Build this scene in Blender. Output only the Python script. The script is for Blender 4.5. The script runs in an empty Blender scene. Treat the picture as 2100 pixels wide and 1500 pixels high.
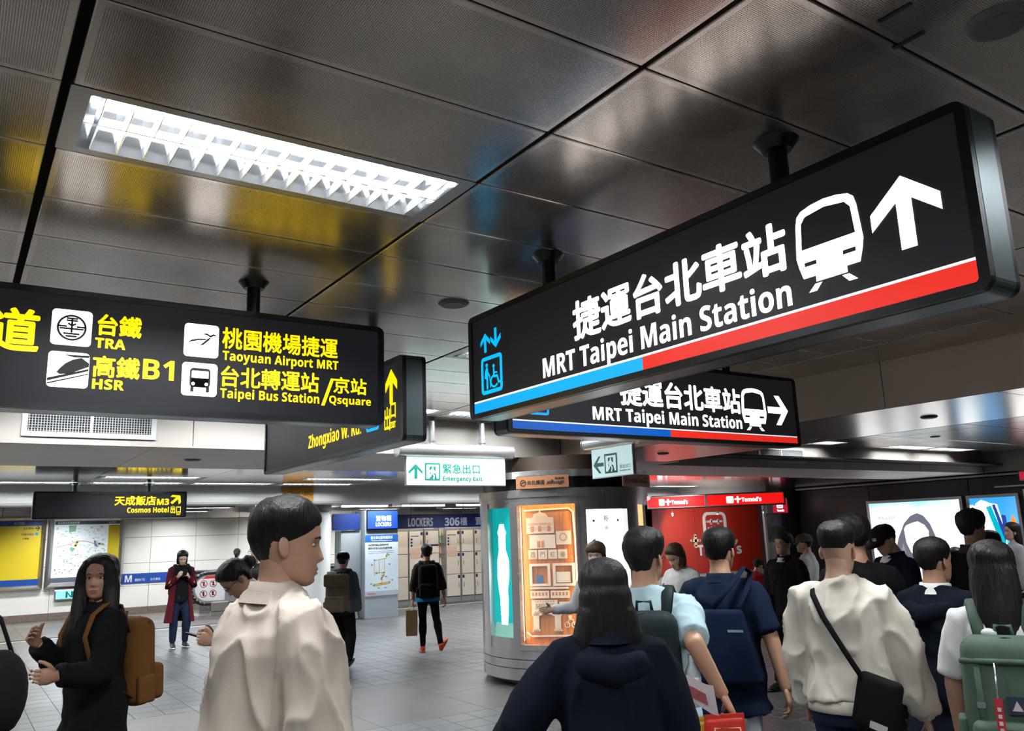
import bpy, bmesh, math, random
from mathutils import Vector, Matrix, Quaternion, noise
SC = bpy.context.scene
COL = SC.collection
random.seed(7)
PI = math.pi

# ------------------------------------------------------------------ camera
# grid axes of the hall: +X along the hall to the right, +Y to the far left, metres; eye height 1.68
cd = bpy.data.cameras.new('camera')
cam = bpy.data.objects.new('camera', cd)
COL.objects.link(cam)
cd.sensor_fit = 'HORIZONTAL'
cd.sensor_width = 36.0
cd.lens = 1679.38 / 2100.0 * 36.0
cd.clip_start = 0.02
cd.clip_end = 200
M = Matrix(((0.82909451, -0.0855415, -0.55252597),
            (-0.55810254, -0.18587367, -0.80868568),
            (-0.03352384, 0.97884301, -0.20184776))).to_4x4()
M.translation = (0, 0, 1.68)
cam.matrix_world = M
SC.camera = cam

# ------------------------------------------------------------------ world, exposure
w = bpy.data.worlds.new('world')
SC.world = w
w.use_nodes = True
w.node_tree.nodes['Background'].inputs[0].default_value = (0.85, 0.92, 1.0, 1)
w.node_tree.nodes['Background'].inputs[1].default_value = 0.04
SC.view_settings.view_transform = 'Standard'
SC.view_settings.look = 'None'
SC.view_settings.gamma = 1.0
SC.view_settings.use_curve_mapping = False
SC.view_settings.exposure = 0.0
SC.cycles.use_denoising = True
SC.cycles.use_adaptive_sampling = True
SC.cycles.adaptive_threshold = 0.15
SC.cycles.adaptive_min_samples = 18
SC.cycles.light_sampling_threshold = 0.03
SC.cycles.max_bounces = 5
SC.cycles.diffuse_bounces = 2
SC.cycles.glossy_bounces = 3
SC.cycles.transmission_bounces = 4
SC.cycles.transparent_max_bounces = 5
SC.cycles.sample_clamp_indirect = 6.0
SC.cycles.caustics_reflective = False
SC.cycles.caustics_refractive = False
LAMP_W = 36.0      # watts of each tube strip (near bays)
TUBE = 12.0        # glow of the tube glass itself
SIGN = 1.0         # emission of backlit lettering (x its own factor)

# ------------------------------------------------------------------ materials
MATS = {}
def mat(name, col=(0.5, 0.5, 0.5), rough=0.5, metal=0.0, emit=None, es=1.0, spec=0.5,
        var=0.0, vscale=8.0, bump=0.0, bscale=60.0, stretch=None, coat=0.0, sheen=0.0, alpha=1.0, trans=0.0, sss=0.0):
    """procedural principled material: noise colour variation + noise bump in object space"""
    if name in MATS:
        return MATS[name]
    m = bpy.data.materials.new(name)
    m.use_nodes = True
    nt = m.node_tree
    b = nt.nodes['Principled BSDF']
    b.inputs['Base Color'].default_value = (*col, 1)
    b.inputs['Roughness'].default_value = rough
    b.inputs['Metallic'].default_value = metal
    b.inputs['Specular IOR Level'].default_value = spec
    if coat: b.inputs['Coat Weight'].default_value = coat
    if sheen: b.inputs['Sheen Weight'].default_value = sheen
    if trans: b.inputs['Transmission Weight'].default_value = trans
    if sss:
        b.inputs['Subsurface Weight'].default_value = sss
        b.inputs['Subsurface Radius'].default_value = (0.012, 0.005, 0.003)
        b.inputs['Subsurface Scale'].default_value = 0.6
    if emit is not None:
        b.inputs['Emission Color'].default_value = (*emit, 1)
        b.inputs['Emission Strength'].default_value = es
    if alpha < 1: b.inputs['Alpha'].default_value = alpha
    L = nt.links
    tc = None
    if var or bump:
        tc = nt.nodes.new('ShaderNodeTexCoord')
        mp = nt.nodes.new('ShaderNodeMapping')
        if stretch: mp.inputs['Scale'].default_value = stretch
        L.new(tc.outputs['Object'], mp.inputs['Vector'])
    if var:
        n = nt.nodes.new('ShaderNodeTexNoise')
        n.inputs['Scale'].default_value = vscale
        n.inputs['Detail'].default_value = 4
        L.new(mp.outputs[0], n.inputs['Vector'])
        r = nt.nodes.new('ShaderNodeMapRange')
        r.inputs['From Min'].default_value = 0.25
        r.inputs['From Max'].default_value = 0.75
        r.inputs['To Min'].default_value = 1 - var
        r.inputs['To Max'].default_value = 1 + var
        L.new(n.outputs['Fac'], r.inputs['Value'])
        mx = nt.nodes.new('ShaderNodeMix')
        mx.data_type = 'RGBA'; mx.blend_type = 'MULTIPLY'
        mx.inputs[0].default_value = 1
        mx.inputs[6].default_value = (*col, 1)
        cb = nt.nodes.new('ShaderNodeCombineColor')
        for i in range(3): L.new(r.outputs[0], cb.inputs[i])
        L.new(cb.outputs[0], mx.inputs[7])
        L.new(mx.outputs[2], b.inputs['Base Color'])
    if bump:
        n2 = nt.nodes.new('ShaderNodeTexNoise')
        n2.inputs['Scale'].default_value = bscale
        n2.inputs['Detail'].default_value = 3
        L.new(mp.outputs[0], n2.inputs['Vector'])
        bp = nt.nodes.new('ShaderNodeBump')
        bp.inputs['Strength'].default_value = bump
        bp.inputs['Distance'].default_value = 0.01
        L.new(n2.outputs['Fac'], bp.inputs['Height'])
        L.new(bp.outputs[0], b.inputs['Normal'])
    MATS[name] = m
    return m

def glow(name, col, s, base=None):
    return mat(name, base or tuple(min(1, c * .6) for c in col), 0.5, emit=col, es=s * SIGN)

# ------------------------------------------------------------------ object helpers
def link(o, parent=None):
    COL.objects.link(o)
    if parent is not None: o.parent = parent
    return o
def obj(name, me, m=None, parent=None, loc=(0, 0, 0), rot=(0, 0, 0)):
    if isinstance(me, bmesh.types.BMesh):
        bm = me
        me = bpy.data.meshes.new(name)
        bm.to_mesh(me); bm.free()
    o = bpy.data.objects.new(name, me)
    if m is not None:
        ms = m if isinstance(m, (list, tuple)) else [m]
        if not me.materials:
            for x in ms: me.materials.append(x)
    o.location = loc; o.rotation_euler = rot
    return link(o, parent)
def empty(name, loc=(0, 0, 0), rotz=0.0):
    o = bpy.data.objects.new(name, None)
    o.empty_display_size = 0.1
    o.location = loc; o.rotation_euler = (0, 0, rotz)
    return link(o)
def tag(o, label=None, cat=None, group=None, kind=None):
    if label: o['label'] = label
    if cat: o['category'] = cat
    if group: o['group'] = group
    if kind: o['kind'] = kind
    return o
def thing(name, label, cat, loc=(0, 0, 0), rotz=0.0, group=None):
    return tag(empty(name, loc, rotz), label, cat, group)
def copy_tree(o, parent=None):
    c = o.copy(); COL.objects.link(c)
    if parent is not None: c.parent = parent
    for ch in list(o.children): copy_tree(ch, c)
    return c
def smooth(o, angle=None):
    me = o.data
    for p in me.polygons: p.use_smooth = True
    if angle is not None:
        try: me.set_sharp_from_angle(angle=math.radians(angle))
        except Exception: pass
    return o

# ------------------------------------------------------------------ mesh helpers
def box(x0, x1, y0, y1, z0, z1, bm=None, bev=0.0, seg=1, mi=0):
    own = bmesh.new()
    bmesh.ops.create_cube(own, size=1)
    for v in own.verts:
        v.co = Vector(((x0 + x1) / 2 + v.co.x * (x1 - x0), (y0 + y1) / 2 + v.co.y * (y1 - y0), (z0 + z1) / 2 + v.co.z * (z1 - z0)))
    if bev:
        bmesh.ops.bevel(own, geom=own.edges[:], offset=bev, segments=seg, affect='EDGES', profile=0.5)
    return merge(own, bm, mi)
def merge(own, bm=None, mi=0):
    for f in own.faces: f.material_index = mi
    if bm is None: return own
    me = bpy.data.meshes.new('tmp'); own.to_mesh(me); own.free()
    bm.from_mesh(me); bpy.data.meshes.remove(me)
    return bm
def cyl(p0, p1, r0, r1=None, n=16, bm=None, cap=True, mi=0):
    p0 = Vector(p0); p1 = Vector(p1)
    r1 = r0 if r1 is None else r1
    ax = (p1 - p0); q = ax.to_track_quat('Z', 'Y')
    own = bmesh.new()
    a = []; b = []
    for i in range(n):
        t = 2 * PI * i / n
        d = q @ Vector((math.cos(t), math.sin(t), 0))
        a.append(own.verts.new(p0 + d * r0)); b.append(own.verts.new(p1 + d * r1))
    for i in range(n):
        j = (i + 1) % n
        own.faces.new((a[i], a[j], b[j], b[i]))
    if cap:
        own.faces.new(a[::-1]); own.faces.new(b)
    return merge(own, bm, mi)
def prism(pts, depth, bm=None, hole=None, mi=0):
    """flat polygon in the XY plane extruded along -Z..0 (front at z=0 top = depth)"""
    own = bmesh.new()
    bot = [own.verts.new((p[0], p[1], 0)) for p in pts]
    top = [own.verts.new((p[0], p[1], depth)) for p in pts]
    n = len(pts)
    for i in range(n):
        j = (i + 1) % n
        own.faces.new((bot[i], bot[j], top[j], top[i]))
    own.faces.new(top)
    own.faces.new(bot[::-1])
    bmesh.ops.recalc_face_normals(own, faces=own.faces[:])
    return merge(own, bm, mi)
def rrect(x0, x1, y0, y1, r, n=5):
    p = []
    for cx, cy, a in ((x1 - r, y1 - r, 0), (x0 + r, y1 - r, 90), (x0 + r, y0 + r, 180), (x1 - r, y0 + r, 270)):
        for i in range(n + 1):
            t = math.radians(a + 90 * i / n)
            p.append((cx + r * math.cos(t), cy + r * math.sin(t)))
    return p
def ring_prism(outer, inner, depth, bm=None, mi=0):
    """frame between two outlines with the same number of points"""
    own = bmesh.new()
    n = len(outer)
    V = [[own.verts.new((p[0], p[1], z)) for p in ln] for ln in (outer, inner) for z in (0, depth)]
    ob, ot, ib, it = V
    for i in range(n):
        j = (i + 1) % n
        own.faces.new((ob[i], ob[j], ot[j], ot[i]))
        own.faces.new((ib[j], ib[i], it[i], it[j]))
        own.faces.new((ot[i], ot[j], it[j], it[i]))
        own.faces.new((ob[j], ob[i], ib[i], ib[j]))
    bmesh.ops.recalc_face_normals(own, faces=own.faces[:])
    return merge(own, bm, mi)
def disc_pts(cx, cy, r, n=24, a0=0, a1=360):
    full = abs(a1 - a0) >= 360
    k = n if full else n + 1
    return [(cx + r * math.cos(math.radians(a0 + (a1 - a0) * i / n)), cy + r * math.sin(math.radians(a0 + (a1 - a0) * i / n))) for i in range(k)]
def stroke(pts, w, depth, bm=None, closed=False, mi=0, caps=True):
    """polyline with width as flat strips with round joints"""
    bm = bm if bm is not None else bmesh.new()
    n = len(pts)
    for i in range(n if closed else n - 1):
        a = Vector((*pts[i], 0)); b = Vector((*pts[(i + 1) % n], 0))
        d = (b - a)
        if d.length < 1e-6: continue
        d.normalize(); s = Vector((-d.y, d.x, 0)) * w / 2
        prism([(a + s)[:2], (a - s)[:2], (b - s)[:2], (b + s)[:2]], depth, bm, mi=mi)
    if caps:
        for p in pts: prism(disc_pts(p[0], p[1], w / 2, 10), depth, bm, mi=mi)
    return bm

# ------------------------------------------------------------------ a small side scene where modifiers and text are turned into meshes
WORK = bpy.data.scenes.new('work')
def bake(o):
    WORK.collection.objects.link(o)
    with bpy.context.temp_override(scene=WORK, view_layer=WORK.view_layers[0]):
        dg = bpy.context.evaluated_depsgraph_get()
    me = bpy.data.meshes.new_from_object(o.evaluated_get(dg))
    bpy.data.objects.remove(o)
    return me
# ------------------------------------------------------------------ lettering
TXT = {}
CAPH = 0.714
def sans(s, up=0x1D5D4, lo=0x1D5EE, dg=0x1D7EC):
    return ''.join(chr(up + ord(c) - 65) if 'A' <= c <= 'Z' else chr(lo + ord(c) - 97) if 'a' <= c <= 'z' else chr(dg + ord(c) - 48) if '0' <= c <= '9' else c for c in s)
def thin(s): return sans(s, 0x1D5A0, 0x1D5BA, 0x1D7E2)
def serif(s): return sans(s, 0x1D400, 0x1D41A, 0x1D7CE)
def serif_it(s): return sans(s, 0x1D468, 0x1D482, 0x1D7CE)

def text_mesh(body):
    """unit size text (font size 1) converted to a mesh, cached"""
    key = body
    if key in TXT: return TXT[key]
    cu = bpy.data.curves.new('txt', 'FONT')
    cu.body = body
    cu.size = 1.0
    cu.resolution_u = 3
    cu.fill_mode = 'FRONT'
    o = bpy.data.objects.new('txt', cu)
    me = bake(o); bpy.data.curves.remove(cu)
    TXT[key] = me
    return me
class Face:
    """a flat face in the scene: origin o, u to the reader's right, v up, n towards the reader"""
    def __init__(s, o, u, v=(0, 0, 1)):
        s.o = Vector(o); s.u = Vector(u).normalized(); s.v = Vector(v).normalized(); s.n = s.u.cross(s.v)
        s.m = Matrix((s.u, s.v, s.n)).transposed().to_4x4(); s.m.translation = s.o
    def put(s, name, bm, m, parent, off=0.0, piv=None):
        """bm given in (u, v, n) coordinates -> object in parent space"""
        if not isinstance(bm, bmesh.types.BMesh):
            b2 = bmesh.new(); b2.from_mesh(bm); bm = b2
        T = s.m @ Matrix.Translation((0, 0, off))
        bm.transform(T)
        if parent is not None: bm.transform(parent.matrix_basis.inverted())
        return obj(name, bm, m, parent)
    def text(s, body, u0, u1, v0, v1, m, parent, off=0.001, bold=0.02, cap=False, name='lettering', depth=0.0015):
        me = text_mesh(body)
        bm = bmesh.new(); bm.from_mesh(me)
        if bold:                                        # heavier strokes: the outline repeated on a small circle
            for k in range(8):
                a = 2 * PI * k / 8
                n0 = len(bm.verts)
                bm.from_mesh(me)
                bm.verts.ensure_lookup_table()
                for v in bm.verts[n0:]:
                    v.co.x += bold * math.cos(a); v.co.y += bold * math.sin(a); v.co.z = 0.0001 * (k + 1)
        xs = [v.co.x for v in bm.verts]; ys = [v.co.y for v in bm.verts]
        if not xs:
            bm.free(); return None
        x0, x1, y0, y1 = min(xs), max(xs), min(ys), max(ys)
        if cap: y0, y1 = -bold, CAPH + bold
        for v in bm.verts:
            v.co.x = u0 + (v.co.x - x0) / (x1 - x0) * (u1 - u0)
            v.co.y = v0 + (v.co.y - y0) / (y1 - y0) * (v1 - v0)
        return s.put(name, bm, m, parent, off)
# ================================================================== STRUCTURE
HC = 2.98      # raised ceiling
HS = 2.59      # beam soffits
def nodes(m): return m.node_tree.nodes, m.node_tree.links, m.node_tree.nodes['Principled BSDF']

def perforated(name, col, pitch=0.0062, lx=1.345, ly=0.446, margin=0.022):
    """perforated sheet: a grid of punched holes inside a plain margin, object space"""
    m = mat(name, col, 0.24, 0.78)
    N, L, b = nodes(m)
    tc = N.new('ShaderNodeTexCoord'); sp = N.new('ShaderNodeSeparateXYZ')
    L.new(tc.outputs['Object'], sp.inputs[0])
    def mth(op, a, bb=None, c=None):
        n = N.new('ShaderNodeMath'); n.operation = op
        for i, v in enumerate((a, bb, c)):
            if v is None: continue
            if isinstance(v, (int, float)): n.inputs[i].default_value = v
            else: L.new(v, n.inputs[i])
        return n.outputs[0]
    def cell(o): return mth('SUBTRACT', mth('FRACT', mth('DIVIDE', o, pitch)), 0.5)
    fx, fy = cell(sp.outputs[0]), cell(sp.outputs[1])
    d2 = mth('ADD', mth('MULTIPLY', fx, fx), mth('MULTIPLY', fy, fy))
    hole = mth('LESS_THAN', d2, 0.085)
    inx = mth('LESS_THAN', mth('ABSOLUTE', sp.outputs[0]), lx / 2 - margin)
    iny = mth('LESS_THAN', mth('ABSOLUTE', sp.outputs[1]), ly / 2 - margin)
    hole = mth('MULTIPLY', hole, mth('MULTIPLY', inx, iny))
    # dusty, uneven sheet
    oi = N.new('ShaderNodeObjectInfo')
    ad = N.new('ShaderNodeVectorMath'); ad.operation = 'ADD'
    L.new(tc.outputs['Object'], ad.inputs[0]); L.new(oi.outputs['Location'], ad.inputs[1])
    nz = N.new('ShaderNodeTexNoise'); nz.inputs['Scale'].default_value = 2.6; nz.inputs['Detail'].default_value = 5
    L.new(ad.outputs[0], nz.inputs['Vector'])
    r = N.new('ShaderNodeMapRange'); L.new(nz.outputs['Fac'], r.inputs[0])
    r.inputs[1].default_value = .3; r.inputs[2].default_value = .7; r.inputs[3].default_value = .78; r.inputs[4].default_value = 1.18
    k = mth('MULTIPLY', r.outputs[0], mth('SUBTRACT', 1.0, mth('MULTIPLY', hole, 0.86)))
    cb = N.new('ShaderNodeCombineColor')
    for i in range(3): L.new(mth('MULTIPLY', k, col[i]), cb.inputs[i])
    L.new(cb.outputs[0], b.inputs['Base Color'])
    r2 = N.new('ShaderNodeMapRange'); L.new(nz.outputs['Fac'], r2.inputs[0])
    r2.inputs[1].default_value = .3; r2.inputs[2].default_value = .7; r2.inputs[3].default_value = .20; r2.inputs[4].default_value = .262
    L.new(r2.outputs[0], b.inputs['Roughness'])
    bp = N.new('ShaderNodeBump'); bp.inputs['Strength'].default_value = 0.12; bp.inputs['Distance'].default_value = 0.02
    n3 = N.new('ShaderNodeTexNoise'); n3.inputs['Scale'].default_value = 1.6; n3.inputs['Detail'].default_value = 1
    L.new(ad.outputs[0], n3.inputs['Vector'])
    L.new(n3.outputs['Fac'], bp.inputs['Height']); L.new(bp.outputs[0], b.inputs['Normal'])
    return m
M_CEIL = perforated('perforated_sheet', (0.50, 0.43, 0.375))
M_BLACK = mat('dark_gap', (0.012, 0.011, 0.011), 0.8)
M_SOFFIT = mat('polished_soffit', (0.78, 0.73, 0.71), 0.11, 0.94, bump=0.05, bscale=1.0, stretch=(0.35, 5.0, 1))
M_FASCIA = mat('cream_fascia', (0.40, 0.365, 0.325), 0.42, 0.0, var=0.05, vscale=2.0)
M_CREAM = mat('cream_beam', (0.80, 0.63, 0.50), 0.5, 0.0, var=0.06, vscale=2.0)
M_WALLP = mat('white_wall_panel', (0.74, 0.72, 0.66), 0.3, 0.0, var=0.03, vscale=1.5)
M_DARKW = mat('charcoal_wall', (0.018, 0.017, 0.019), 0.35)
M_STEEL = mat('brushed_steel', (0.55, 0.53, 0.52), 0.28, 1.0, bump=0.04, bscale=80, stretch=(1, 1, 40))
M_SKIRT = mat('brown_stone', (0.16, 0.12, 0.10), 0.4, var=0.35, vscale=40)

# ---- floor: grout bed, square granite tiles, a band of terrazzo slabs
def granite(name, col, island, rough=0.37):
    m = mat(name, col, rough)
    N, L, b = nodes(m)
    tc = N.new('ShaderNodeTexCoord'); g = N.new('ShaderNodeNewGeometry')
    nz = N.new('ShaderNodeTexNoise'); nz.inputs['Scale'].default_value = 160; nz.inputs['Detail'].default_value = 3
    L.new(g.outputs['Position'], nz.inputs['Vector'])
    n2 = N.new('ShaderNodeTexNoise'); n2.inputs['Scale'].default_value = 1.1; n2.inputs['Detail'].default_value = 4
    L.new(g.outputs['Position'], n2.inputs['Vector'])
    def rng(s, a, c, lo=.25, hi=.75):
        r = N.new('ShaderNodeMapRange'); L.new(s, r.inputs[0])
        r.inputs[1].default_value = lo; r.inputs[2].default_value = hi; r.inputs[3].default_value = a; r.inputs[4].default_value = c
        return r.outputs[0]
    def mul(a, c):
        n = N.new('ShaderNodeMath'); n.operation = 'MULTIPLY'
        L.new(a, n.inputs[0])
        if isinstance(c, float): n.inputs[1].default_value = c
        else: L.new(c, n.inputs[1])
        return n.outputs[0]
    if island: rnd = g.outputs['Random Per Island']
    else: rnd = N.new('ShaderNodeObjectInfo').outputs['Random']
    k = mul(mul(rng(nz.outputs['Fac'], .72, 1.28), rng(n2.outputs['Fac'], .86, 1.12)), rng(rnd, .9, 1.1, 0, 1))
    cb = N.new('ShaderNodeCombineColor')
    for i in range(3): L.new(mul(k, col[i]), cb.inputs[i])
    L.new(cb.outputs[0], b.inputs['Base Color'])
    L.new(rng(n2.outputs['Fac'], rough - .07, rough + .1), b.inputs['Roughness'])
    return m
TILE = 0.287
M_TILE = granite('grey_granite_tile', (0.088, 0.092, 0.096), False)
M_TILES = granite('grey_granite_tiles', (0.088, 0.092, 0.096), True)
M_SLAB = granite('brown_terrazzo', (0.076, 0.069, 0.063), False, 0.4)
M_GROUT = mat('grout', (0.016, 0.016, 0.016), 0.8)
FX0, FX1, FY0, FY1 = -7.0, 21.0, -5.0, 26.5
floor = tag(obj('floor', box(FX0, FX1, FY0, FY1, -0.06, -0.004), M_GROUT), 'grey granite tiled concourse floor', kind='structure')
def tile_mesh(w, d, name):
    me = bpy.data.meshes.new(name)
    bm = box(-w / 2, w / 2, -d / 2, d / 2, -0.012, 0.0, bev=0.0012)
    bm.to_mesh(me); bm.free()
    return me
tme = tile_mesh(TILE - 0.006, TILE - 0.006, 'tile'); tme.materials.append(M_TILE)
MI = M.inverted()
def in_view(x, y, z=0.0, pad=1.04):
    c = MI @ Vector((x, y, z))
    if c.z > -0.4: return False
    return abs(c.x / -c.z) < 0.6252 * pad and abs(c.y / -c.z) < 0.4466 * pad
cells = []
y = 7.29
ys = []
while y > FY0 + TILE: y -= TILE; ys.append(y)
y = 9.36
while y < 18.9 - TILE: ys.append(y); y += TILE
i0 = int((FX0 - 4.57) / TILE) + 1
i1 = int((FX1 - 4.57) / TILE) - 1
for yy in ys:
    for i in range(i0, i1): cells.append((4.57 + (i + .5) * TILE, yy + TILE / 2))
vis = sorted([c for c in cells if in_view(*c)], key=lambda c: c[0] ** 2 + c[1] ** 2)[:300]
vs = set(vis)
for c in vis:
    o = bpy.data.objects.new('tile', tme); o.location = (c[0], c[1], 0); link(o, floor)
V = []; F = []
for c in cells:
    if c in vs: continue
    h = (TILE - .006) / 2; n = len(V)
    for z in (-0.012, 0.0):
        V += [(c[0] - h, c[1] - h, z), (c[0] + h, c[1] - h, z), (c[0] + h, c[1] + h, z), (c[0] - h, c[1] + h, z)]
    F += [(n + 4, n + 5, n + 6, n + 7)] + [(n + k, n + (k + 1) % 4, n + 4 + (k + 1) % 4, n + 4 + k) for k in range(4)]
me = bpy.data.meshes.new('floor_tiles'); me.from_pydata(V, [], F); me.materials.append(M_TILES)
tag(obj('floor_tiles', me, None, floor), kind='stuff')
sw, sd = TILE * 4, 1.035
sme = tile_mesh(sw - .005, sd - .005, 'terrazzo_slab'); sme.materials.append(M_SLAB)
for i in range(-9, 13):
    for j in range(2):
        x = 4.57 + (i + .5) * sw
        o = bpy.data.objects.new('terrazzo_slab', sme); o.location = (x, 7.29 + (j + .5) * sd, 0); link(o, floor)
# stone margin beyond the bright threshold strip
sme2 = tile_mesh(1.195, 1.195, 'stone_slab'); sme2.materials.append(M_SLAB)
for i in range(22):
    for j in range(6):
        o = bpy.data.objects.new('stone_slab', sme2); o.location = (FX0 + .6 + i * 1.2, 19.0 + (j + .5) * 1.2, 0); link(o, floor)
obj('threshold_strip', box(-6, 20, 18.62, 18.7, -.003, 0.004), mat('strip_metal', (.75, .77, .78), .35, .3), floor)

# ---- raised ceiling bay 1: dark void above, perforated panels
ceil = tag(obj('ceiling', box(-7, 21, -5, 26.5, 3.2, 3.25), M_BLACK), 'perforated metal panel ceiling', kind='structure')
pme = bpy.data.meshes.new('ceiling_panel')
bm = box(-.672, .672, -.2225, .2225, 0, .03, bev=.003); bm.to_mesh(pme); bm.free(); pme.materials.append(M_CEIL)
XC = [0.168 + 1.369 * k for k in range(-4, 4)] + [5.644]
YR = [1.535 + 0.4525 * k for k in range(-11, 14)]
LIGHT1 = {(4, 2), (6, 7), (4, -3), (6, -3), (2, 2), (2, 7), (4, 7), (2, -3), (6, -8), (4, -8)}   # (column, row) cells with a luminaire
LIGHT1.discard((4, 7)); LIGHT1.add((6, 2))  # added cell: unseen light behind the big sign, to brighten the people below
def lit(ci, k): return (ci, k) in LIGHT1 or k == 13
fix_spots = []
for ci in range(8):
    x0 = XC[ci]; cx = x0 + .684
    if ci == 4: cx = .018 + x0 + .672
    for k in range(-11, 14):
        cy = 1.535 + .4525 * k + .226
        if lit(ci, k): fix_spots.append((cx, cy, HC)); continue
        o = bpy.data.objects.new('ceiling_panel', pme); o.location = (cx, cy, HC); link(o, ceil)
# closing strips at the bay edges
obj('edge_strip', box(5.655, 6.28, -5, 8.2, HC, HC + .03, bev=.003), M_CEIL, ceil)
obj('edge_strip', box(-7, 6.28, 7.878, 8.2, HC, HC + .03, bev=.003), M_CEIL, ceil)
obj('void_liner', box(-7, 6.3, -5, 8.2, HC + .09, HC + .11), M_BLACK, ceil)
# ---- raised bay 2 beyond the cross beam
M_CEIL2 = mat('smooth_ceiling_metal', (0.42, 0.40, 0.39), 0.2, 0.9, var=.06, vscale=1)
for i in range(7):
    for j in range(6):
        x0 = 8.18 + i * 1.369; y0 = 8.62 - (j + 1) * 1.36
        x1 = min(x0 + 1.355, 17.6)
        if (i, j) in ((2, 0), (4, 0), (5, 0), (1, 3), (3, 3), (5, 3), (2, 5), (4, 5)):  # far row is seen; the unseen rows are added to light the crowd
            # luminaire cells: panel cut around the fixture
            obj('ceiling_panel', box(x0, x1, y0, y0 + .78, HC, HC + .03, bev=.003), M_CEIL2, ceil)
            obj('ceiling_panel', box(x0, x1, y0 + 1.245, y0 + 1.346, HC, HC + .03, bev=.003), M_CEIL2, ceil)
            fix_spots.append(((x0 + x1) / 2, y0 + 1.0125, HC))
            continue
        obj('ceiling_panel', box(x0, x1, y0, y0 + 1.346, HC, HC + .03, bev=.003), M_CEIL2, ceil)
obj('void_liner', box(8.15, 17.7, .2, 8.65, HC + .09, HC + .11), M_BLACK, ceil)

# ---- soffits (mirror-polished), as panels on the beams
def strip(name, x0, x1, y0, y1, nx, ny, z=HS, m=M_SOFFIT, gap=.006, skip=()):
    dx = (x1 - x0) / nx; dy = (y1 - y0) / ny
    for i in range(nx):
        for j in range(ny):
            obj(name, box(x0 + i * dx + gap / 2, x0 + (i + 1) * dx - gap / 2, y0 + j * dy + gap / 2, y0 + (j + 1) * dy - gap / 2, z, z + .02, bev=.002), m, ceil)
# cross beam along Y between the two bays
M_SOFF2 = mat('satin_soffit', (0.74, 0.69, 0.66), 0.22, 0.92, bump=0.05, bscale=1.0, stretch=(2.0, 0.6, 1))
strip('soffit_panel', 6.30, 8.15, -5, 8.2, 1, 5, m=M_SOFF2)
# far beam along X (Y 8.2 .. 13.8), luminaires let into two rows
M_SOFFM = mat('matt_soffit', (0.90, 0.80, 0.765), 0.5, 0.1, var=.04, vscale=1.5)
for c in range(-5, 13):
    x0 = .168 + 1.369 * c; x1 = x0 + 1.363
    f1 = c in (1, 3, -1, 5)                       # row at Y 11.9
    f2 = -4 <= c <= 9 and c not in (4,)           # row at Y 13.0
    yb = 8.2
    cuts = []
    if f1: cuts.append((11.75, 12.2))
    if f2: cuts.append((12.85, 13.3))
    segs = [(8.2 if x0 < 8.1 else 8.66, 10.4)]; y = 10.4
    for a, b_ in cuts: segs.append((y, a)); y = b_; fix_spots.append(((x0 + x1) / 2, (a + b_) / 2, HS))
    segs.append((y, 13.8))
    for a, b_ in segs:
        obj('soffit_panel', box(x0, x1, a + .003, b_ - .003, HS, HS + .02, bev=.002), M_SOFFM if a < 9 else M_SOFFIT, ceil)
obj('void_liner', box(-7, 21, 8.25, 13.78, HS + .13, HS + .15), M_BLACK, ceil)
obj('void_liner', box(6.32, 8.13, -5, 8.2, HS + .13, HS + .15), M_BLACK, ceil)
# right margin beam in front of the charcoal wall
strip('soffit_panel', 17.62, 21, -5, 8.2, 1, 4, m=M_SOFF2)
# ceiling behind the far lit beam
M_FARC = mat('far_ceiling_metal', (0.5, 0.47, 0.42), 0.16, 0.85, bump=0.05, bscale=1.0, stretch=(0.3, 6, 1))
strip('soffit_panel', -6.7, 20.7, 14.1, 26, 10, 6, z=HS + .06, m=M_FARC)

# ---- fascias: vertical sides of the bays, panel by panel
def fascia(name, label, p0, p1, z0, z1, n, m, th=.03, gap=.006):
    root = tag(empty(name, (p0[0], p0[1], z0)), label, kind='structure')
    a = Vector((p0[0], p0[1], 0)); b_ = Vector((p1[0], p1[1], 0)); d = b_ - a
    ang = math.atan2(d.y, d.x); L = d.length / n
    for i in range(n):
        q = a + d * (i / n)
        o = obj('panel', box(gap / 2, L - gap / 2, 0, th, 0, z1 - z0, bev=.002), m, root)
        o.location = (q.x - p0[0], q.y - p0[1], 0); o.rotation_euler = (0, 0, ang)
    return root
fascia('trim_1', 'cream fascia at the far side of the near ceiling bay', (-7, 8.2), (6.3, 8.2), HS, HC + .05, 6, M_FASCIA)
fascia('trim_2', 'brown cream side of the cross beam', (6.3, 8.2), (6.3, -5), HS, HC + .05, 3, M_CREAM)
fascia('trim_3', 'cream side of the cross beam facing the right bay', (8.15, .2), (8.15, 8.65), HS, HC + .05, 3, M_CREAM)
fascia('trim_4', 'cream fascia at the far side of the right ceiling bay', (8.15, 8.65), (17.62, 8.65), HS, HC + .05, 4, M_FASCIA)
fascia('trim_5', 'cream fascia at the right end of the right ceiling bay', (17.62, 8.65), (17.62, .2), HS, HC + .05, 3, M_FASCIA)
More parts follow.
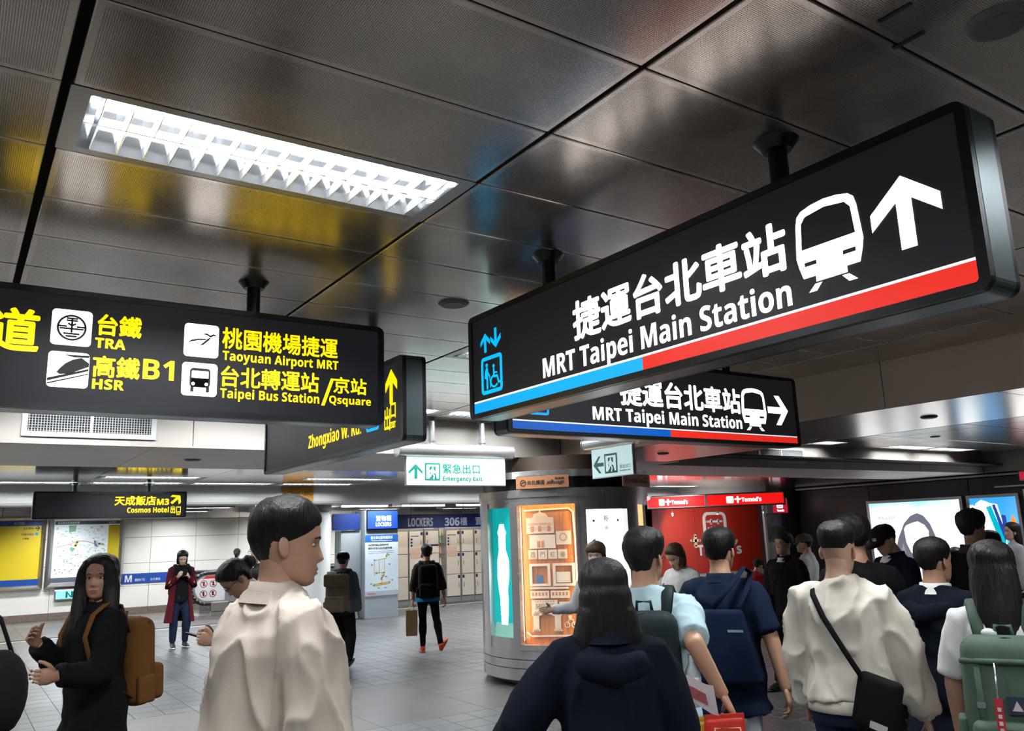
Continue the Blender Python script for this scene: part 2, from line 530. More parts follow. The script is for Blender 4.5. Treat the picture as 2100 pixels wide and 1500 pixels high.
# the far beam: white band under the soffit, curved under edge
def white_beam():
    root = tag(empty('trim_6', (0, 13.8, 2.31)), 'long white lit beam band beyond the soffit lights', kind='structure')
    mW = mat('white_beam', (0.86, 0.85, 0.82), .35)
    for i in range(12):
        x0 = -7 + i * 2.33
        own = bmesh.new()
        prof = [(0, HS - 2.31), (0, .09), (.012, .045), (.04, .012), (.09, 0), (.3, 0), (.3, HS - 2.31)]
        A = [own.verts.new((x0 + .003, p[0], p[1])) for p in prof]; B = [own.verts.new((x0 + 2.327, p[0], p[1])) for p in prof]
        for k in range(len(prof)):
            j = (k + 1) % len(prof); own.faces.new((A[k], A[j], B[j], B[k]))
        own.faces.new(A); own.faces.new(B[::-1])
        bmesh.ops.recalc_face_normals(own, faces=own.faces[:])
        obj('panel', own, mW, root)
white_beam()

# ---- far wall with white panels, blue band, stone skirting
wf = tag(obj('wall_far', box(-7, 21, 23.72, 24.0, 0, 3.2), M_BLACK), 'white panelled far wall', kind='structure')
xs = [4.446 + 1.135 * k for k in range(-10, 15)]
zs = [0.16, .70, 1.27, 1.93, 2.40]
for i in range(len(xs) - 1):
    for j in range(4):
        obj('wall_panel', box(xs[i] + .004, xs[i + 1] - .004, 23.69, 23.72, zs[j] + .004, zs[j + 1] - .004, bev=.002), M_WALLP, wf)
    obj('head_panel', box(xs[i] + .004, xs[i + 1] - .004, 23.66, 23.72, 2.404, 2.7, bev=.004), M_STEEL, wf)
    obj('skirting', box(xs[i] + .002, xs[i + 1] - .002, 23.66, 23.72, 0.0, .155, bev=.003), M_SKIRT, wf)
F_W = Face((0, 23.685, 0), (1, 0, 0))
M_BLUE = mat('station_blue', (0.012, 0.06, 0.30), .35)
M_WPRINT = mat('white_print', (0.75, 0.77, 0.78), .5)
bb = F_W.put('blue_band', prism([(3.76, .76), (12.9, .76), (12.9, 1.01), (3.76, 1.01)], .012), M_BLUE, wf)
F_W.text(sans('M'), 3.86, 4.025, .80, .97, M_WPRINT, wf, off=.016, bold=.0, cap=True)
F_W.text('捷運地下街', 4.10, 4.34, .81, .88, M_WPRINT, wf, off=.016, bold=.0)
F_W.text('台北車站', 4.48, 4.72, .81, .88, M_WPRINT, wf, off=.016, bold=.0)

# ---- charcoal wall on the right, with a pale cove line above
wr = tag(obj('wall_right', box(17.75, 18.0, 1.5, 13.4, 0, 2.75), M_BLACK), 'dark charcoal clad wall behind the light boxes', kind='structure')
for y0, y1 in ((1.6, 4.4), (4.4, 6.9), (6.9, 9.05), (9.05, 11.35), (11.35, 13.35)):
    obj('cladding', box(17.70, 17.75, y0 + .006, y1 - .006, 0.0, 2.50, bev=.003), M_DARKW, wr)
obj('cove_edge', box(17.66, 17.75, 1.6, 13.35, 2.52, 2.56), mat('pale_edge', (.62, .66, .64), .3), wr)
wb = tag(obj('wall_back_right', box(13.0, 21, 14.35, 14.6, 0, 2.7), M_DARKW), 'dark wall behind the red shop front', kind='structure')
# the hall goes on behind the viewer: walls that close it off
tag(obj('wall_rear', box(-7, 21, -5.2, -5.0, 0, 3.2), mat('rear_wall', (.55, .53, .5), .5)), 'pale wall closing the hall behind the viewer', kind='structure')
tag(obj('wall_left', box(-7.2, -7.0, -5.2, 26.5, 0, 3.2), mat('rear_wall', (.55, .53, .5), .5)), 'pale wall closing the hall on the left', kind='structure')
tag(obj('wall_right_end', box(21, 21.2, -5.2, 26.5, 0, 3.2), mat('end_wall', (.3, .29, .28), .5)), 'wall closing the hall on the right', kind='structure')
# ================================================================== LUMINAIRES
M_TUBE = mat('fluorescent_tube', (1, 1, 1), .5, emit=(0.93, 0.97, 1.0), es=TUBE)
M_TUBE.cycles.emission_sampling = 'NONE'
M_LOUV = mat('louvre_aluminium', (0.86, 0.88, 0.9), .18, .85)
M_REFL = mat('reflector', (0.8, 0.82, 0.84), .15, .9)
M_FRAME = mat('luminaire_frame', (0.36, 0.34, 0.32), .35, .6)
LW, LD = 1.245, 0.375
def lum_meshes():
    out = {}
    def keep(nm, bm, m):
        me = bpy.data.meshes.new(nm); bm.to_mesh(me); bm.free(); me.materials.append(m); out[nm] = me
    bm = ring_prism(rrect(-.678, .678, -.224, .224, .004, 1), rrect(-LW / 2, LW / 2, -LD / 2, LD / 2, .004, 1), .02)
    keep('frame', bm, M_FRAME)
    bm = bmesh.new()                               # trough: sloping sides, open below
    a = [(-LW / 2, -LD / 2, .0), (LW / 2, -LD / 2, .0), (LW / 2, LD / 2, .0), (-LW / 2, LD / 2, .0)]
    b_ = [(-LW / 2 + .01, -LD / 2 + .05, .085), (LW / 2 - .01, -LD / 2 + .05, .085), (LW / 2 - .01, LD / 2 - .05, .085), (-LW / 2 + .01, LD / 2 - .05, .085)]
    A = [bm.verts.new(p) for p in a]; B = [bm.verts.new(p) for p in b_]
    for i in range(4):
        j = (i + 1) % 4; bm.faces.new((A[i], A[j], B[j], B[i]))
    bm.faces.new(B)
    keep('reflector', bm, M_REFL)
    for nm, y in (('tube', -.09), ('tube_b', .09)):
        keep(nm, cyl((-.59, y, .048), (.59, y, .048), .0145, n=10), M_TUBE)
    # one cross blade: V-section, deeper at the middle rib
    bm = bmesh.new()
    for s in (-1, 1):
        p = [(-.009, 0, .03), (.009, 0, .03), (.0, s * LD / 2 * .98, .03), (0, 0, .002), (0, s * LD / 2 * .98, .002)]
        prf = [(-.010, .028), (.010, .028), (.0015, .002), (-.0015, .002)]
        y0, y1 = (0, s * LD / 2 * .985)
        P = [bm.verts.new((q[0], y0, q[1])) for q in prf]; Q = [bm.verts.new((q[0], y1, q[1])) for q in prf]
        for i in range(4):
            j = (i + 1) % 4; bm.faces.new((P[i], P[j], Q[j], Q[i]))
        bm.faces.new(P); bm.faces.new(Q)
    bmesh.ops.recalc_face_normals(bm, faces=bm.faces[:])
    keep('louvre_blade', bm, M_LOUV)
    bm = bmesh.new()
    box(-LW / 2, LW / 2, -.004, .004, .002, .03, bm)
    keep('louvre_rail', bm, M_LOUV)
    keep('end_plate', box(-.005, .005, -LD / 2, LD / 2, .0, .05), M_LOUV)
    b2 = box(-.68, .68, -.226, .226, .021, .12)
    bmesh.ops.delete(b2, geom=[f for f in b2.faces if f.normal.z < -.5], context='FACES')
    keep('housing', b2, M_FRAME)
    return out
LM = lum_meshes()
TL = bpy.data.lights.new('tube_light', 'AREA')
TL.shape = 'RECTANGLE'; TL.size = 1.18; TL.size_y = .03
TL.energy = LAMP_W; TL.color = (0.93, 0.97, 1.0)
TL1 = TL.copy(); TL1.energy = LAMP_W * 2; TL1.size_y = .2
TLF = TL1.copy(); TLF.energy = LAMP_W * 3.4
def luminaire(x, y, z, label, group, blades):
    r = thing('recessed_luminaire', label, 'ceiling light', (x, y, z), 0, group)
    for nm in ('frame', 'reflector', 'tube', 'tube_b', 'louvre_rail'):
        o = bpy.data.objects.new('tube' if nm == 'tube_b' else nm, LM[nm]); link(o, r)
    if (x, y, z) == near:                            # the light of the two tubes
        for yy in (-.09, .09):
            o = bpy.data.objects.new('tube_light', TL); o.location = (0, yy, .031); link(o, r)
    else:                                            # farther fixtures: both tubes as one strip
        o = bpy.data.objects.new('tube_light', TLF if y > 14 else TL1); o.location = (0, 0, .034); link(o, r)
    if blades:
        for i in range(15):
            o = bpy.data.objects.new('louvre_blade', LM['louvre_blade']); o.location = (-LW / 2 + LW * (i + .5) / 15, 0, 0); link(o, r)
    return r
for c in range(-3, 13, 2):
    for yy in (16.6, 20.4, 22.5): fix_spots.append((.168 + 1.369 * c + .68, yy, HS - .06))  # last row, unseen, is added to brighten the far wall and boards
near = min(fix_spots, key=lambda p: (p[0] - .84) ** 2 + (p[1] - 2.66) ** 2 + (p[2] - HC) ** 2)
BASE = {'near': ('recessed louvred light in the perforated near ceiling', 'lights in the near ceiling bay'), 'bay2': ('recessed strip light in the glossy right ceiling bay', 'lights in the right ceiling bay'),
        'far': ('recessed light in the metal ceiling beyond the white beam', 'lights in the far ceiling'), 'row1': ('slim light in the nearer row of the polished soffit', 'nearer row of soffit lights'), 'row2': ('slim soffit light in the row along the white beam', 'soffit lights along the white beam')}
def kind_of(p): return ('near' if p[0] < 6.3 else 'bay2') if p[2] == HC else 'far' if p[1] > 14 else 'row1' if p[1] < 12.5 else 'row2'
ORD = ['leftmost in view', 'second from the left', 'third from the left', 'fourth from the left', 'fifth from the left', 'sixth from the left', 'seventh from the left', 'eighth from the left', 'ninth from the left', 'tenth from the left', 'eleventh from the left', 'twelfth from the left']
seen = {}
for k in BASE:
    vis_ = [p for p in fix_spots if kind_of(p) == k and p != near and in_view(*p, pad=1.1)]
    for i, p in enumerate(sorted(vis_, key=lambda p: (MI @ Vector(p)).x / -(MI @ Vector(p)).z)): seen[p] = ORD[min(i, 11)]
for p in fix_spots:
    x, y, z = p
    lab, grp = BASE[kind_of(p)]
    if p == near: lab, grp = 'bright recessed fluorescent light with V-louvres, large above the yellow-lettered sign', None
    elif p in seen: lab = lab + ', ' + seen[p]
    r = luminaire(x, y, z, lab, grp, True)
    if y > 14: obj('housing', LM['housing'], None, r)

# ================================================================== VENTS, SPEAKERS, SPOTS
M_ALU = mat('white_aluminium', (.55, .56, .56), .35, .2)
def grille(x0, x1, z0, z1, y, label, n, rows):
    r = thing('air_grille', label, 'vent', ((x0 + x1) / 2, y, z0))
    w = x1 - x0; h = z1 - z0
    f = Face((x0, y, z0), (1, 0, 0))
    b_ = .045
    f.put('frame', ring_prism(rrect(0, w, 0, h, .004, 1), rrect(b_, w - b_, b_, h - b_, .003, 1), .02), M_ALU, r)
    f.put('dark_back', prism([(b_, b_), (w - b_, b_), (w - b_, h - b_), (b_, h - b_)], .001), M_BLACK, r)
    iw = w - 2 * b_; ih = h - 2 * b_
    for i in range(n):
        x = b_ + iw * (i + .5) / n
        f.put('vane', prism([(x - .0024, b_), (x + .0024, b_), (x + .0024, h - b_), (x - .0024, h - b_)], .014), M_ALU, r)
    for j in range(rows):
        z = b_ + ih * (j + .5) / rows
        f.put('cross_vane', prism([(b_, z - .0014), (w - b_, z - .0014), (w - b_, z + .0014), (b_, z + .0014)], .009), M_ALU, r)
    f.put('centre_bar', prism([(w / 2 - .012, b_), (w / 2 + .012, b_), (w / 2 + .012, h - b_), (w / 2 - .012, h - b_)], .016), M_ALU, r)
    return r
grille(.44, 1.53, 2.655, 2.90, 8.2, 'white air grille on the fascia under the large yellow-lettered sign', 44, 7)
grille(10.6, 11.76, 2.67, 2.93, 8.65, 'white air grille below the right end of the red and blue striped sign', 44, 0)
def disc_fitting(name, label, x, y, z, r, m_rim, m_in, cat):
    t = thing(name, label, cat, (x, y, z))
    bm = cyl((0, 0, -.012), (0, 0, .0), r * .86, r, n=28)
    o = obj('rim', bm, m_rim, t)
    obj('cover', cyl((0, 0, -.016), (0, 0, -.011), r * .72, r * .8, n=28), m_in, t)
M_GREY = mat('grey_paint', (.2, .19, .17), .5)
M_GREY2 = mat('grey_mesh', (.15, .15, .13), .6, var=.2, vscale=200)
disc_fitting('ceiling_speaker', 'round grey ceiling speaker at the top right corner', 2.215, .875, HC, .085, M_GREY, M_GREY2, 'speaker')
disc_fitting('ceiling_speaker', 'round ceiling speaker between the yellow sign and the big white-lettered sign', 2.27, 3.89, HC, .09, M_GREY, M_GREY2, 'speaker')
M_SPOT = mat('spot_dark', (.03, .03, .03), .4)
disc_fitting('downlight', 'small dark downlight in the blue-lit beam soffit at right', 7.22, 3.95, HS, .075, M_SPOT, M_SPOT, 'downlight')
disc_fitting('downlight', 'small dark downlight in the beam soffit under the striped sign', 7.17, 7.28, HS, .075, M_SPOT, M_SPOT, 'downlight')
disc_fitting('downlight', 'small dark downlight in the soffit left of the road-name sign', 2.12, 9.3, HS, .09, M_SPOT, M_SPOT, 'downlight')
disc_fitting('downlight', 'tiny dark downlight in the soffit above the red shop sign', 13.5, 10.4, HS, .075, M_SPOT, M_SPOT, 'downlight')
disc_fitting('downlight', 'dark sensor disc in the right bay ceiling before the strip lights', 12.9, 7.0, HC, .08, M_SPOT, M_SPOT, 'downlight')
# surface slots in the near ceiling, top right
for k, (x, y) in enumerate(((1.93, 1.0), (2.08, 1.05))):
    o = obj('ceiling_slot', box(-.007, .007, -.045, .045, -.003, 0), M_BLACK, None, (x, y, HC), (0, 0, 0))
    tag(o, ('short dark slot in the ceiling panel near the top edge' if k == 0 else 'short dark slot in the ceiling panel beside the corner speaker'), 'slot')
# ================================================================== HANGING SIGNS
def glowm(name, col, s):
    m = glow(name, col, s)
    m.cycles.emission_sampling = 'NONE'
    return m
G_WHITE = glowm('lit_white', (1.0, 1.0, 1.0), 2.2)
G_YEL = glowm('lit_yellow', (1.0, 0.74, 0.0), 1.25)
G_CYAN = glowm('lit_cyan', (0.0, 0.50, 0.95), 1.0)
G_BLUE = glowm('lit_blue', (0.0, 0.09, 0.45), 0.9)
G_SKY = glowm('lit_sky_blue', (0.0, 0.36, 0.85), 1.0)
G_RED = glowm('lit_red', (0.75, 0.022, 0.012), 0.95)
G_LINE = glowm('lit_line', (0.9, 0.9, 0.92), .9)
G_PANEL = glowm('lit_exit_panel', (0.80, 0.97, 0.95), 1.0)
G_PANEL2 = glowm('lit_exit_panel_dim', (0.52, 0.70, 0.70), 0.85)
M_SFACE = mat('sign_face', (0.013, 0.0128, 0.015), .45, spec=.28, emit=(0.012, 0.012, 0.015), es=.6)
M_SFACE.cycles.emission_sampling = 'NONE'
M_CASE = mat('sign_case', (0.02, 0.022, 0.024), .3, .35)
M_EDGE = mat('sign_edge', (0.16, 0.20, 0.21), .29, .8)
M_GREEN = mat('exit_green', (0.0, 0.19, 0.13), .5, emit=(0.0, 0.20, 0.13), es=.12)
M_GREEN.cycles.emission_sampling = 'NONE'
M_GREENP = mat('exit_green_dim', (0.0, 0.15, 0.12), .5)
M_SILV = mat('silver_tube', (.52, .53, .54), .3, .75)

def poly(F, pts, m, parent, name, off=.001, depth=.0012):
    return F.put(name, prism(pts, depth), m, parent, off)
def box_map(u0, u1, v0, v1): return lambda p: (u0 + (u1 - u0) * p[0], v0 + (v1 - v0) * p[1])
ARROW = [(.5, 1), (1, .60), (1, .36), (.61, .66), (.61, 0), (.39, 0), (.39, .66), (0, .36), (0, .60)]
def arrow(F, u0, u1, v0, v1, m, parent, rot=0, off=.001, shape=ARROW):
    k = box_map(u0, u1, v0, v1); c, s = math.cos(math.radians(rot)), math.sin(math.radians(rot))
    P = [(.5 + (p[0] - .5) * c - (p[1] - .5) * s, .5 + (p[0] - .5) * s + (p[1] - .5) * c) for p in shape]
    return poly(F, [k(p) for p in P], m, parent, 'arrow', off)
def train(F, u0, u1, v0, v1, m, dark, parent):
    k = box_map(u0, u1, v0, v1)
    top = [(.96, .80), (.93, .90), (.86, .95), (.7, .985), (.5, 1.0), (.3, .985), (.14, .95), (.07, .90), (.04, .80)]
    body = [(0, .42), (.03, .30), (.08, .17), (.27, .17), (.27, .10), (.73, .10), (.73, .17), (.92, .17), (.97, .30), (1, .42)] + top
    t = poly(F, [k(p) for p in body], m, parent, 'train_pictogram')
    poly(F, [k(p) for p in [(.10, .50), (.90, .50), (.87, .80), (.80, .87), (.5, .905), (.2, .87), (.13, .80)]], dark, parent, 'train_window', .0022)
    for a in (.12, .70): poly(F, [k(p) for p in [(a, .30), (a + .18, .30), (a + .18, .345), (a, .345)]], dark, parent, 'train_lamp', .0022)
    for a, b_ in ((.30, .20), (.70, .80)):
        s = 1 if b_ > a else -1
        poly(F, [k(p) for p in [(a - .05, .08), (a + .05, .08), (b_ + .06, 0), (b_ - .06, 0)][::1]], m, parent, 'train_rail')
def lift(F, u0, u1, v0, v1, m, parent, figures=True):
    w = u1 - u0
    F.put('lift_frame', ring_prism(rrect(u0, u1, v0, v1, w * .12), rrect(u0 + w * .1, u1 - w * .1, v0 + w * .1, v1 - w * .1, w * .03), .0012), m, parent, .001)
    if not figures: return
    k = box_map(u0, u1, v0, v1)
    bm = bmesh.new()
    prism(disc_pts(*k((.27, .77)), w * .055, 14), .0012, bm)
    stroke([k((.27, .66)), k((.27, .44))], w * .11, .0012, bm)
    stroke([k((.28, .46)), k((.28, .16))], w * .075, .0012, bm)
    stroke([k((.22, .62)), k((.19, .44))], w * .045, .0012, bm)
    stroke([k((.30, .6)), k((.40, .46))], w * .045, .0012, bm)
    stroke([k((.40, .47)), k((.44, .16))], w * .028, .0012, bm)
    F.put('walker_pictogram', bm, m, parent, .001)
    bm = bmesh.new()
    prism(disc_pts(*k((.60, .70)), w * .05, 14), .0012, bm)
    stroke([k((.60, .62)), k((.61, .42)), k((.76, .42)), k((.82, .24)), k((.90, .25))], w * .06, .0012, bm)
    stroke([k((.61, .53)), k((.74, .51))], w * .045, .0012, bm)
    a = [k((.62 + .17 * math.cos(t), .30 + .15 * math.sin(t))) for t in [math.radians(110 + 26 * i) for i in range(9)]]
    stroke(a, w * .05, .0012, bm)
    F.put('wheelchair_pictogram', bm, m, parent, .001)

def hanging_sign(name, label, cx, cy, zb, width, height, facing, posts, ztop, th=.16, rad=.035):
    """lightbox on round posts; facing '-Y' or '-X'. Returns (root, Face of the front)"""
    root = thing(name, label, 'sign', (cx, cy, zb))
    if facing == '-Y': u = (1, 0, 0); o = (cx - width / 2, cy - th / 2, zb)
    else: u = (0, -1, 0); o = (cx - th / 2, cy + width / 2, zb)
    F = Face(o, u)
    body = prism(rrect(0, width, 0, height, rad, 6), th - .02)
    F.put('case', body, M_CASE, root, -th + .01)
    # broad aluminium profile round the edge of the case
    F.put('edge_profile', ring_prism(rrect(-.001, width + .001, -.001, height + .001, rad, 6), rrect(.004, width - .004, .004, height - .004, rad - .004, 6), th - .05), M_EDGE, root, -th + .025)
    for nm, off in (('front_frame', -.012), ('back_frame', -th)):
        F.put(nm, ring_prism(rrect(0, width, 0, height, rad, 6), rrect(.03, width - .03, .026, height - .026, .012, 6), .012), M_CASE, root, off)
    F.put('face_panel', prism([(.028, .024), (width - .028, .024), (width - .028, height - .024), (.028, height - .024)], .002), M_SFACE, root, -.0105)
    F.put('back_panel', prism([(.028, .024), (width - .028, .024), (width - .028, height - .024), (.028, height - .024)], .002), M_SFACE, root, -th + .004)
    for d in posts:
        px, py = (d, cy) if facing == '-Y' else (cx, d)
        p = obj('post', cyl((px - cx, py - cy, height - .004), (px - cx, py - cy, ztop - zb), .033, n=18), M_CASE, root)
        smooth(p, 40)
        fl = obj('flange', cyl((px - cx, py - cy, ztop - zb - .035), (px - cx, py - cy, ztop - zb), .05, .078, n=22), M_CASE, p)
        smooth(fl, 40)
    F.o = F.o.copy()
    F2 = Face(F.o + F.n * (-.0082), u)
    return root, F2

# ---- 1. big sign on the right: MRT Taipei Main Station, arrow up  (front X = 2.18)
r, F = hanging_sign('hanging_sign', 'large black lightbox, white MRT Taipei Main Station lettering and upward arrow', 2.26, 2.285, 2.262, 2.61, .54, '-X', (1.64, 2.97), HC)
U = lambda y: 3.59 - y          # world Y -> reading coordinate
Z = lambda z: z - 2.262
F.text('捷運台北車站', U(2.718), U(1.59), Z(2.492), Z(2.670), G_WHITE, r, bold=.028)
F.text(sans('MRT Taipei Main Station'), U(2.951), U(1.59), Z(2.372), Z(2.462), G_WHITE, r, cap=True, bold=.004)
train(F, U(1.557), U(1.320), Z(2.395), Z(2.680), G_WHITE, M_SFACE, r)
arrow(F, U(1.290), U(1.079), Z(2.437), Z(2.656), G_WHITE, r)
poly(F, [(U(3.553), Z(2.277)), (U(2.297), Z(2.277)), (U(2.297), Z(2.340)), (U(3.553), Z(2.340))], G_SKY, r, 'blue_stripe')
poly(F, [(U(2.297), Z(2.288)), (U(1.012), Z(2.288)), (U(1.012), Z(2.348)), (U(2.297), Z(2.340))], G_RED, r, 'red_stripe')
poly(F, [(U(3.553), Z(2.341)), (U(2.297), Z(2.341)), (U(1.012), Z(2.349)), (U(1.012), Z(2.357)), (U(2.297), Z(2.350)), (U(3.553), Z(2.350))], G_LINE, r, 'white_line')
lift(F, U(3.480), U(3.287), Z(2.374), Z(2.566), G_CYAN, r)
arrow(F, U(3.481), U(3.392), Z(2.590), Z(2.690), G_CYAN, r)
arrow(F, U(3.385), U(3.293), Z(2.598), Z(2.700), G_CYAN, r, 180)

# ---- 2. big sign on the left: yellow lettering (front Y = 3.95)
r, F = hanging_sign('hanging_sign', 'large black lightbox, yellow lettering for TRA, HSR, airport line and bus station', .535, 4.03, 2.268, 2.66, .535, '-Y', (1.18, -.11), HC)
U = lambda x: x + .795
Z = lambda z: z - 2.268
F.text('道', U(.062), U(.251), Z(2.508), Z(2.698), G_YEL, r, bold=.028)
def icon(F, u0, u1, v0, v1, parent, name):
    return poly(F, rrect(u0, u1, v0, v1, (u1 - u0) * .11), G_WHITE, parent, name)
D1 = .0026
def dk(F, pts, parent, name, off=D1): return poly(F, pts, M_SFACE, parent, name, off)
# railway emblem
q = icon(F, U(.291), U(.449), Z(2.553), Z(2.713), r, 'railway_icon')
k = box_map(U(.291), U(.449), Z(2.553), Z(2.713))
w_ = .158
F.put('emblem_ring', ring_prism(disc_pts(*k((.5, .5)), w_ * .37, 32), disc_pts(*k((.5, .5)), w_ * .315, 32), .0012), M_SFACE, r, D1)
bm = bmesh.new()
for a in ([(.14, .53), (.38, .53)], [(.62, .53), (.86, .53)], [(.2, .47), (.80, .47)], [(.36, .76), (.64, .76)], [(.36, .70), (.64, .70)], [(.5, .76), (.5, .36)], [(.3, .33), (.70, .33)], [(.36, .26), (.64, .26)]):
    stroke([k(p) for p in a], w_ * .05, .0012, bm, caps=False)
stroke([k((.40, .62)), k((.5, .56)), k((.60, .62))], w_ * .05, .0012, bm, caps=False)
F.put('emblem', bm, M_SFACE, r, D1)
F.text('台鐵', U(.470), U(.654), Z(2.612), Z(2.712), G_YEL, r, bold=.028)
F.text(sans('TRA'), U(.465), U(.590), Z(2.554), Z(2.600), G_YEL, r, cap=True)
# high speed rail icon
icon(F, U(.289), U(.449), Z(2.366), Z(2.523), r, 'fast_train_icon')
k = box_map(U(.289), U(.449), Z(2.366), Z(2.523))
dk(F, [k(p) for p in [(.22, .42), (.30, .36), (.55, .40), (.99, .62), (.99, .72), (.80, .86), (.60, .80), (.42, .68), (.30, .54)]], r, 'train_nose')
dk(F, [k(p) for p in [(.36, .92), (.62, .86), (.99, .88), (.99, .94), (.7, .93)]], r, 'sky_line')
dk(F, [k(p) for p in [(.01, .24), (.99, .56), (.99, .50), (.01, .16)]], r, 'track_line')
dk(F, [k(p) for p in [(.01, .11), (.99, .43), (.99, .40), (.01, .07)]], r, 'track_line')
F.text('高鐵', U(.462), U(.656), Z(2.421), Z(2.521), G_YEL, r, bold=.028)
F.text(sans('B1'), U(.668), U(.803), Z(2.428), Z(2.522), G_YEL, r, cap=True, bold=.006)
F.text(sans('HSR'), U(.465), U(.594), Z(2.368), Z(2.414), G_YEL, r, cap=True)
# airport line icon
icon(F, U(.840), U(.998), Z(2.552), Z(2.712), r, 'airport_line_icon')
k = box_map(U(.840), U(.998), Z(2.552), Z(2.712))
dk(F, [k(p) for p in [(.08, .38), (.20, .45), (.42, .51), (.62, .53), (.66, .57), (.44, .56), (.20, .50)]], r, 'bird_wing')
dk(F, [k(p) for p in [(.45, .36), (.56, .38), (.68, .50), (.78, .62), (.70, .60), (.58, .48)]], r, 'bird_body')
dk(F, [k(p) for p in [(.50, .70), (.64, .69), (.76, .62), (.84, .68), (.96, .67), (.84, .74), (.75, .68), (.64, .74)]], r, 'bird_head')
F.text('桃園機場捷運', U(1.014), U(1.604), Z(2.605), Z(2.712), G_YEL, r, bold=.02)
F.text(sans('Taoyuan Airport MRT'), U(1.019), U(1.608), Z(2.548), Z(2.594), G_YEL, r, cap=True, bold=.006)
# bus icon
icon(F, U(.837), U(.998), Z(2.365), Z(2.523), r, 'bus_icon')
k = box_map(U(.837), U(.998), Z(2.365), Z(2.523)); w_ = .16
bm = ring_prism([k(p) for p in rrect(.22, .80, .26, .84, .10)], [k(p) for p in rrect(.27, .75, .53, .76, .03)], .0012)
F.put('bus_body', bm, M_SFACE, r, D1)
dk(F, [k(p) for p in [(.27, .27), (.75, .27), (.75, .54), (.27, .54)]], r, 'bus_front')
for a in (.29, .66): poly(F, disc_pts(*k((a + .03, .36)), w_ * .05, 14), G_WHITE, r, 'bus_lamp', .0042)
for a in (.25, .69): dk(F, [k(p) for p in [(a, .12), (a + .09, .12), (a + .09, .28), (a, .28)]], r, 'bus_wheel')
F.text('台北轉運站', U(1.014), U(1.504), Z(2.418), Z(2.522), G_YEL, r, bold=.02)
F.text(sans('Taipei Bus Station'), U(1.014), U(1.507), Z(2.364), Z(2.410), G_YEL, r, cap=True, bold=.006)
poly(F, [(U(1.517), Z(2.356)), (U(1.535), Z(2.356)), (U(1.586), Z(2.500)), (U(1.568), Z(2.500))], G_YEL, r, 'slash')
F.text('京站', U(1.582), U(1.767), Z(2.424), Z(2.512), G_YEL, r, bold=.02)
F.text(sans('Qsquare'), U(1.560), U(1.792), Z(2.370), Z(2.410), G_YEL, r, cap=True, bold=.006)
poly(F, [(2.628, .028), (2.640, .028), (2.634, .046)], mat('small_mark', (.5, .5, .5), .5), r, 'maker_mark', .003)

# ---- 3. road-name exit sign behind the left sign (front X = 2.20)
r, F = hanging_sign('hanging_sign', 'black exit lightbox with yellow road name, behind the yellow-lettered sign', 2.28, 5.73, 2.252, 2.66, .53, '-X', (5.0, 6.45), HC)
U = lambda y: 7.06 - y
Z = lambda z: z - 2.252
arrow(F, U(4.655), U(4.490), Z(2.500), Z(2.717), G_YEL, r, shape=[(.5, 1), (1, .62), (1, .36), (.63, .60), (.63, 0), (.37, 0), (.37, .60), (0, .36), (0, .62)])
F.text('出', U(4.672), U(4.590), Z(2.335), Z(2.485), G_YEL, r, bold=.02)
F.text('口', U(4.585), U(4.512), Z(2.405), Z(2.500), G_YEL, r, bold=.02)
F.text(sans('EXIT'), U(4.592), U(4.512), Z(2.345), Z(2.385), G_YEL, r, cap=True)
F.text(sans('Zhongxiao W. Rd.'), U(6.006), U(5.03), Z(2.367), Z(2.462), G_YEL, r, cap=True, bold=.004)
lift(F, U(4.947), U(4.752), Z(2.362), Z(2.560), G_CYAN, r, False)

# ---- 4. striped sign in the middle distance, arrow right (front Y = 3.98)
r, F = hanging_sign('hanging_sign', 'smaller black lightbox with white lettering and right arrow, behind the largest sign', 4.04, 4.06, 2.265, 2.72, .535, '-Y', (3.35, 4.70), HC)
U = lambda x: x - 2.68
Z = lambda z: z - 2.265
F.text('捷運台北車站', U(3.573), U(4.747), Z(2.485), Z(2.672), G_WHITE, r, bold=.028)
F.text(sans('MRT Taipei Main Station'), U(3.334), U(4.744), Z(2.378), Z(2.462), G_WHITE, r, cap=True, bold=.004)
train(F, U(4.754), U(5.029), Z(2.372), Z(2.690), G_WHITE, M_SFACE, r)
arrow(F, U(5.050), U(5.285), Z(2.425), Z(2.650), G_WHITE, r, -90)
poly(F, [(U(2.715), Z(2.295)), (U(4.012), Z(2.285)), (U(4.012), Z(2.338)), (U(2.715), Z(2.342))], G_BLUE, r, 'blue_stripe')
poly(F, [(U(4.012), Z(2.285)), (U(5.365), Z(2.285)), (U(5.365), Z(2.335)), (U(4.012), Z(2.338))], G_RED, r, 'red_stripe')
poly(F, [(U(2.715), Z(2.343)), (U(5.365), Z(2.337)), (U(5.365), Z(2.345)), (U(2.715), Z(2.351))], G_LINE, r, 'white_line')
lift(F, U(2.836), U(2.986), Z(2.385), Z(2.56), G_SKY, r, False)

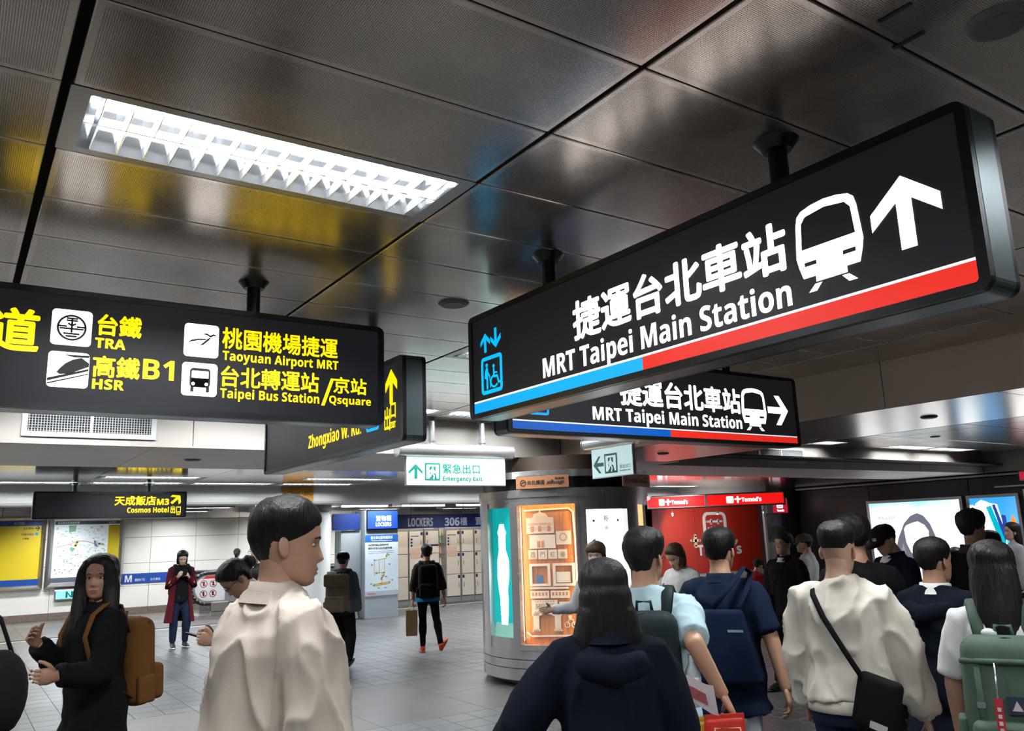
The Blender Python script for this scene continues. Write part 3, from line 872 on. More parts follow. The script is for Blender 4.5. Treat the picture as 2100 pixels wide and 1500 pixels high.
# ---- 5. Cosmos Hotel sign far left (front Y = 12.92)
r, F = hanging_sign('hanging_sign', 'long black sign with yellow Cosmos Hotel lettering in front of the map wall', 1.9, 13.0, 2.092, 1.985, .376, '-Y', (1.41, 2.37), HS, th=.14, rad=.02)
U = lambda x: x - .9075
Z = lambda z: z - 2.092
F.text('天成飯店', U(1.915), U(2.465), Z(2.268), Z(2.405), G_YEL, r, bold=.028)
F.text(sans('M3'), U(2.479), U(2.648), Z(2.272), Z(2.362), G_YEL, r, cap=True)
F.text(sans('Cosmos Hotel'), U(2.085), U(2.648), Z(2.165), Z(2.238), G_YEL, r, cap=True, bold=.01)
arrow(F, U(2.655), U(2.825), Z(2.272), Z(2.43), G_YEL, r, -45)
F.text('出口', U(2.672), U(2.815), Z(2.150), Z(2.258), G_YEL, r, bold=.02)
F.text(sans('EXIT'), U(2.76), U(2.812), Z(2.125), Z(2.148), G_YEL, r, cap=True)

# ================================================================== EMERGENCY EXIT LIGHTS
def running_man(F, u0, u1, v0, v1, parent, green, white):
    k = box_map(u0, u1, v0, v1); w = u1 - u0
    poly(F, [k(p) for p in ((0, 0), (1, 0), (1, 1), (0, 1))], green, parent, 'door_frame')
    poly(F, [k(p) for p in ((.10, .10), (.90, .10), (.90, .90), (.10, .90))], white, parent, 'door_light', .0024)
    poly(F, [k(p) for p in ((.30, .48), (.70, .40), (.78, .10), (.92, .10), (.92, .02), (.2, .02), (.36, .22))], green, parent, 'floor_shadow', .0036)
    poly(F, [k(p) for p in ((.30, .5), (.70, .5), (.70, .80), (.30, .80))], green, parent, 'doorway', .0036)
    bm = bmesh.new()
    prism(disc_pts(*k((.52, .73)), w * .055, 12), .0012, bm)
    stroke([k((.50, .64)), k((.46, .42))], w * .12, .0012, bm)
    stroke([k((.46, .62)), k((.34, .56)), k((.30, .46))], w * .055, .0012, bm)
    stroke([k((.54, .62)), k((.64, .50)), k((.76, .54))], w * .055, .0012, bm)
    stroke([k((.46, .44)), k((.60, .28)), k((.56, .10))], w * .075, .0012, bm)
    stroke([k((.44, .42)), k((.36, .24)), k((.20, .18))], w * .075, .0012, bm)
    F.put('running_figure', bm, white, parent, .0048)
def exit_light(label, cx, cy, z0, z1, width, facing, tube_r, rods, zc, m_panel, m_green, items):
    root = thing('emergency_exit_light', label, 'exit sign', (cx, cy, z0))
    h = z1 - z0
    if facing == '-Y': u = (1, 0, 0); o = (cx - width / 2, cy - .02, z0)
    else: u = (0, -1, 0); o = (cx - .02, cy + width / 2, z0)
    F = Face(o, u)
    F.put('panel_edge', prism([(0, 0), (width, 0), (width, h), (0, h)], .036), M_SILV, root, -.04)
    F.put('panel', prism([(.008, .008), (width - .008, .008), (width - .008, h - .004), (.008, h - .004)], .003), m_panel, root, -.004)
    ax = Vector(u); L = width / 2 + .09
    tb = obj('tube_housing', cyl(-ax * L + Vector((0, 0, h + tube_r * .95)), ax * L + Vector((0, 0, h + tube_r * .95)), tube_r, n=28), M_SILV, root)
    smooth(tb, 40)
    for s in (-1, 1):
        e = obj('end_cap', cyl(ax * L * s + Vector((0, 0, h + tube_r * .95)), ax * (L + .012) * s + Vector((0, 0, h + tube_r * .95)), tube_r * 1.06, n=28), M_SILV, root); smooth(e, 40)
    for d in rods:
        b0 = ax * d
        rd = obj('rod', cyl(b0 + Vector((0, 0, h + tube_r * 1.7)), b0 + Vector((0, 0, zc - z0)), .036, n=16), M_SILV, root); smooth(rd, 40)
        fl = obj('collar', cyl(b0 + Vector((0, 0, zc - z0 - .03)), b0 + Vector((0, 0, zc - z0)), .05, n=16), M_GREY, rd); smooth(fl, 40)
        nt_ = obj('nut', cyl(b0 + Vector((0, 0, h + tube_r * 2.2)), b0 + Vector((0, 0, h + tube_r * 2.2 + .035)), .045, n=8), M_SILV, rd)
    items(F, root)
    return root
def it1(F, r):
    U = lambda x: x - 4.036; Z = lambda z: z - 2.231
    arrow(F, U(4.065), U(4.235), Z(2.305), Z(2.468), M_GREEN, r, shape=[(.5, 1), (1, .5), (1, .30), (.62, .66), (.62, 0), (.40, 0), (.40, .66), (0, .30), (0, .5)])
    running_man(F, U(4.262), U(4.453), Z(2.288), Z(2.480), r, M_GREEN, G_PANEL)
    F.text('緊急出口', U(4.487), U(4.971), Z(2.365), Z(2.475), M_GREEN, r, bold=.018)
    F.text(sans('Emergency Exit'), U(4.485), U(5.001), Z(2.284), Z(2.335), M_GREEN, r, cap=True)
exit_light('wide white Emergency Exit light with green up arrow hanging before the lockers', 4.68, 8.02, 2.231, 2.548, 1.289, '-Y', .078, (-.31, .345), HC, G_PANEL, M_GREEN, it1)
def it2(F, r):
    U = lambda y: 6.641 - y; Z = lambda z: z - 2.215
    arrow(F, U(6.612), U(6.448), Z(2.262), Z(2.436), M_GREENP, r, 90, shape=[(.5, 1), (1, .46), (1, .26), (.62, .62), (.62, 0), (.40, 0), (.40, .62), (0, .26), (0, .46)])
    running_man(F, U(6.432), U(6.237), Z(2.253), Z(2.450), r, M_GREENP, G_PANEL2)
    F.text('緊急出口', U(6.203), U(6.046), Z(2.288), Z(2.326), M_GREENP, r, bold=.006)
    F.text(sans('Emergency Exit'), U(6.203), U(6.049), Z(2.260), Z(2.276), M_GREENP, r, cap=True)
exit_light('small pale exit light with green left arrow above the round kiosk', 5.52, 6.325, 2.215, 2.515, .631, '-X', .07, (-.2, .2), HC, G_PANEL2, M_GREENP, it2)

# ================================================================== ORANGE BOARD ON THE WHITE BEAM
r = thing('notice_board', 'small orange board on the white beam above the beige-jacket man', 'board', (4.9, 13.8, 2.36))
F = Face((4.6, 13.79, 2.36), (1, 0, 0))
M_OR = mat('orange_board', (.62, .27, .02), .5)
M_BRN = mat('brown_print', (.09, .03, .01), .6)
poly(F, [(.07, 0), (.57, 0), (.57, .215), (0, .215)], M_OR, r, 'board', 0, .008)
F.text('出入口', .40, .545, .09, .18, M_BRN, r, off=.011, bold=.012)
F.text('捷運台北車站', .11, .385, .11, .165, M_BRN, r, off=.011, bold=.005)
# ================================================================== ROUND DISPLAY KIOSK
KX, KY = 6.40, 8.33
def arc_slab(r0, r1, a0, a1, z0, z1, n=12, bm=None, mi=0):
    """curved slab between two radii and two angles (degrees)"""
    own = bmesh.new(); R = []
    full = abs(a1 - a0) >= 359.9
    k = n if full else n + 1
    for i in range(k):
        t = math.radians(a0 + (a1 - a0) * i / n); c, s = math.cos(t), math.sin(t)
        R.append([own.verts.new((c * r, s * r, z)) for r, z in ((r1, z0), (r1, z1), (r0, z1), (r0, z0))])
    for i in range(k if full else k - 1):
        A, B = R[i], R[(i + 1) % k]
        for j in range(4): own.faces.new((A[j], B[j], B[(j + 1) % 4], A[(j + 1) % 4]))
    if not full:
        own.faces.new(R[0][::-1]); own.faces.new(R[-1])
    bmesh.ops.recalc_face_normals(own, faces=own.faces[:])
    return merge(own, bm, mi)
def arc_face(r, a0, a1, prof, m, parent, name, n=8):
    """thin lit print on the drum: prof = [(z, s0, s1)] rows, s in 0..1 left to right"""
    own = bmesh.new(); rows = []
    for z, s0, s1 in prof:
        rows.append([own.verts.new((r * math.cos(math.radians(a0 + (a1 - a0) * (s0 + (s1 - s0) * i / n))), r * math.sin(math.radians(a0 + (a1 - a0) * (s0 + (s1 - s0) * i / n))), z)) for i in range(n + 1)])
    for j in range(len(rows) - 1):
        for i in range(n): own.faces.new((rows[j][i], rows[j][i + 1], rows[j + 1][i + 1], rows[j + 1][i]))
    return obj(name, own, m, parent)
M_KST = mat('kiosk_steel', (.66, .63, .64), .25, .82, bump=.03, bscale=60, stretch=(1, 1, 30))
M_KDK = mat('kiosk_dark_band', (.012, .012, .015), .2)
M_WOOD = mat('orange_pine', (.62, .22, .05), .45, var=.3, vscale=5, stretch=(6, 6, .5))
M_PALE = mat('pale_cutout', (.86, .70, .60), .6)
G_WARM = mat('warm_tube', (1, .9, .7), .5, emit=(1.0, .76, .40), es=20.0)
G_TEAL = glowm('lit_teal', (0.0, .42, .42), .8)
G_TEALW = glowm('lit_teal_white', (.75, 1, 1), 2.2)
G_FROST = glowm('lit_frost', (.95, .98, .95), 1.7)
G_WARMP = glowm('lit_warm_panel', (1.0, .62, .25), 1.1)
M_PANE = mat('thin_glass', (1, 1, 1), .04, alpha=.06, spec=.5)
kk = thing('display_kiosk', 'round steel display kiosk with an orange lit wooden showcase', 'kiosk', (KX, KY, 0))
obj('plinth', cyl((0, 0, 0), (0, 0, .08), .9, n=48), M_KDK, kk)
for z0, z1 in ((.08, .202), (.210, .298), (.306, .405)):
    smooth(obj('base_ring', arc_slab(.9, 1.05, 0, 360, z0, z1, 64), M_KST, kk), 40)
smooth(obj('lower_core', cyl((0, 0, .08), (0, 0, .42), .95, n=48), M_KDK, kk), 40)
# steel uprights and closed panels of the drum
for a0, a1 in ((150, 172), (195.8, 200.2), (241.4, 246.5), (277.4, 289.4), (331, 349), (375, 393), (437, 455), (499, 510)):
    smooth(obj('upright', arc_slab(.93, 1.05, a0, a1, .405, 2.09, 8), M_KST, kk), 40)
for a0, a1 in ((349, 375), (393, 437), (455, 499)):
    smooth(obj('drum_panel', arc_slab(.97, 1.02, a0, a1, .405, 2.09, 12), M_KST, kk), 40)
for nm, r0, r1, z0, z1, m in (('window_head', .86, 1.05, 2.045, 2.09, M_KST), ('cornice_ring', .86, 1.062, 2.09, 2.18, M_KST), ('dark_band', .80, 1.01, 2.18, 2.31, M_KDK), ('top_ring', .80, 1.062, 2.31, 2.39, M_KST)):
    smooth(obj(nm, arc_slab(r0, r1, 0, 360, z0, z1, 64), m, kk), 40)
smooth(obj('roof', cyl((0, 0, 2.37), (0, 0, 2.385), 1.03, n=48), M_KDK, kk), 40)
smooth(obj('pillar_core', cyl((0, 0, 2.385), (0, 0, 2.585), .74, n=40), mat('brown_pillar', (.10, .07, .055), .35), kk), 40)
smooth(obj('inner_core', cyl((0, 0, .4), (0, 0, 2.2), .62, n=32), M_KDK, kk), 40)
# teal light box
smooth(obj('light_box', arc_slab(.90, .985, 172, 195.8, .53, 1.985, 8), G_TEAL, kk), 40)
obj('sill', arc_slab(.90, 1.04, 172, 195.8, .405, .53, 8), M_KST, kk)
obj('lintel', arc_slab(.90, 1.04, 172, 195.8, 1.985, 2.05, 8), M_KST, kk)
arc_face(.9875, 172, 195.8, [(.66, .38, .66), (.78, .36, .70), (.95, .34, .72), (1.05, .28, .70), (1.2, .22, .78), (1.38, .24, .78), (1.45, .30, .72), (1.5, .34, .66), (1.66, .34, .66), (1.70, .28, .70), (1.74, .34, .64), (1.80, .40, .60)], G_TEALW, kk, 'bright_figure')
arc_face(.9872, 172, 195.8, [(.53, .0, 1), (.60, 0, 1), (.68, .1, .9)], glowm('lit_teal_pale', (.22, .5, .42), .7), kk, 'print_foot')
# frosted white light box with two fixings and small characters
smooth(obj('light_box', arc_slab(.90, .975, 246.5, 277.4, .50, 1.93, 8), G_FROST, kk), 40)
obj('sill', arc_slab(.90, 1.04, 246.5, 277.4, .405, .50, 8), M_KST, kk)
obj('lintel', arc_slab(.90, 1.04, 246.5, 277.4, 1.93, 2.05, 8), M_KST, kk)
def drum_face(ang, dist, z0=0.0, off=0.0):
    n = Vector((math.cos(math.radians(ang)), math.sin(math.radians(ang)), 0)); u = Vector((-n.y, n.x, 0))
    return Face(Vector((KX, KY, z0)) + n * dist, u)
Fw = drum_face(262, .983)
M_PRN = mat('dark_red_print', (.25, .05, .02), .6)
Fw.text('新', -.035, .035, 1.79, 1.86, M_PRN, kk, off=.004, bold=.01)
Fw.text('品', -.02, .02, 1.70, 1.74, M_PRN, kk, off=.004)
Fw.put('blue_card', prism([(-.21, 1.38), (-.15, 1.40), (-.16, 1.60), (-.2, 1.58)], .002), mat('blue_print', (.02, .35, .55), .6), kk, .003)
for a in (252.5, 271.5):
    c = Vector((math.cos(math.radians(a)), math.sin(math.radians(a)), 0))
    obj('fixing', cyl(c * .97 + Vector((0, 0, 1.80)), c * .995 + Vector((0, 0, 1.80)), .014, n=10), M_KST, kk)
# warm box at the right flank
smooth(obj('light_box', arc_slab(.90, .985, 289.4, 331, .50, 1.98, 8), G_WARMP, kk), 40)
obj('sill', arc_slab(.90, 1.04, 289.4, 331, .405, .50, 8), M_KST, kk)
obj('lintel', arc_slab(.90, 1.04, 289.4, 331, 1.98, 2.05, 8), M_KST, kk)
# showcase: steel door with glass, pine back wall, warm tubes, pale cut-out scenery
A0, A1 = 200.2, 241.4
for z0, z1 in ((.405, .462), (2.0, 2.05)):
    smooth(obj('door_rail', arc_slab(.99, 1.06, A0, A1, z0, z1, 14), M_KST, kk), 40)
for a0, a1 in ((A0, A0 + 1.8), (A1 - 1.8, A1)):
    smooth(obj('door_stile', arc_slab(.99, 1.06, a0, a1, .462, 2.0, 3), M_KST, kk), 40)
smooth(obj('door_glass', arc_slab(1.025, 1.03, A0 + 1.8, A1 - 1.8, .462, 2.0, 14), M_PANE, kk), 40)
obj('door_lock', cyl((1.055 * math.cos(math.radians(A0 + .9)), 1.055 * math.sin(math.radians(A0 + .9)), 1.23), (1.075 * math.cos(math.radians(A0 + .9)), 1.075 * math.sin(math.radians(A0 + .9)), 1.23), .012, n=10), M_KST, kk)
Fk = drum_face(220.8, .845)
W = .372
for i in range(7):
    a = -W + 2 * W * i / 7
    Fk.put('pine_board', prism([(a + .001, .44), (a + 2 * W / 7 - .001, .44), (a + 2 * W / 7 - .001, 2.06), (a + .001, 2.06)], .02), M_WOOD, kk, -.02)
for s in (-1, 1):
    Fk.put('side_wall', prism([(s * W, .44), (s * (W + .012), .44), (s * (W + .012), 2.06), (s * W, 2.06)][::s], .10), M_WOOD, kk, -.02)
    q = Fk.put('side_tube', cyl((s * (W - .028), .50, .06), (s * (W - .028), 1.98, .06), .019, n=10), G_WARM, kk)
Fk.put('top_tube', cyl((-W + .06, 2.015, .09), (W - .06, 2.015, .09), .009, n=8), G_WARM, kk)
Fk.put('case_floor', prism([(-W, .43), (W, .43), (W, .45), (-W, .45)], .10), M_WOOD, kk, -.02)
def px(x, y): return (-W + (x - 1066) / (1188 - 1066) * 2 * W, 2.04 - (y - 1028) / (1325 - 1028) * 1.58)
def pal(pts, name, m=None, off=.012, d=.014): return Fk.put(name, prism([px(*p) for p in pts], d), m or M_PALE, kk, off)
def rc(x0, y0, x1, y1): return [(x0, y1), (x1, y1), (x1, y0), (x0, y0)]
bm = stroke([px(*p) for p in [(1080, 1046), (1166, 1044), (1174, 1052), (1176, 1110), (1176, 1200), (1174, 1300), (1165, 1309), (1086, 1310), (1078, 1302)]], .018, .012)
Fk.put('line_frame', bm, M_PALE, kk, .01)
pal(rc(1083, 1062, 1136, 1096), 'facade')
pal([(1094, 1062), (1126, 1062), (1121, 1054), (1112, 1051), (1110, 1046), (1108, 1051), (1099, 1054)], 'facade_roof')
for x in (1091, 1106, 1124): pal(rc(x, 1080, x + 6, 1092), 'facade_arch', M_WOOD, .0265, .001)
for y in (1074, 1077, 1084, 1088): pal([(1086, y + .8), (1133, y + .8), (1133, y), (1086, y)], 'facade_course', M_WOOD, .0265, .0008)
pal(rc(1088, 1099, 1138, 1128), 'lower_storey')
for x in (1103, 1111): pal(rc(x, 1112, x + 6, 1126), 'doorway', M_WOOD, .0265, .001)
pal(rc(1140, 1092, 1168, 1121), 'emblem_card')
Fk.put('emblem', ring_prism(disc_pts(*px(1154, 1105), .045, 20), disc_pts(*px(1154, 1105), .034, 20), .002), mat('pale_gold', (.5, .36, .16), .5), kk, .027)
for i, ch in enumerate('西門紅樓'):
    x = 1085 + i * 19.2
    pal(rc(x, 1131, x + 17, 1150), 'name_card')
    a, b_ = px(x + 4, 1147), px(x + 13.5, 1135)
    Fk.text(ch, a[0], b_[0], a[1], b_[1], mat('pale_gold', (.5, .36, .16), .5), kk, off=.028)
for x0, x1 in ((1086, 1126), (1131, 1173)):
    o_ = [px(*p) for p in rc(x0, 1160, x1, 1207)]; i_ = [px(*p) for p in rc(x0 + 5, 1165, x1 - 5, 1202)]
    Fk.put('picture_frame', ring_prism(o_, i_, .02), M_PALE, kk, .01)
pal(rc(1098, 1184, 1111, 1201), 'photo_card', mat('photo_blue', (.05, .16, .35), .4), .012, .004)
pal(rc(1137, 1178, 1164, 1200), 'leaflet', mat('leaflet_white', (.8, .72, .66), .5), .012, .004)
pal(rc(1086, 1209, 1160, 1213), 'tram_wire')
for x0 in (1086, 1125):
    pal(rc(x0, 1217, x0 + 36, 1232), 'tram_car')
    for i in range(5): pal(rc(x0 + 3 + i * 6.6, 1220, x0 + 6.5 + i * 6.6, 1227), 'tram_window', M_WOOD, .0265, .001)
pal(rc(1088, 1236, 1137, 1262), 'movie_board')
a, b_ = px(1095, 1255), px(1132, 1243)
Fk.text(serif('MOVIE'), a[0], b_[0], a[1], b_[1], mat('pale_gold', (.5, .36, .16), .5), kk, off=.028)
for y in (1238, 1259):
    for i in range(8): pal(rc(1094 + i * 5, y, 1096 + i * 5, y + 2), 'film_hole', M_WOOD, .0265, .001)
for x in (1090, 1131):
    pal(rc(x, 1262, x + 11, 1300), 'gate_pier'); pal(rc(x - 2, 1296, x + 13, 1300), 'pier_foot'); pal(rc(x - 2, 1262, x + 13, 1268), 'pier_cap')
pal([(1101, 1262), (1131, 1262), (1131, 1270), (1124, 1265), (1108, 1265), (1101, 1270)][::-1], 'gate_arch')
pal(rc(1141, 1240, 1166, 1259), 'blank_card')
bm = bmesh.new()
for cx in (1154, 1167):
    c = px(cx, 1287); ring_prism(disc_pts(*c, .032, 16), disc_pts(*c, .024, 16), .01, bm)
stroke([px(1154, 1287), px(1158, 1276), px(1165, 1276), px(1167, 1287)], .008, .01, bm)
prism(disc_pts(*px(1160, 1271), .02, 10), .01, bm)
Fk.put('bicycle_cutout', bm, M_PALE, kk, .012)
# copper shop boards on the dark band
M_COP = mat('copper_board', (.55, .24, .12), .35, .3)
M_INK = mat('dark_ink', (.015, .01, .01), .5)
M_BOLT = mat('bright_foil', (.85, .8, .7), .2, .9)
for ang, full in ((220.3, True), (287, True)):
    Fb = drum_face(ang, 1.07)
    bd = Fb.put('shop_board', prism([(-.31, 2.187), (.31, 2.187), (.31, 2.325), (-.31, 2.325)], .015), M_COP, kk)
    Fb.put('board_foil', prism([(-.29, 2.180), (.29, 2.180), (.29, 2.187), (-.29, 2.187)], .012), M_BOLT, kk)
    Fb.put('board_foil', prism([(-.29, 2.325), (.29, 2.325), (.29, 2.332), (-.29, 2.332)], .012), M_BOLT, kk)
    Fb.put('emblem', ring_prism(disc_pts(-.225, 2.25, .037, 24), disc_pts(-.225, 2.25, .027, 24), .002), M_INK, kk, .015)
    Fb.put('emblem', stroke([(-.245, 2.243), (-.225, 2.258), (-.205, 2.257)], .012, .002), M_INK, kk, .015)
    Fb.text('台北捷運', -.175, .03, 2.228, 2.278, M_INK, kk, off=.017, bold=.02)
    Fb.text(serif_it('shop'), .05, .26, 2.215, 2.275, M_INK, kk, off=.017)
    Fb.text('商品館', .15, .26, 2.277, 2.303, M_INK, kk, off=.017, bold=.01)
Fb = drum_face(262.5, 1.064)
Fb.put('number_plate', prism([(-.09, 2.10), (.09, 2.10), (.09, 2.165), (-.09, 2.165)], .004), M_KST, kk)
obj('foot_bracket', box(-.905, -.80, -.40, -.38, 0, .07, bev=.004), M_KST, kk)

# ================================================================== LOCKERS
M_LDOOR = mat('cream_locker_door', (.72, .64, .55), .4)
M_LFR = mat('grey_locker_frame', (.25, .245, .24), .45)
M_NAVY = mat('navy_label', (.012, .02, .09), .5)
M_PAPER = mat('paper_notice', (.70, .66, .62), .7, var=.12, vscale=30)
M_PINK = mat('peach_notice', (.66, .44, .34), .7, var=.15, vscale=30)
def lbx(x0, x1, y0, y1, z0, z1, bev=0): return box(x0, x1, y0, y1, z0, z1, bev=bev)
cols = [(9.42, 9.82), (9.87, 10.25), (10.34, 10.72), (10.96, 11.355), (11.425, 11.785), (11.84, 12.22), (12.28, 12.66), (12.72, 13.1)]
llab = ['cream locker column half hidden behind the information pillar', 'cream locker column with a paper notice on its upper doors', 'cream locker column with a pale instruction sheet beside the glazed slot',
        'cream locker column with notices right of the glazed slot', 'plain cream locker column with navy number tags', 'cream locker column just beside the kiosk', 'cream locker column behind the kiosk, nearer one', 'cream locker column behind the kiosk, farther one']
for i, (x0, x1) in enumerate(cols):
    t = thing('locker_column', llab[i], 'lockers', ((x0 + x1) / 2, 19.4, 0), 0, 'station lockers')
    w = (x1 - x0) / 2
    obj('body', lbx(-w - .03, w + .03, .03, .6, 0, 1.90), M_LFR, t)
    obj('kick_plate', lbx(-w - .02, w + .02, .015, .03, 0, .12), M_LFR, t)
    for j, (z0, z1) in enumerate(((.141, .69), (.705, 1.258), (1.273, 1.835))):
        d = obj('door', lbx(-w, w, 0, .028, z0, z1, .004), M_LDOOR, t)
        side = 1 if i in (1, 3) else -1
        obj('number_tag', lbx(side * w - side * .005 - .06 * (side > 0), side * w - side * .005 + .06 * (side < 0), -.003, 0, z1 - .10, z1 - .02), M_NAVY, d)
        obj('handle', lbx(side * (w - .05) - .006, side * (w - .05) + .006, -.012, 0, z0 + .22, z0 + .34), M_LFR, d)
    if i in (1, 3):
        obj('notice', lbx(-w + .03, w - .12, -.004, -.001, 1.45, 1.72), M_PAPER, t)
        obj('notice', lbx(-w + .02, w - .08, -.004, -.001, 1.16, 1.42), M_PINK, t)
        for z in (1.66, 1.58, 1.50): obj('print_block', lbx(-w + .03, -w + .08, -.006, -.004, z - .05, z), M_NAVY, t)
        obj('print_block', lbx(-w + .03, w - .12, -.006, -.004, 1.705, 1.725), M_NAVY, t)
    if i == 2:
        obj('notice', lbx(-.06, .17, -.004, -.001, 1.50, 1.80), M_PAPER, t)
        obj('print_block', lbx(-.08, .18, -.006, -.001, 1.45, 1.49), M_NAVY, t)
t = thing('glazed_slot', 'narrow glazed slot with lit goods between the locker columns', 'display', (10.84, 19.42, 0))
obj('back', lbx(-.085, .085, .3, .32, 0, 1.9), mat('slot_back', (.35, .25, .15), .5, emit=(.9, .6, .3), es=.35), t)
for s in (-1, 1): obj('jamb', lbx(s * .088 - .006, s * .088 + .006, 0, .3, 0, 1.95), M_LFR, t)
for z, c in ((.75, (.5, .3, .1)), (1.05, (.6, .5, .3)), (1.35, (.6, .2, .1)), (1.62, (.15, .5, .2)), (1.8, (.7, .6, .2))):
    obj('shelf', lbx(-.08, .08, .05, .28, z - .1, z - .09), M_LFR, t)
    obj('goods', cyl((0, .15, z - .09), (0, .15, z + .08), .05, .03, n=12), mat('goods_%d' % int(z * 100), c, .4, emit=c, es=.3), t)
obj('pane', lbx(-.082, .082, .02, .024, .1, 1.9), M_PANE, t)
# banner with the locker count
t = thing('locker_banner', 'long blue banner reading LOCKERS 306 above the locker columns', 'sign', (10.45, 18.3, 1.9))
M_BANB = mat('banner_blue', (.006, .022, .13), .4)
obj('board', lbx(-1.46, 2.6, -.02, .04, 0, .335, .004), M_BANB, t)
F = Face((8.99, 18.278, 1.9), (1, 0, 0))
M_SILVL = mat('silver_letters', (.50, .50, .56), .4, emit=(.5, .5, .56), es=.12)
F.text(sans('LOCKERS'), .27, .96, .045, .25, M_SILVL, t, cap=True)
F.text(sans('306'), 1.29, 1.72, .04, .245, M_SILVL, t, cap=True)
F.text('櫃', 1.74, 1.945, .04, .25, M_SILVL, t, bold=.01)
F.text('置物櫃', 2.19, 2.85, .05, .25, M_SILVL, t, bold=.01)
for x in (-1.1, .4, 2.0): obj('hanger', cyl((x, .01, .335), (x, .01, .75), .012, n=8), M_LFR, t)
# batten lamps above
G_BATT = mat('batten_tube', (1, 1, 1), .5, emit=(1.0, .93, .78), es=7.0); G_BATT.cycles.emission_sampling = 'NONE'
BL = bpy.data.lights.new('batten_light', 'AREA'); BL.shape = 'RECTANGLE'; BL.size = 1.15; BL.size_y = .04; BL.energy = 12; BL.color = (1, .92, .8)
for i, x in enumerate((8.33, 9.94, 11.5)):
    t = thing('batten_lamp', ['warm fluorescent batten above the information pillar', 'warm fluorescent batten above the word LOCKERS', 'warm fluorescent batten above the number 306'][i], 'lamp', (x, 18.75, 2.46))
    obj('housing', lbx(-.62, .62, -.05, .05, .03, .19, .006), M_ALU, t)
    obj('tube', cyl((-.6, -.02, .012), (-.14, -.02, .012) if i == 1 else (.2, -.02, .012), .025, n=10), G_BATT, t)
    obj('tube', cyl((-.12, -.02, .012) if i == 1 else (.22, -.02, .012), (.6, -.02, .012), .025, n=10), G_BATT, t)
    o = bpy.data.objects.new('batten_light', BL); o.location = (0, -.02, -.02); o.rotation_euler = (math.radians(20), 0, 0); link(o, t)

# ================================================================== INFORMATION PILLAR
M_PIL = mat('pillar_grey', (.34, .38, .41), .4, .1)
t = thing('information_pillar', 'grey pillar with blue LOCKERS head and a white locker map poster', 'sign pillar', (7.935, 17.15, 0))
obj('body', lbx(-.395, .395, -.2, .35, 0, 2.30, .006), M_PIL, t)
obj('flank', lbx(-.87, -.40, 0, .35, 0, 1.88, .006), M_PIL, t)
obj('flank_head', lbx(-1.07, -.45, -.05, .02, 1.885, 2.24, .006), M_BANB, t)
obj('head_frame', lbx(-.37, .375, -.245, -.2, 1.875, 2.30, .004), mat('head_black', (.01, .01, .012), .3), t)
F = Face((7.54, 16.9, 0), (1, 0, 0))
G_HEAD = glowm('lit_head_blue', (0.004, .05, .36), .55)
F.put('head_panel', prism([(.04, 1.90), (.76, 1.90), (.76, 2.28), (.04, 2.28)], .002), G_HEAD, t, .004)
G_SOFTW = glowm('soft_lit_white', (.62, .82, 1.0), .8)
F.text('置物櫃', .235, .605, 2.06, 2.185, G_SOFTW, t, off=.008, bold=.012)
F.text(sans('LOCKERS'), .228, .605, 1.95, 2.035, G_SOFTW, t, off=.008, cap=True)
Fp = Face((7.54, 16.945, 0), (1, 0, 0))
M_POST = mat('poster_white', (.62, .72, .80), .5)
pst = Fp.put('poster', prism([(.0, .47), (.79, .47), (.79, 1.765), (.0, 1.765)], .004), M_POST, t)
M_POSTB = mat('poster_blue', (.01, .10, .36), .5)
Fp.put('poster_head', prism([(.0, 1.61), (.79, 1.61), (.79, 1.765), (.0, 1.765)], .002), M_POSTB, t, .004)
Fp.text('臺北車站置物櫃資訊', .13, .66, 1.67, 1.74, M_WPRINT, t, off=.008, bold=.006)
Fp.put('poster_line', prism([(.15, 1.635), (.64, 1.635), (.64, 1.645), (.15, 1.645)], .001), M_WPRINT, t, .007)
M_TXT = mat('grey_print', (.09, .11, .14), .6)
Fp.text('本區置物櫃全部使用中時', .07, .56, 1.525, 1.575, M_TXT, t, off=.006)
Fp.text('請利用車站其他置物櫃', .07, .64, 1.455, 1.505, M_TXT, t, off=.006)
M_TXT2 = mat('light_print', (.36, .42, .47), .6)
for z in (1.41, 1.375): Fp.put('text_line', prism([(.07, z), (.68, z), (.68, z + .012), (.07, z + .012)], .001), M_TXT2, t, .005)
M_MAPY = mat('map_yellow', (.62, .44, .08), .6)
M_MAPO = mat('map_red', (.55, .16, .08), .6)
bm = bmesh.new()
for a in ([(.22, .90), (.22, 1.22), (.50, 1.26), (.52, 1.30)], [(.33, .94), (.33, 1.22)], [(.46, .94), (.46, 1.24)], [(.24, .96), (.46, .96)], [(.40, .70), (.40, .95)]): stroke(a, .013, .001, bm)
for a in ([(.20, .70), (.58, .74)],): stroke(a, .04, .001, bm)
stroke([(.38, .82), (.44, .90)], .035, .001, bm); stroke([(.50, 1.30), (.53, 1.36)], .035, .001, bm)
Fp.put('locker_map', bm, M_MAPY, t, .005)
for p in ((.2, 1.22), (.25, .94), (.42, .94), (.47, .86), (.54, 1.32), (.34, .72), (.30, .62), (.46, .62), (.12, .72), (.62, .78), (.56, 1.12), (.14, 1.12)):
    Fp.put('map_mark', prism([(p[0], p[1]), (p[0] + .04, p[1]), (p[0] + .04, p[1] + .018), (p[0], p[1] + .018)], .001), M_TXT if random.random() < .7 else M_MAPO, t, .006)
Fp.put('poster_foot', prism([(.0, .47), (.79, .47), (.79, .57), (.0, .57)], .001), mat('poster_foot', (.46, .48, .56), .5), t, .005)
Fp.put('foot_print', prism([(.06, .51), (.24, .51), (.24, .53), (.06, .53)], .001), M_MAPO, t, .007)

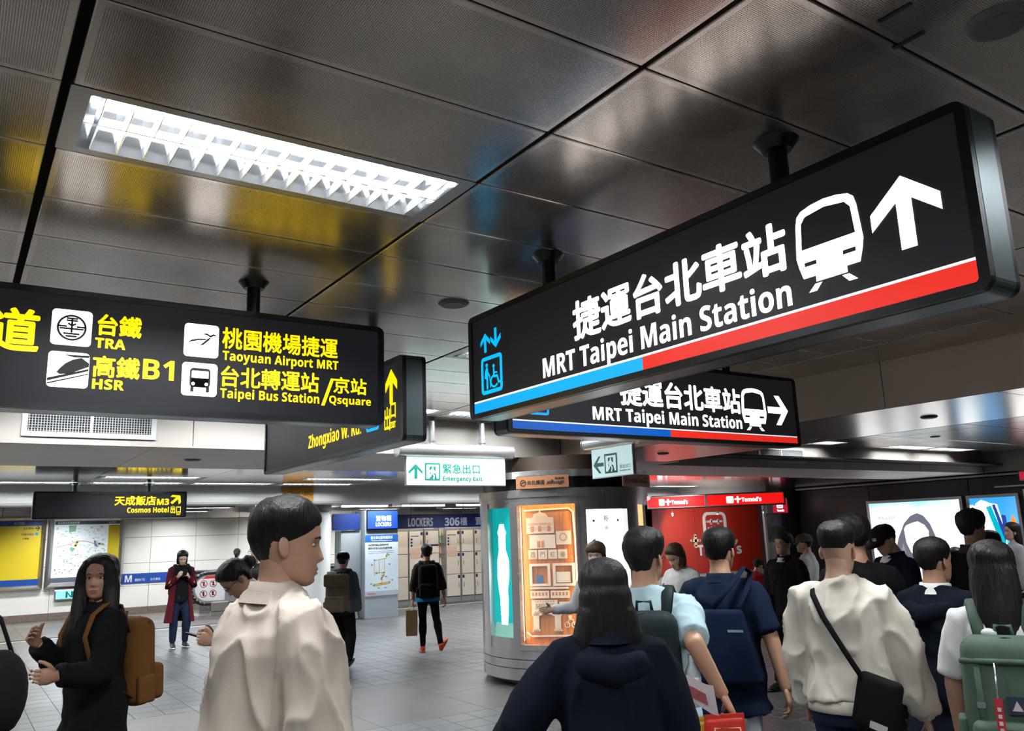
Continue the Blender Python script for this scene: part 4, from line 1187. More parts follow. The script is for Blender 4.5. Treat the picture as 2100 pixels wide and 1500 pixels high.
# ================================================================== WHITE ROUND COLUMN
t = thing('round_column', 'white round column beside the blue information pillar', 'column', (6.38, 17.25, 0))
own = bmesh.new(); prof = [(.46, 0), (.46, 2.16), (.45, 2.22), (.42, 2.27), (.36, 2.31), (.0, 2.31)]
bmr = []
for r_, z in prof: bmr.append([own.verts.new((max(r_, .001) * math.cos(2 * PI * i / 40), max(r_, .001) * math.sin(2 * PI * i / 40), z)) for i in range(40)])
for j in range(len(prof) - 1):
    for i in range(40): own.faces.new((bmr[j][i], bmr[j][(i + 1) % 40], bmr[j + 1][(i + 1) % 40], bmr[j + 1][i]))
smooth(obj('shaft', own, mat('column_white', (.80, .82, .80), .35), t), 50)
obj('head_block', lbx(-1.2, .46, -.12, .3, 2.3, 2.65, .004), mat('column_head', (.42, .40, .36), .5), t)
smooth(obj('base_trim', cyl((0, 0, 0), (0, 0, .03), .468, n=40), M_ALU, t), 40)

# ================================================================== ESCALATOR by the far wall
M_RUB = mat('black_rubber', (.012, .012, .012), .35)
t = thing('escalator', 'escalator end with black handrail loops and a white rules plate', 'escalator', (5.25, 21.0, 0))
def rail_path(x0=.0, R=.36, zc=.645, L=4.0):
    p = [(x0 + L, zc + R)]
    for i in range(13):
        a = math.radians(90 + 180 * i / 12); p.append((x0 + R * math.cos(a), zc + R * math.sin(a)))
    p.append((x0 + L, zc - R))
    return p
def balustrade(y, parts):
    path = rail_path()
    cu = bmesh.new()
    for i in range(len(path) - 1):
        a = Vector((path[i][0], y, path[i][1])); b_ = Vector((path[i + 1][0], y, path[i + 1][1]))
        cyl(a, b_, .045, n=10, bm=cu)
        bmesh.ops.create_uvsphere(cu, u_segments=10, v_segments=6, radius=.045, matrix=Matrix.Translation(b_))
    smooth(obj('handrail', cu, M_RUB, t))
    pts = [(p[0] if 0 < i < len(path) - 1 else p[0], p[1]) for i, p in enumerate(rail_path(R=.315))]
    F = Face((5.25, 21.0 + y - .02, 0), (1, 0, 0))
    F.put('side_panel', prism(pts[::1], .04), M_STEEL, t, -.04)
    F.put('panel_trim', stroke(rail_path(R=.33), .03, .05, caps=False), M_SILV, t, -.045)
    return F
F = balustrade(0, True)
balustrade(1.05, False)
plate = [(.9, .36), (.9, .94)] + [( .02 + .30 * math.cos(math.radians(a)), .65 + .29 * math.sin(math.radians(a))) for a in range(90, 271, 20)]
plate = [( .02 + .30 * math.cos(math.radians(a)), .65 + .29 * math.sin(math.radians(a))) for a in range(90, 271, 15)] + [(.42, .36), (.42, .94)]
F.put('rules_plate', prism(plate, .004), mat('plate_white', (.70, .72, .74), .4), t, .002)
F.put('red_corner', prism([(-.14, .88), (.42, .88), (.42, .938), (-.02, .938)], .001), mat('plate_red', (.6, .03, .02), .4), t, .0065)
M_PRED = mat('ban_red', (.5, .04, .04), .4)
for cx, cz in ((-.08, .76), (.14, .76), (-.08, .53), (.14, .53)):
    F.put('ban_ring', ring_prism(disc_pts(cx, cz, .085, 20), disc_pts(cx, cz, .07, 20), .001), M_PRED, t, .007)
    F.put('ban_bar', stroke([(cx - .055, cz + .055), (cx + .055, cz - .055)], .014, .001), M_PRED, t, .008)
    F.put('ban_figure', stroke([(cx, cz + .035), (cx, cz - .03)], .04, .001), M_INK, t, .0068)
obj('rail_inlet', lbx(.1, .5, -.12, .12, .10, .33, .02), M_GREY, t)
obj('comb_plate', lbx(-.2, 1.2, .05, 1.0, 0.0, .012), M_STEEL, t)
for i in range(8): obj('step', lbx(1.2 + i * .4, 1.6 + i * .4, .08, .97, -.02, .012 - 0.0, .003), M_GREY, t)
obj('skirt', lbx(.1, 4.0, -.03, .03, 0, .36), M_STEEL, t)
obj('skirt', lbx(.1, 4.0, 1.02, 1.08, 0, .36), M_STEEL, t)
t = thing('barrier_post', 'short white post beside the escalator rules plate', 'post', (5.95, 19.9, 0))
smooth(obj('shaft', cyl((0, 0, 0), (0, 0, .80), .035, n=14), M_ALU, t), 40)
smooth(obj('cap', cyl((0, 0, .80), (0, 0, .82), .04, .02, n=14), M_ALU, t), 40)
smooth(obj('foot', cyl((0, 0, 0), (0, 0, .02), .09, n=18), M_STEEL, t), 40)

# ================================================================== WALL BOARDS far left
def bevel_frame(F, u0, u1, v0, v1, b_, d, m, parent):
    """steel frame with sloping faces round a board"""
    own = bmesh.new()
    P = [[(u0, v0), (u1, v0), (u1, v1), (u0, v1)], [(u0 + b_ * .5, v0 + b_ * .5), (u1 - b_ * .5, v0 + b_ * .5), (u1 - b_ * .5, v1 - b_ * .5), (u0 + b_ * .5, v1 - b_ * .5)], [(u0 + b_, v0 + b_), (u1 - b_, v0 + b_), (u1 - b_, v1 - b_), (u0 + b_, v1 - b_)]]
    Z_ = (0, d, d * .35)
    R = [[own.verts.new((p[0], p[1], z)) for p in q] for q, z in zip(P, Z_)]
    for a in range(2):
        for i in range(4): own.faces.new((R[a][i], R[a][(i + 1) % 4], R[a + 1][(i + 1) % 4], R[a + 1][i]))
    bmesh.ops.recalc_face_normals(own, faces=own.faces[:])
    F.put('steel_frame', own, m, parent)
F = Face((0, 23.66, 0), (1, 0, 0))
M_YEL = mat('board_yellow', (.66, .50, .012), .45)
t = thing('exit_directory', 'large yellow exit directory board with blue bands on the far wall', 'board', (.6, 23.66, .74))
bevel_frame(F, -1.3, 2.0, .74, 2.52, .11, .10, M_STEEL, t)
F.put('blue_band', prism([(-1.19, .85), (1.89, .85), (1.89, 1.0), (-1.19, 1.0)], .03), M_BLUE, t)
F.put('board', prism([(-1.19, 1.0), (.98, 1.0), (.98, 2.28), (-1.19, 2.28)], .03), M_YEL, t)
F.put('board', prism([(.99, 1.0), (1.89, 1.0), (1.89, 2.28), (.99, 2.28)], .03), M_YEL, t)
F.put('blue_band', prism([(-1.19, 2.28), (1.89, 2.28), (1.89, 2.41), (-1.19, 2.41)], .03), M_BLUE, t)
F.text('出口資訊', 1.30, 1.52, 2.31, 2.38, mat('gold_print', (.5, .5, .2), .5), t, off=.033, bold=.01)
F.text('台北車站', 1.50, 1.72, 2.19, 2.245, M_BRN, t, off=.033)
arrow(F, 1.75, 1.86, 2.16, 2.27, M_NAVY, t, -90, off=.033)
F.text('天成飯店', 1.47, 1.62, 2.05, 2.10, M_BRN, t, off=.033)
F.text(sans('M3'), 1.63, 1.73, 2.045, 2.105, mat('mauve_print', (.16, .08, .3), .5), t, off=.033, cap=True)
F.put('lift_mark', prism([(1.76, 2.05), (1.83, 2.05), (1.83, 2.11), (1.76, 2.11)], .002), mat('cyan_print', (.02, .3, .6), .5), t, .031)
F.text('公車站', 1.50, 1.64, 1.95, 2.0, M_BRN, t, off=.033)
t = thing('area_map', 'framed white street map board with yellow index column', 'map', (2.9, 23.66, .74))
bevel_frame(F, 2.04, 3.80, .74, 2.52, .13, .10, M_STEEL, t)
M_MAP = mat('map_white', (.66, .72, .73), .5, emit=(.6, .68, .7), es=.22); M_MAP.cycles.emission_sampling = 'NONE'
F.put('map_sheet', prism([(2.17, .87), (3.67, .87), (3.67, 2.39), (2.17, 2.39)], .03), M_MAP, t)
M_SLATE = mat('slate_print', (.08, .10, .13), .5)
F.put('head_band', prism([(2.18, 2.29), (3.67, 2.29), (3.67, 2.38), (2.18, 2.38)], .002), M_SLATE, t, .03)
F.text('台北車站周邊資訊圖', 2.24, 2.72, 2.31, 2.36, M_WPRINT, t, off=.034)
F.text('出口資訊', 3.40, 3.56, 2.31, 2.36, M_WPRINT, t, off=.034)
F.put('foot_band', prism([(2.17, .88), (3.67, .88), (3.67, 1.0), (2.17, 1.0)], .002), M_SLATE, t, .03)
F.put('index_column', prism([(3.40, 1.0), (3.67, 1.0), (3.67, 2.27), (3.40, 2.27)], .002), M_YEL, t, .03)
F.put('index_rule', prism([(3.50, 2.08), (3.63, 2.08), (3.63, 2.095), (3.50, 2.095)], .001), M_MAPO, t, .033)
F.put('park_patch', prism([(2.50, 2.10), (2.65, 2.12), (2.66, 2.27), (2.49, 2.27)], .001), mat('map_green', (.18, .42, .26), .5), t, .0325)
F.put('park_patch', prism([(2.54, 1.66), (2.62, 1.62), (2.66, 1.70), (2.56, 1.74)], .001), mat('map_green', (.18, .42, .26), .5), t, .0325)
F.put('route_line', stroke([(2.22, 1.74), (2.5, 1.80), (2.72, 1.88), (2.9, 1.87), (3.1, 1.80)], .018, .001), mat('map_pink', (.6, .34, .28), .5), t, .0325)
F.put('station_patch', stroke([(2.66, 1.76), (2.70, 1.86)], .06, .001), M_MAPY, t, .034)
F.put('station_patch', stroke([(3.14, 1.74), (3.2, 1.80), (3.3, 1.78)], .05, .001), mat('map_peach', (.62, .5, .34), .5), t, .034)
F.put('lake_patch', stroke([(3.1, 1.86), (3.12, 1.76)], .05, .001), mat('map_blue', (.16, .34, .55), .5), t, .036)
rnd = random.Random(3)
bm = bmesh.new()
for i in range(150):
    a, b_ = rnd.uniform(2.2, 3.36), rnd.uniform(1.06, 2.24)
    L_ = rnd.uniform(.015, .07); h_ = rnd.uniform(.008, .016)
    prism([(a, b_), (a + L_, b_ + .004), (a + L_, b_ + h_ + .004), (a, b_ + h_)], .001, bm)
tag(F.put('street_names', bm, M_TXT2, t, .0335), kind='stuff')
bm = bmesh.new()
for i in range(34):
    a, b_ = rnd.uniform(2.2, 3.36), rnd.uniform(1.06, 2.24)
    prism([(a, b_), (a + .022, b_), (a + .02, b_ + .024), (a, b_ + .02)], .001, bm)
tag(F.put('map_dots', bm, M_SLATE, t, .0345), kind='stuff')
# low exit light under the map
t = thing('wall_exit_light', 'low cyan-lit exit light on the wall beneath the map', 'exit sign', (2.58, 23.66, .47))
F = Face((2.28, 23.66, .46), (1, 0, 0))
F.put('case', prism([(0, 0), (.60, 0), (.60, .25), (0, .25)], .05), M_STEEL, t)
G_LOW = glowm('lit_low_exit', (.25, .75, 1.0), .9)
F.put('panel', prism([(.03, .03), (.57, .03), (.57, .215), (.03, .215)], .002), G_LOW, t, .05)
F.put('top_glow', prism([(.0, .225), (.60, .225), (.60, .245), (.0, .245)], .002), G_WHITE, t, .05)
for a in (.24, .36): F.put('door_mark', prism([(a, .05), (a + .05, .05), (a + .05, .20), (a, .20)], .001), M_GREENP, t, .053)
F.put('figure_mark', stroke([(.30, .15), (.33, .10), (.36, .07)], .025, .001), M_GREENP, t, .053)
arrow(F, .42, .54, .08, .18, M_GREENP, t, -90, off=.053)

# ================================================================== RED DRUGSTORE FRONT
M_SRED = mat('shop_red', (.42, .022, .010), .4)
G_SRED = glowm('lit_shop_red', (.85, .008, .008), 1.05)
G_SW = glowm('lit_shop_white', (1, .97, .97), 1.8)
M_SGREY = mat('shop_grey', (.30, .27, .26), .4, .3)
t = thing('drugstore_facade', "red drugstore front panel with white +Tomod's lettering and square logo", 'shop front', (15.3, 14.12, 0))
F = Face((13.2, 14.1, 0), (1, 0, 0))
for a, b_ in ((.20, .37), (.375, 1.57), (1.576, 2.79), (2.796, 4.22)):
    F.put('red_panel', prism([(a, .62), (b_, .62), (b_, 2.36), (a, 2.36)], .03), M_SRED, t, -.03)
F.put('low_counter', prism([(.2, 0), (4.22, 0), (4.22, .62), (.2, .62)], .02), mat('shop_counter', (.42, .42, .43), .5, var=.3, vscale=3), t, -.03)
M_SWH = mat('raised_white', (.74, .74, .76), .4)
M_SCR = mat('raised_cream', (.72, .56, .38), .4)
w_ = .80
F.put('logo_frame', ring_prism(rrect(1.84, 2.64, 1.06, 2.05, .16), rrect(1.91, 2.57, 1.13, 1.98, .10), .03), M_SWH, t)
bm = bmesh.new()
stroke([(1.98, 1.82), (2.50, 1.82)], .05, .03, bm)
for a in (2.12, 2.36): stroke([(a, 1.86), (a, 1.77)], .045, .03, bm)
stroke([(2.02, 1.66), (2.06, 1.56)], .045, .03, bm); stroke([(2.12, 1.68), (2.10, 1.58), (2.16, 1.56)], .04, .03, bm)
stroke([(2.18, 1.64), (2.30, 1.64), (2.30, 1.54), (2.18, 1.54)], .035, .03, bm, closed=True); stroke([(2.24, 1.70), (2.24, 1.64)], .035, .03, bm)
stroke([(2.46, 1.68), (2.40, 1.60), (2.48, 1.56)], .04, .03, bm)
for a in ([(2.24, 1.5), (2.24, 1.24)], [(2.0, 1.44), (2.48, 1.44)], [(2.2, 1.4), (2.02, 1.26)], [(2.28, 1.4), (2.46, 1.26)]): stroke(a, .045, .03, bm)
F.put('logo_character', bm, M_SWH, t)
bm = stroke([(1.53, 1.50), (1.53, 1.25)], .075, .03); stroke([(1.40, 1.385), (1.66, 1.385)], .07, .03, bm)
F.put('plus_mark', bm, M_SCR, t)
F.text(sans('Tomod'), 1.575, 2.80, 1.03, 1.28, M_SWH, t, off=.02, cap=True, bold=.02)
F.put('apostrophe', stroke([(2.86, 1.24), (2.98, 1.34)], .06, .03), M_SCR, t)
F.text(sans('s'), 2.93, 3.12, 1.02, 1.22, M_SWH, t, off=.02, bold=.02)
F.put('edge_strip', prism([(4.23, .0), (4.29, .0), (4.29, 2.36), (4.23, 2.36)], .06), M_SILV, t, -.03)
t = thing('shop_header', "glowing red header with two white +Tomod's marks above the shop front", 'sign', (13.1, 13.79, 2.13))
uu = Vector((2.1, -2.0, 0)).normalized()
F = Face((13.1, 13.79, 0), uu)
F.put('case', prism([(-.10, 2.12), (2.92, 2.12), (2.92, 2.42), (-.10, 2.42)], .10), mat('header_case', (.10, .075, .07), .35, .4), t, -.12)
for a, b_ in ((-.07, 1.185), (1.235, 2.88)):
    F.put('lit_panel', prism([(a, 2.158), (b_, 2.158), (b_, 2.386), (a, 2.386)], .004), G_SRED, t, -.018)
    F.put('panel_frame', ring_prism([(a - .02, 2.14), (b_ + .02, 2.14), (b_ + .02, 2.402), (a - .02, 2.402)], [(a, 2.158), (b_, 2.158), (b_, 2.386), (a, 2.386)], .02), M_SGREY, t, -.018)
for s0, s1, p0, p1, t0, t1 in ((.176, .296, .325, .428, .455, .811), (1.658, 1.811, 1.845, 1.96, 1.985, 2.41)):
    F.put('square_mark', prism(rrect(s0, s1, 2.195, 2.345, .02), .002), G_SW, t, -.012)
    c = (p0 + p1) / 2
    F.put('plus_mark', stroke([(c, 2.21), (c, 2.33)], .035, .002, stroke([(p0, 2.28), (p1, 2.28)], .035, .002)), G_SW, t, -.012)
    F.text(sans("Tomod's"), t0, t1, 2.215, 2.31, G_SW, t, off=-.009, cap=True, bold=.02)
for i in range(3):
    t = thing('shop_spotlight', ['small white spotlight under the left of the red header', 'small white spotlight under the middle of the red header', 'small white spotlight under the right of the red header'][i], 'spotlight', (13.45 + i * .72, 13.5 - i * .68, 1.98))
    SPL = bpy.data.lights.new('spot_light', 'SPOT'); SPL.energy = 55; SPL.spot_size = math.radians(110); SPL.spot_blend = .6; SPL.shadow_soft_size = .03; SPL.color = (1, .92, .85)
    o = bpy.data.objects.new('spot_light', SPL); o.location = (0, 0, -.02); o.rotation_euler = (Vector((15.2 - 13.45 - i * .72, 14.1 - 13.5 + i * .68, -.75))).to_track_quat('-Z', 'Y').to_euler(); link(o, t)
    obj('head', cyl((0, 0, 0), (.05, .05, .03), .02, .03, n=12), M_ALU, t)
    obj('stem', cyl((.03, .03, .02), (.05, .05, .09), .008, n=8), M_ALU, t)
# projecting blade sign and the picture panel beside the shop
t = thing('blade_sign', 'small glowing crimson square blade sign right of the red header', 'sign', (16.95, 13.3, 1.97))
F = Face((16.66, 13.3, 1.97), (1, 0, 0))
F.put('case', prism([(-.2, 0), (.6, 0), (.6, .37), (-.2, .37)], .08), M_SGREY, t, -.09)
G_CRIM = glowm('lit_crimson', (.50, .01, .04), .9)
F.put('panel', prism([(.03, .01), (.58, .01), (.58, .36), (.03, .36)], .003), G_CRIM, t, -.008)
F.put('logo_frame', ring_prism(rrect(.17, .40, .12, .345, .04), rrect(.20, .37, .15, .315, .02), .002), G_SW, t, -.004)
F.text('薬', .21, .36, .16, .305, G_SW, t, off=-.003, bold=.015)
F.put('plus_mark', stroke([(.13, .26), (.13, .33)], .03, .002, stroke([(.095, .295), (.165, .295)], .03, .002)), G_SW, t, -.003)
F.text(sans("Tomod's"), .17, .43, .04, .09, G_SW, t, off=-.003, cap=True, bold=.02)
F.put('bright_edge', prism([(-.01, .25), (.02, .25), (.02, .37), (-.01, .37)], .003), G_SW, t, -.008)
t = thing('picture_panel', 'narrow panel of dark landscape pictures beside the red shop front', 'panel', (16.75, 13.4, 0))
F = Face((16.44, 13.38, 0), (1, 0, 0))
F.put('board', prism([(0, .3), (.64, .3), (.64, 1.96), (0, 1.96)], .03), mat('picture_dark', (.10, .10, .13), .4, var=.6, vscale=3), t, -.03)
F.put('picture', prism([(.03, 1.66), (.61, 1.66), (.61, 1.94), (.03, 1.94)], .003), mat('picture_violet', (.17, .16, .20), .4, var=.5, vscale=5), t)
F.put('picture', prism([(.03, 1.30), (.61, 1.30), (.61, 1.64), (.03, 1.64)], .003), mat('picture_green', (.06, .10, .07), .4, var=.7, vscale=6), t)
F.put('picture', prism([(.03, .34), (.61, .34), (.61, 1.28), (.03, 1.28)], .003), mat('picture_grey', (.20, .21, .20), .4, var=.6, vscale=5), t)
obj('post', box(-.38, -.30, -.06, .0, 0, 2.35, bev=.004), M_SILV, t)
tag(obj('wall_pier', box(17.1, 17.7, 13.35, 14.4, 0, 2.6, bev=.004), mat('pier_dark', (.03, .028, .03), .4)), 'dark pier between the shop and the charcoal wall', kind='structure')

# ================================================================== ADVERTISING LIGHT BOXES
def adbox(label, y0, y1, z0, z1, m):
    """light box on the charcoal wall, reading from y1 (left) to y0 (right)"""
    t = thing('advert_light_box', label, 'light box', (17.66, (y0 + y1) / 2, z0))
    F = Face((17.68, y1, z0), (0, -1, 0)); w = y1 - y0; h = z1 - z0
    F.put('case', prism([(0, 0), (w, 0), (w, h), (0, h)], .05), M_SILV, t, -.02)
    F.put('frame', ring_prism([(0, 0), (w, 0), (w, h), (0, h)], [(.06, .06), (w - .06, .06), (w - .06, h - .06), (.06, h - .06)], .03), M_SILV, t, .03)
    F.put('lit_print', prism([(.06, .06), (w - .06, .06), (w - .06, h - .06), (.06, h - .06)], .004), m, t, .035)
    return t, F, w, h
def sky_print(name, top, low, zc, zr, s):
    m = glow(name, (1, 1, 1), s); m.cycles.emission_sampling = 'NONE'
    N, L, b = nodes(m)
    g = N.new('ShaderNodeNewGeometry'); sp = N.new('ShaderNodeSeparateXYZ'); L.new(g.outputs['Position'], sp.inputs[0])
    nz = N.new('ShaderNodeTexNoise'); nz.inputs['Scale'].default_value = 2.2; nz.inputs['Detail'].default_value = 4; L.new(g.outputs['Position'], nz.inputs['Vector'])
    ad = N.new('ShaderNodeMath'); ad.operation = 'MULTIPLY_ADD'; L.new(nz.outputs['Fac'], ad.inputs[0]); ad.inputs[1].default_value = .5; L.new(sp.outputs[2], ad.inputs[2])
    r = N.new('ShaderNodeMapRange'); L.new(ad.outputs[0], r.inputs[0]); r.inputs[1].default_value = zc - zr + .25; r.inputs[2].default_value = zc + zr + .25
    mx = N.new('ShaderNodeMix'); mx.data_type = 'RGBA'; L.new(r.outputs[0], mx.inputs[0]); mx.inputs[6].default_value = (*low, 1); mx.inputs[7].default_value = (*top, 1)
    L.new(mx.outputs[2], b.inputs['Emission Color'])
    return m
t, F, w, h = adbox('bright white and cyan light box with a long-haired portrait', 9.19, 11.40, .36, 2.15, sky_print('portrait_print', (.05, .62, .78), (1, 1, 1), 2.02, .16, 1.7))
MATS['portrait_print'].cycles.emission_sampling = 'AUTO'
G_HAIR = glowm('lit_grey_hair', (.20, .21, .27), .8); G_SKIN = glowm('lit_pale_face', (1, .98, .97), 1.6)
G_LOCK = glowm('lit_grey_lock', (.34, .36, .42), .9)
U = lambda y: 11.40 - y; Zq = lambda z: z - .36
F.put('hair_print', prism([(U(a), Zq(b_)) for a, b_ in [(10.95, .45), (10.86, .9), (10.72, 1.30), (10.55, 1.62), (10.38, 1.78), (10.22, 1.84), (10.08, 1.78), (9.95, 1.60), (9.85, 1.30), (9.80, 1.0), (9.74, .45)]][::-1], .002), G_HAIR, t, .040)
F.put('face_print', prism([(U(a), Zq(b_)) for a, b_ in [(10.56, 1.50), (10.54, 1.20), (10.46, 1.0), (10.36, .90), (10.24, .92), (10.10, 1.06), (10.02, 1.25), (10.0, 1.45), (10.08, 1.58), (10.22, 1.66), (10.36, 1.63), (10.5, 1.58)]], .002), G_SKIN, t, .0425)
F.put('neck_print', prism([(U(a), Zq(b_)) for a, b_ in [(10.62, .44), (10.5, .72), (10.38, .80), (10.38, .98), (10.16, .98), (10.16, .80), (10.0, .72), (9.86, .44)]], .002), G_SKIN, t, .0415)
F.put('lock_print', prism([(U(a), Zq(b_)) for a, b_ in [(10.82, .46), (10.72, .9), (10.62, 1.2), (10.58, 1.0), (10.60, .7), (10.66, .46)]], .002), G_LOCK, t, .0435)
for a in (10.42, 10.16): F.put('eye_print', stroke([(U(a + .03), Zq(1.315)), (U(a - .03), Zq(1.30))], .014, .001), G_LOCK, t, .0455)
F.put('mouth_print', stroke([(U(10.36), Zq(1.06)), (U(10.26), Zq(1.05))], .018, .001), glowm('lit_lip', (.9, .62, .6), 1.0), t, .0455)
F.text(sans('KEZIU'), U(11.15), U(10.75), Zq(1.72), Zq(1.80), glowm('lit_pale_print', (.6, .72, .72), 1.0), t, off=.042, cap=True)
t, F, w, h = adbox('vivid blue light box with a white pack and an orange shape', 8.06, 9.10, .36, 2.15, sky_print('ocean_print', (.0, .30, .80), (.0, .46, .95), 1.6, .6, 1.2))
U = lambda y: 9.10 - y
G_TURQ = glowm('lit_turquoise', (.0, .5, .62), 1.0); G_NAVY = glowm('lit_navy', (.02, .06, .35), 1.0); G_ORA = glowm('lit_orange', (1, .25, .04), 1.2)
F.put('pack_print', prism([(U(a), Zq(b_)) for a, b_ in [(8.98, 1.40), (9.0, 1.75), (8.92, 1.98), (8.80, 2.05), (8.62, 1.97), (8.50, 1.95), (8.40, 1.3), (8.46, .8), (8.9, .7)]][::-1], .002), G_WHITE, t, .040)
F.put('stripe_print', prism([(U(a), Zq(b_)) for a, b_ in [(8.72, 1.9), (8.62, 1.93), (8.42, 1.2), (8.5, 1.0)]], .002), G_TURQ, t, .0425)
F.put('stripe_print', prism([(U(a), Zq(b_)) for a, b_ in [(8.60, 1.94), (8.54, 1.95), (8.38, 1.3), (8.44, 1.2)]], .002), G_NAVY, t, .0425)
F.put('label_print', prism([(U(8.44), Zq(1.35)), (U(8.36), Zq(1.35)), (U(8.36), Zq(1.72)), (U(8.44), Zq(1.74))], .002), G_NAVY, t, .0435)
F.put('orange_print', prism([(U(a), Zq(b_)) for a, b_ in [(8.30, 1.55), (8.24, 1.72), (8.20, 1.68), (8.17, 1.56), (8.22, 1.42), (8.27, 1.40)]][::-1], .002), G_ORA, t, .0425)
F.put('bird_print', prism([(U(9.06), Zq(1.88)), (U(9.0), Zq(1.86)), (U(8.92), Zq(1.90)), (U(8.98), Zq(1.95)), (U(9.06), Zq(1.95))], .002), G_WHITE, t, .0425)
t, F, w, h = adbox('white glowing light box at the far right edge', 6.4, 7.96, .5, 2.22, glowm('lit_plain_white', (1, .98, .95), 2.0))
t = thing('red_fascia_sign', 'red glowing shop sign at the right edge above the white light box', 'sign', (17.6, 7.2, 2.32))
F = Face((17.62, 7.98, 2.38), (0, -1, 0))
F.put('case', prism([(0, 0), (1.8, 0), (1.8, .2), (0, .2)], .06), M_SGREY, t, -.03)
F.put('panel', prism([(.02, .02), (1.78, .02), (1.78, .18), (.02, .18)], .003), G_CRIM, t, .03)
F.put('rail', prism([(-.5, -.1), (1.8, -.1), (1.8, -.07), (-.5, -.07)], .05), M_SILV, t, -.03)
# ================================================================== PEOPLE
def V3(*a): return Vector(a)
def tube(bm, pts, rad, n=14, hint=(1, 0, 0), dome=.5):
    """closed loft along pts; rad = r or (a, b) per point, a along the hint"""
    pts = [Vector(p) for p in pts]; hint = Vector(hint)
    rings = []; N = len(pts)
    for i, p in enumerate(pts):
        T = (pts[min(i + 1, N - 1)] - pts[max(i - 1, 0)]).normalized()
        h = hint if abs(T.dot(hint.normalized())) < .9 else Vector((0, 1, 0)) if abs(T.y) < .9 else Vector((0, 0, 1))
        A = (h - T * h.dot(T)).normalized(); B = T.cross(A)
        r = rad[i]; a, b = (r, r) if isinstance(r, (int, float)) else r
        rings.append([bm.verts.new(p + A * (a * math.cos(2 * PI * k / n)) + B * (b * math.sin(2 * PI * k / n))) for k in range(n)])
    for j in range(N - 1):
        for k in range(n): bm.faces.new((rings[j][k], rings[j][(k + 1) % n], rings[j + 1][(k + 1) % n], rings[j + 1][k]))
    for end, nb, ring in ((0, 1, rings[0]), (N - 1, N - 2, rings[-1])):
        d = (pts[end] - pts[nb]).normalized(); r = rad[end]; r = r if isinstance(r, (int, float)) else min(r)
        c = bm.verts.new(pts[end] + d * r * dome)
        for k in range(n):
            q = (ring[(k + 1) % n], ring[k], c) if end == 0 else (ring[k], ring[(k + 1) % n], c)
            bm.faces.new(q)
    return bm
def ball(bm, c, r, n=12):
    r = (r, r, r) if isinstance(r, (int, float)) else r
    mtx = Matrix.Translation(c) @ Matrix.Diagonal((*r, 1))
    bmesh.ops.create_uvsphere(bm, u_segments=n, v_segments=max(6, n * 2 // 3), radius=1, matrix=mtx)
def remesh(bm, voxel, it=3, name='tmp'):
    bmesh.ops.recalc_face_normals(bm, faces=bm.faces[:])
    me = bpy.data.meshes.new(name); bm.to_mesh(me); bm.free()
    o = bpy.data.objects.new('tmp', me)
    md = o.modifiers.new('r', 'REMESH'); md.mode = 'VOXEL'; md.voxel_size = voxel; md.use_smooth_shade = True
    if it:
        sm = o.modifiers.new('s', 'SMOOTH'); sm.factor = .5; sm.iterations = it
    out = bake(o); bpy.data.meshes.remove(me)
    out.name = name; out.materials.clear()
    return out
def wrinkle(me, amp, freq=9.0, seed=0.0, zs=.45):
    """cloth folds: pushes vertices along their normals"""
    if not amp: return me
    nrm = [v.normal.copy() for v in me.vertices]
    for v, n in zip(me.vertices, nrm):
        p = Vector((v.co.x * freq, v.co.y * freq, v.co.z * freq * zs + seed))
        a = noise.noise(p); b = (1 - abs(noise.noise(p * 1.3 + Vector((5, 3, seed))))) ** 5
        v.co += n * amp * (a * 1.0 + b * 1.1 - .35)
    return me

# ---- head
HT = [(-.118, .018, .060, .020), (-.110, .032, .074, .000), (-.097, .046, .081, -.024), (-.075, .0565, .084, -.050), (-.050, .0635, .084, -.070), (-.020, .069, .084, -.086), (.0, .072, .082, -.094),
      (.025, .0745, .086, -.100), (.050, .0755, .085, -.101), (.072, .072, .076, -.095), (.092, .058, .058, -.077), (.104, .040, .036, -.053), (.111, .014, .010, -.022)]
def head_row(z):
    for i in range(len(HT) - 1):
        if HT[i][0] <= z <= HT[i + 1][0]:
            t = (z - HT[i][0]) / (HT[i + 1][0] - HT[i][0]); t2 = t
            return [HT[i][k] + (HT[i + 1][k] - HT[i][k]) * t2 for k in (1, 2, 3)]
    return HT[-1][1:] if z > 0 else HT[0][1:]
def gs(x, s): return math.exp(-(x / s) ** 2)
def head_point(z, phi):
    """phi 0 = front, 90 = right"""
    w, yf, yb = head_row(z)
    s, c = math.sin(phi), math.cos(phi)
    mid = (yf + yb) / 2 - .008
    ext = (yf - mid) if c > 0 else (mid - yb)
    p = .86 if c > 0 else .96
    x = w * math.copysign(abs(s) ** p, s); y = mid + ext * math.copysign(abs(c) ** p, c)
    if c > .15:
        k = min(1, (c - .15) / .25)
        nz = 0
        if -.055 < z < .012: nz = .019 * max(0, min(1, (.012 - z) / .05)) ** 1.2 * (1 if z > -.040 else max(0, 1 - (-.040 - z) / .013))
        y += k * nz * gs(x, .009 + .006 * max(0, min(1, -z / .04)))
        y -= k * .010 * gs(abs(x) - .031, .015) * gs(z - .0, .012)
        y += k * .004 * gs(z - .020, .009) * gs(abs(x) - .026, .026)
        y += k * .0065 * gs(x, .020) * (gs(z + .067, .0045) + gs(z + .0795, .005))
        y -= k * .003 * gs(x, .022) * gs(z + .0735, .0025)
        y += k * .004 * gs(z + .104, .010) * gs(x, .018)
        y -= k * .003 * gs(z + .092, .006) * gs(x, .02)
        y += k * .003 * gs(abs(x) - .042, .014) * gs(z + .03, .016)
    return Vector((x, y, z))
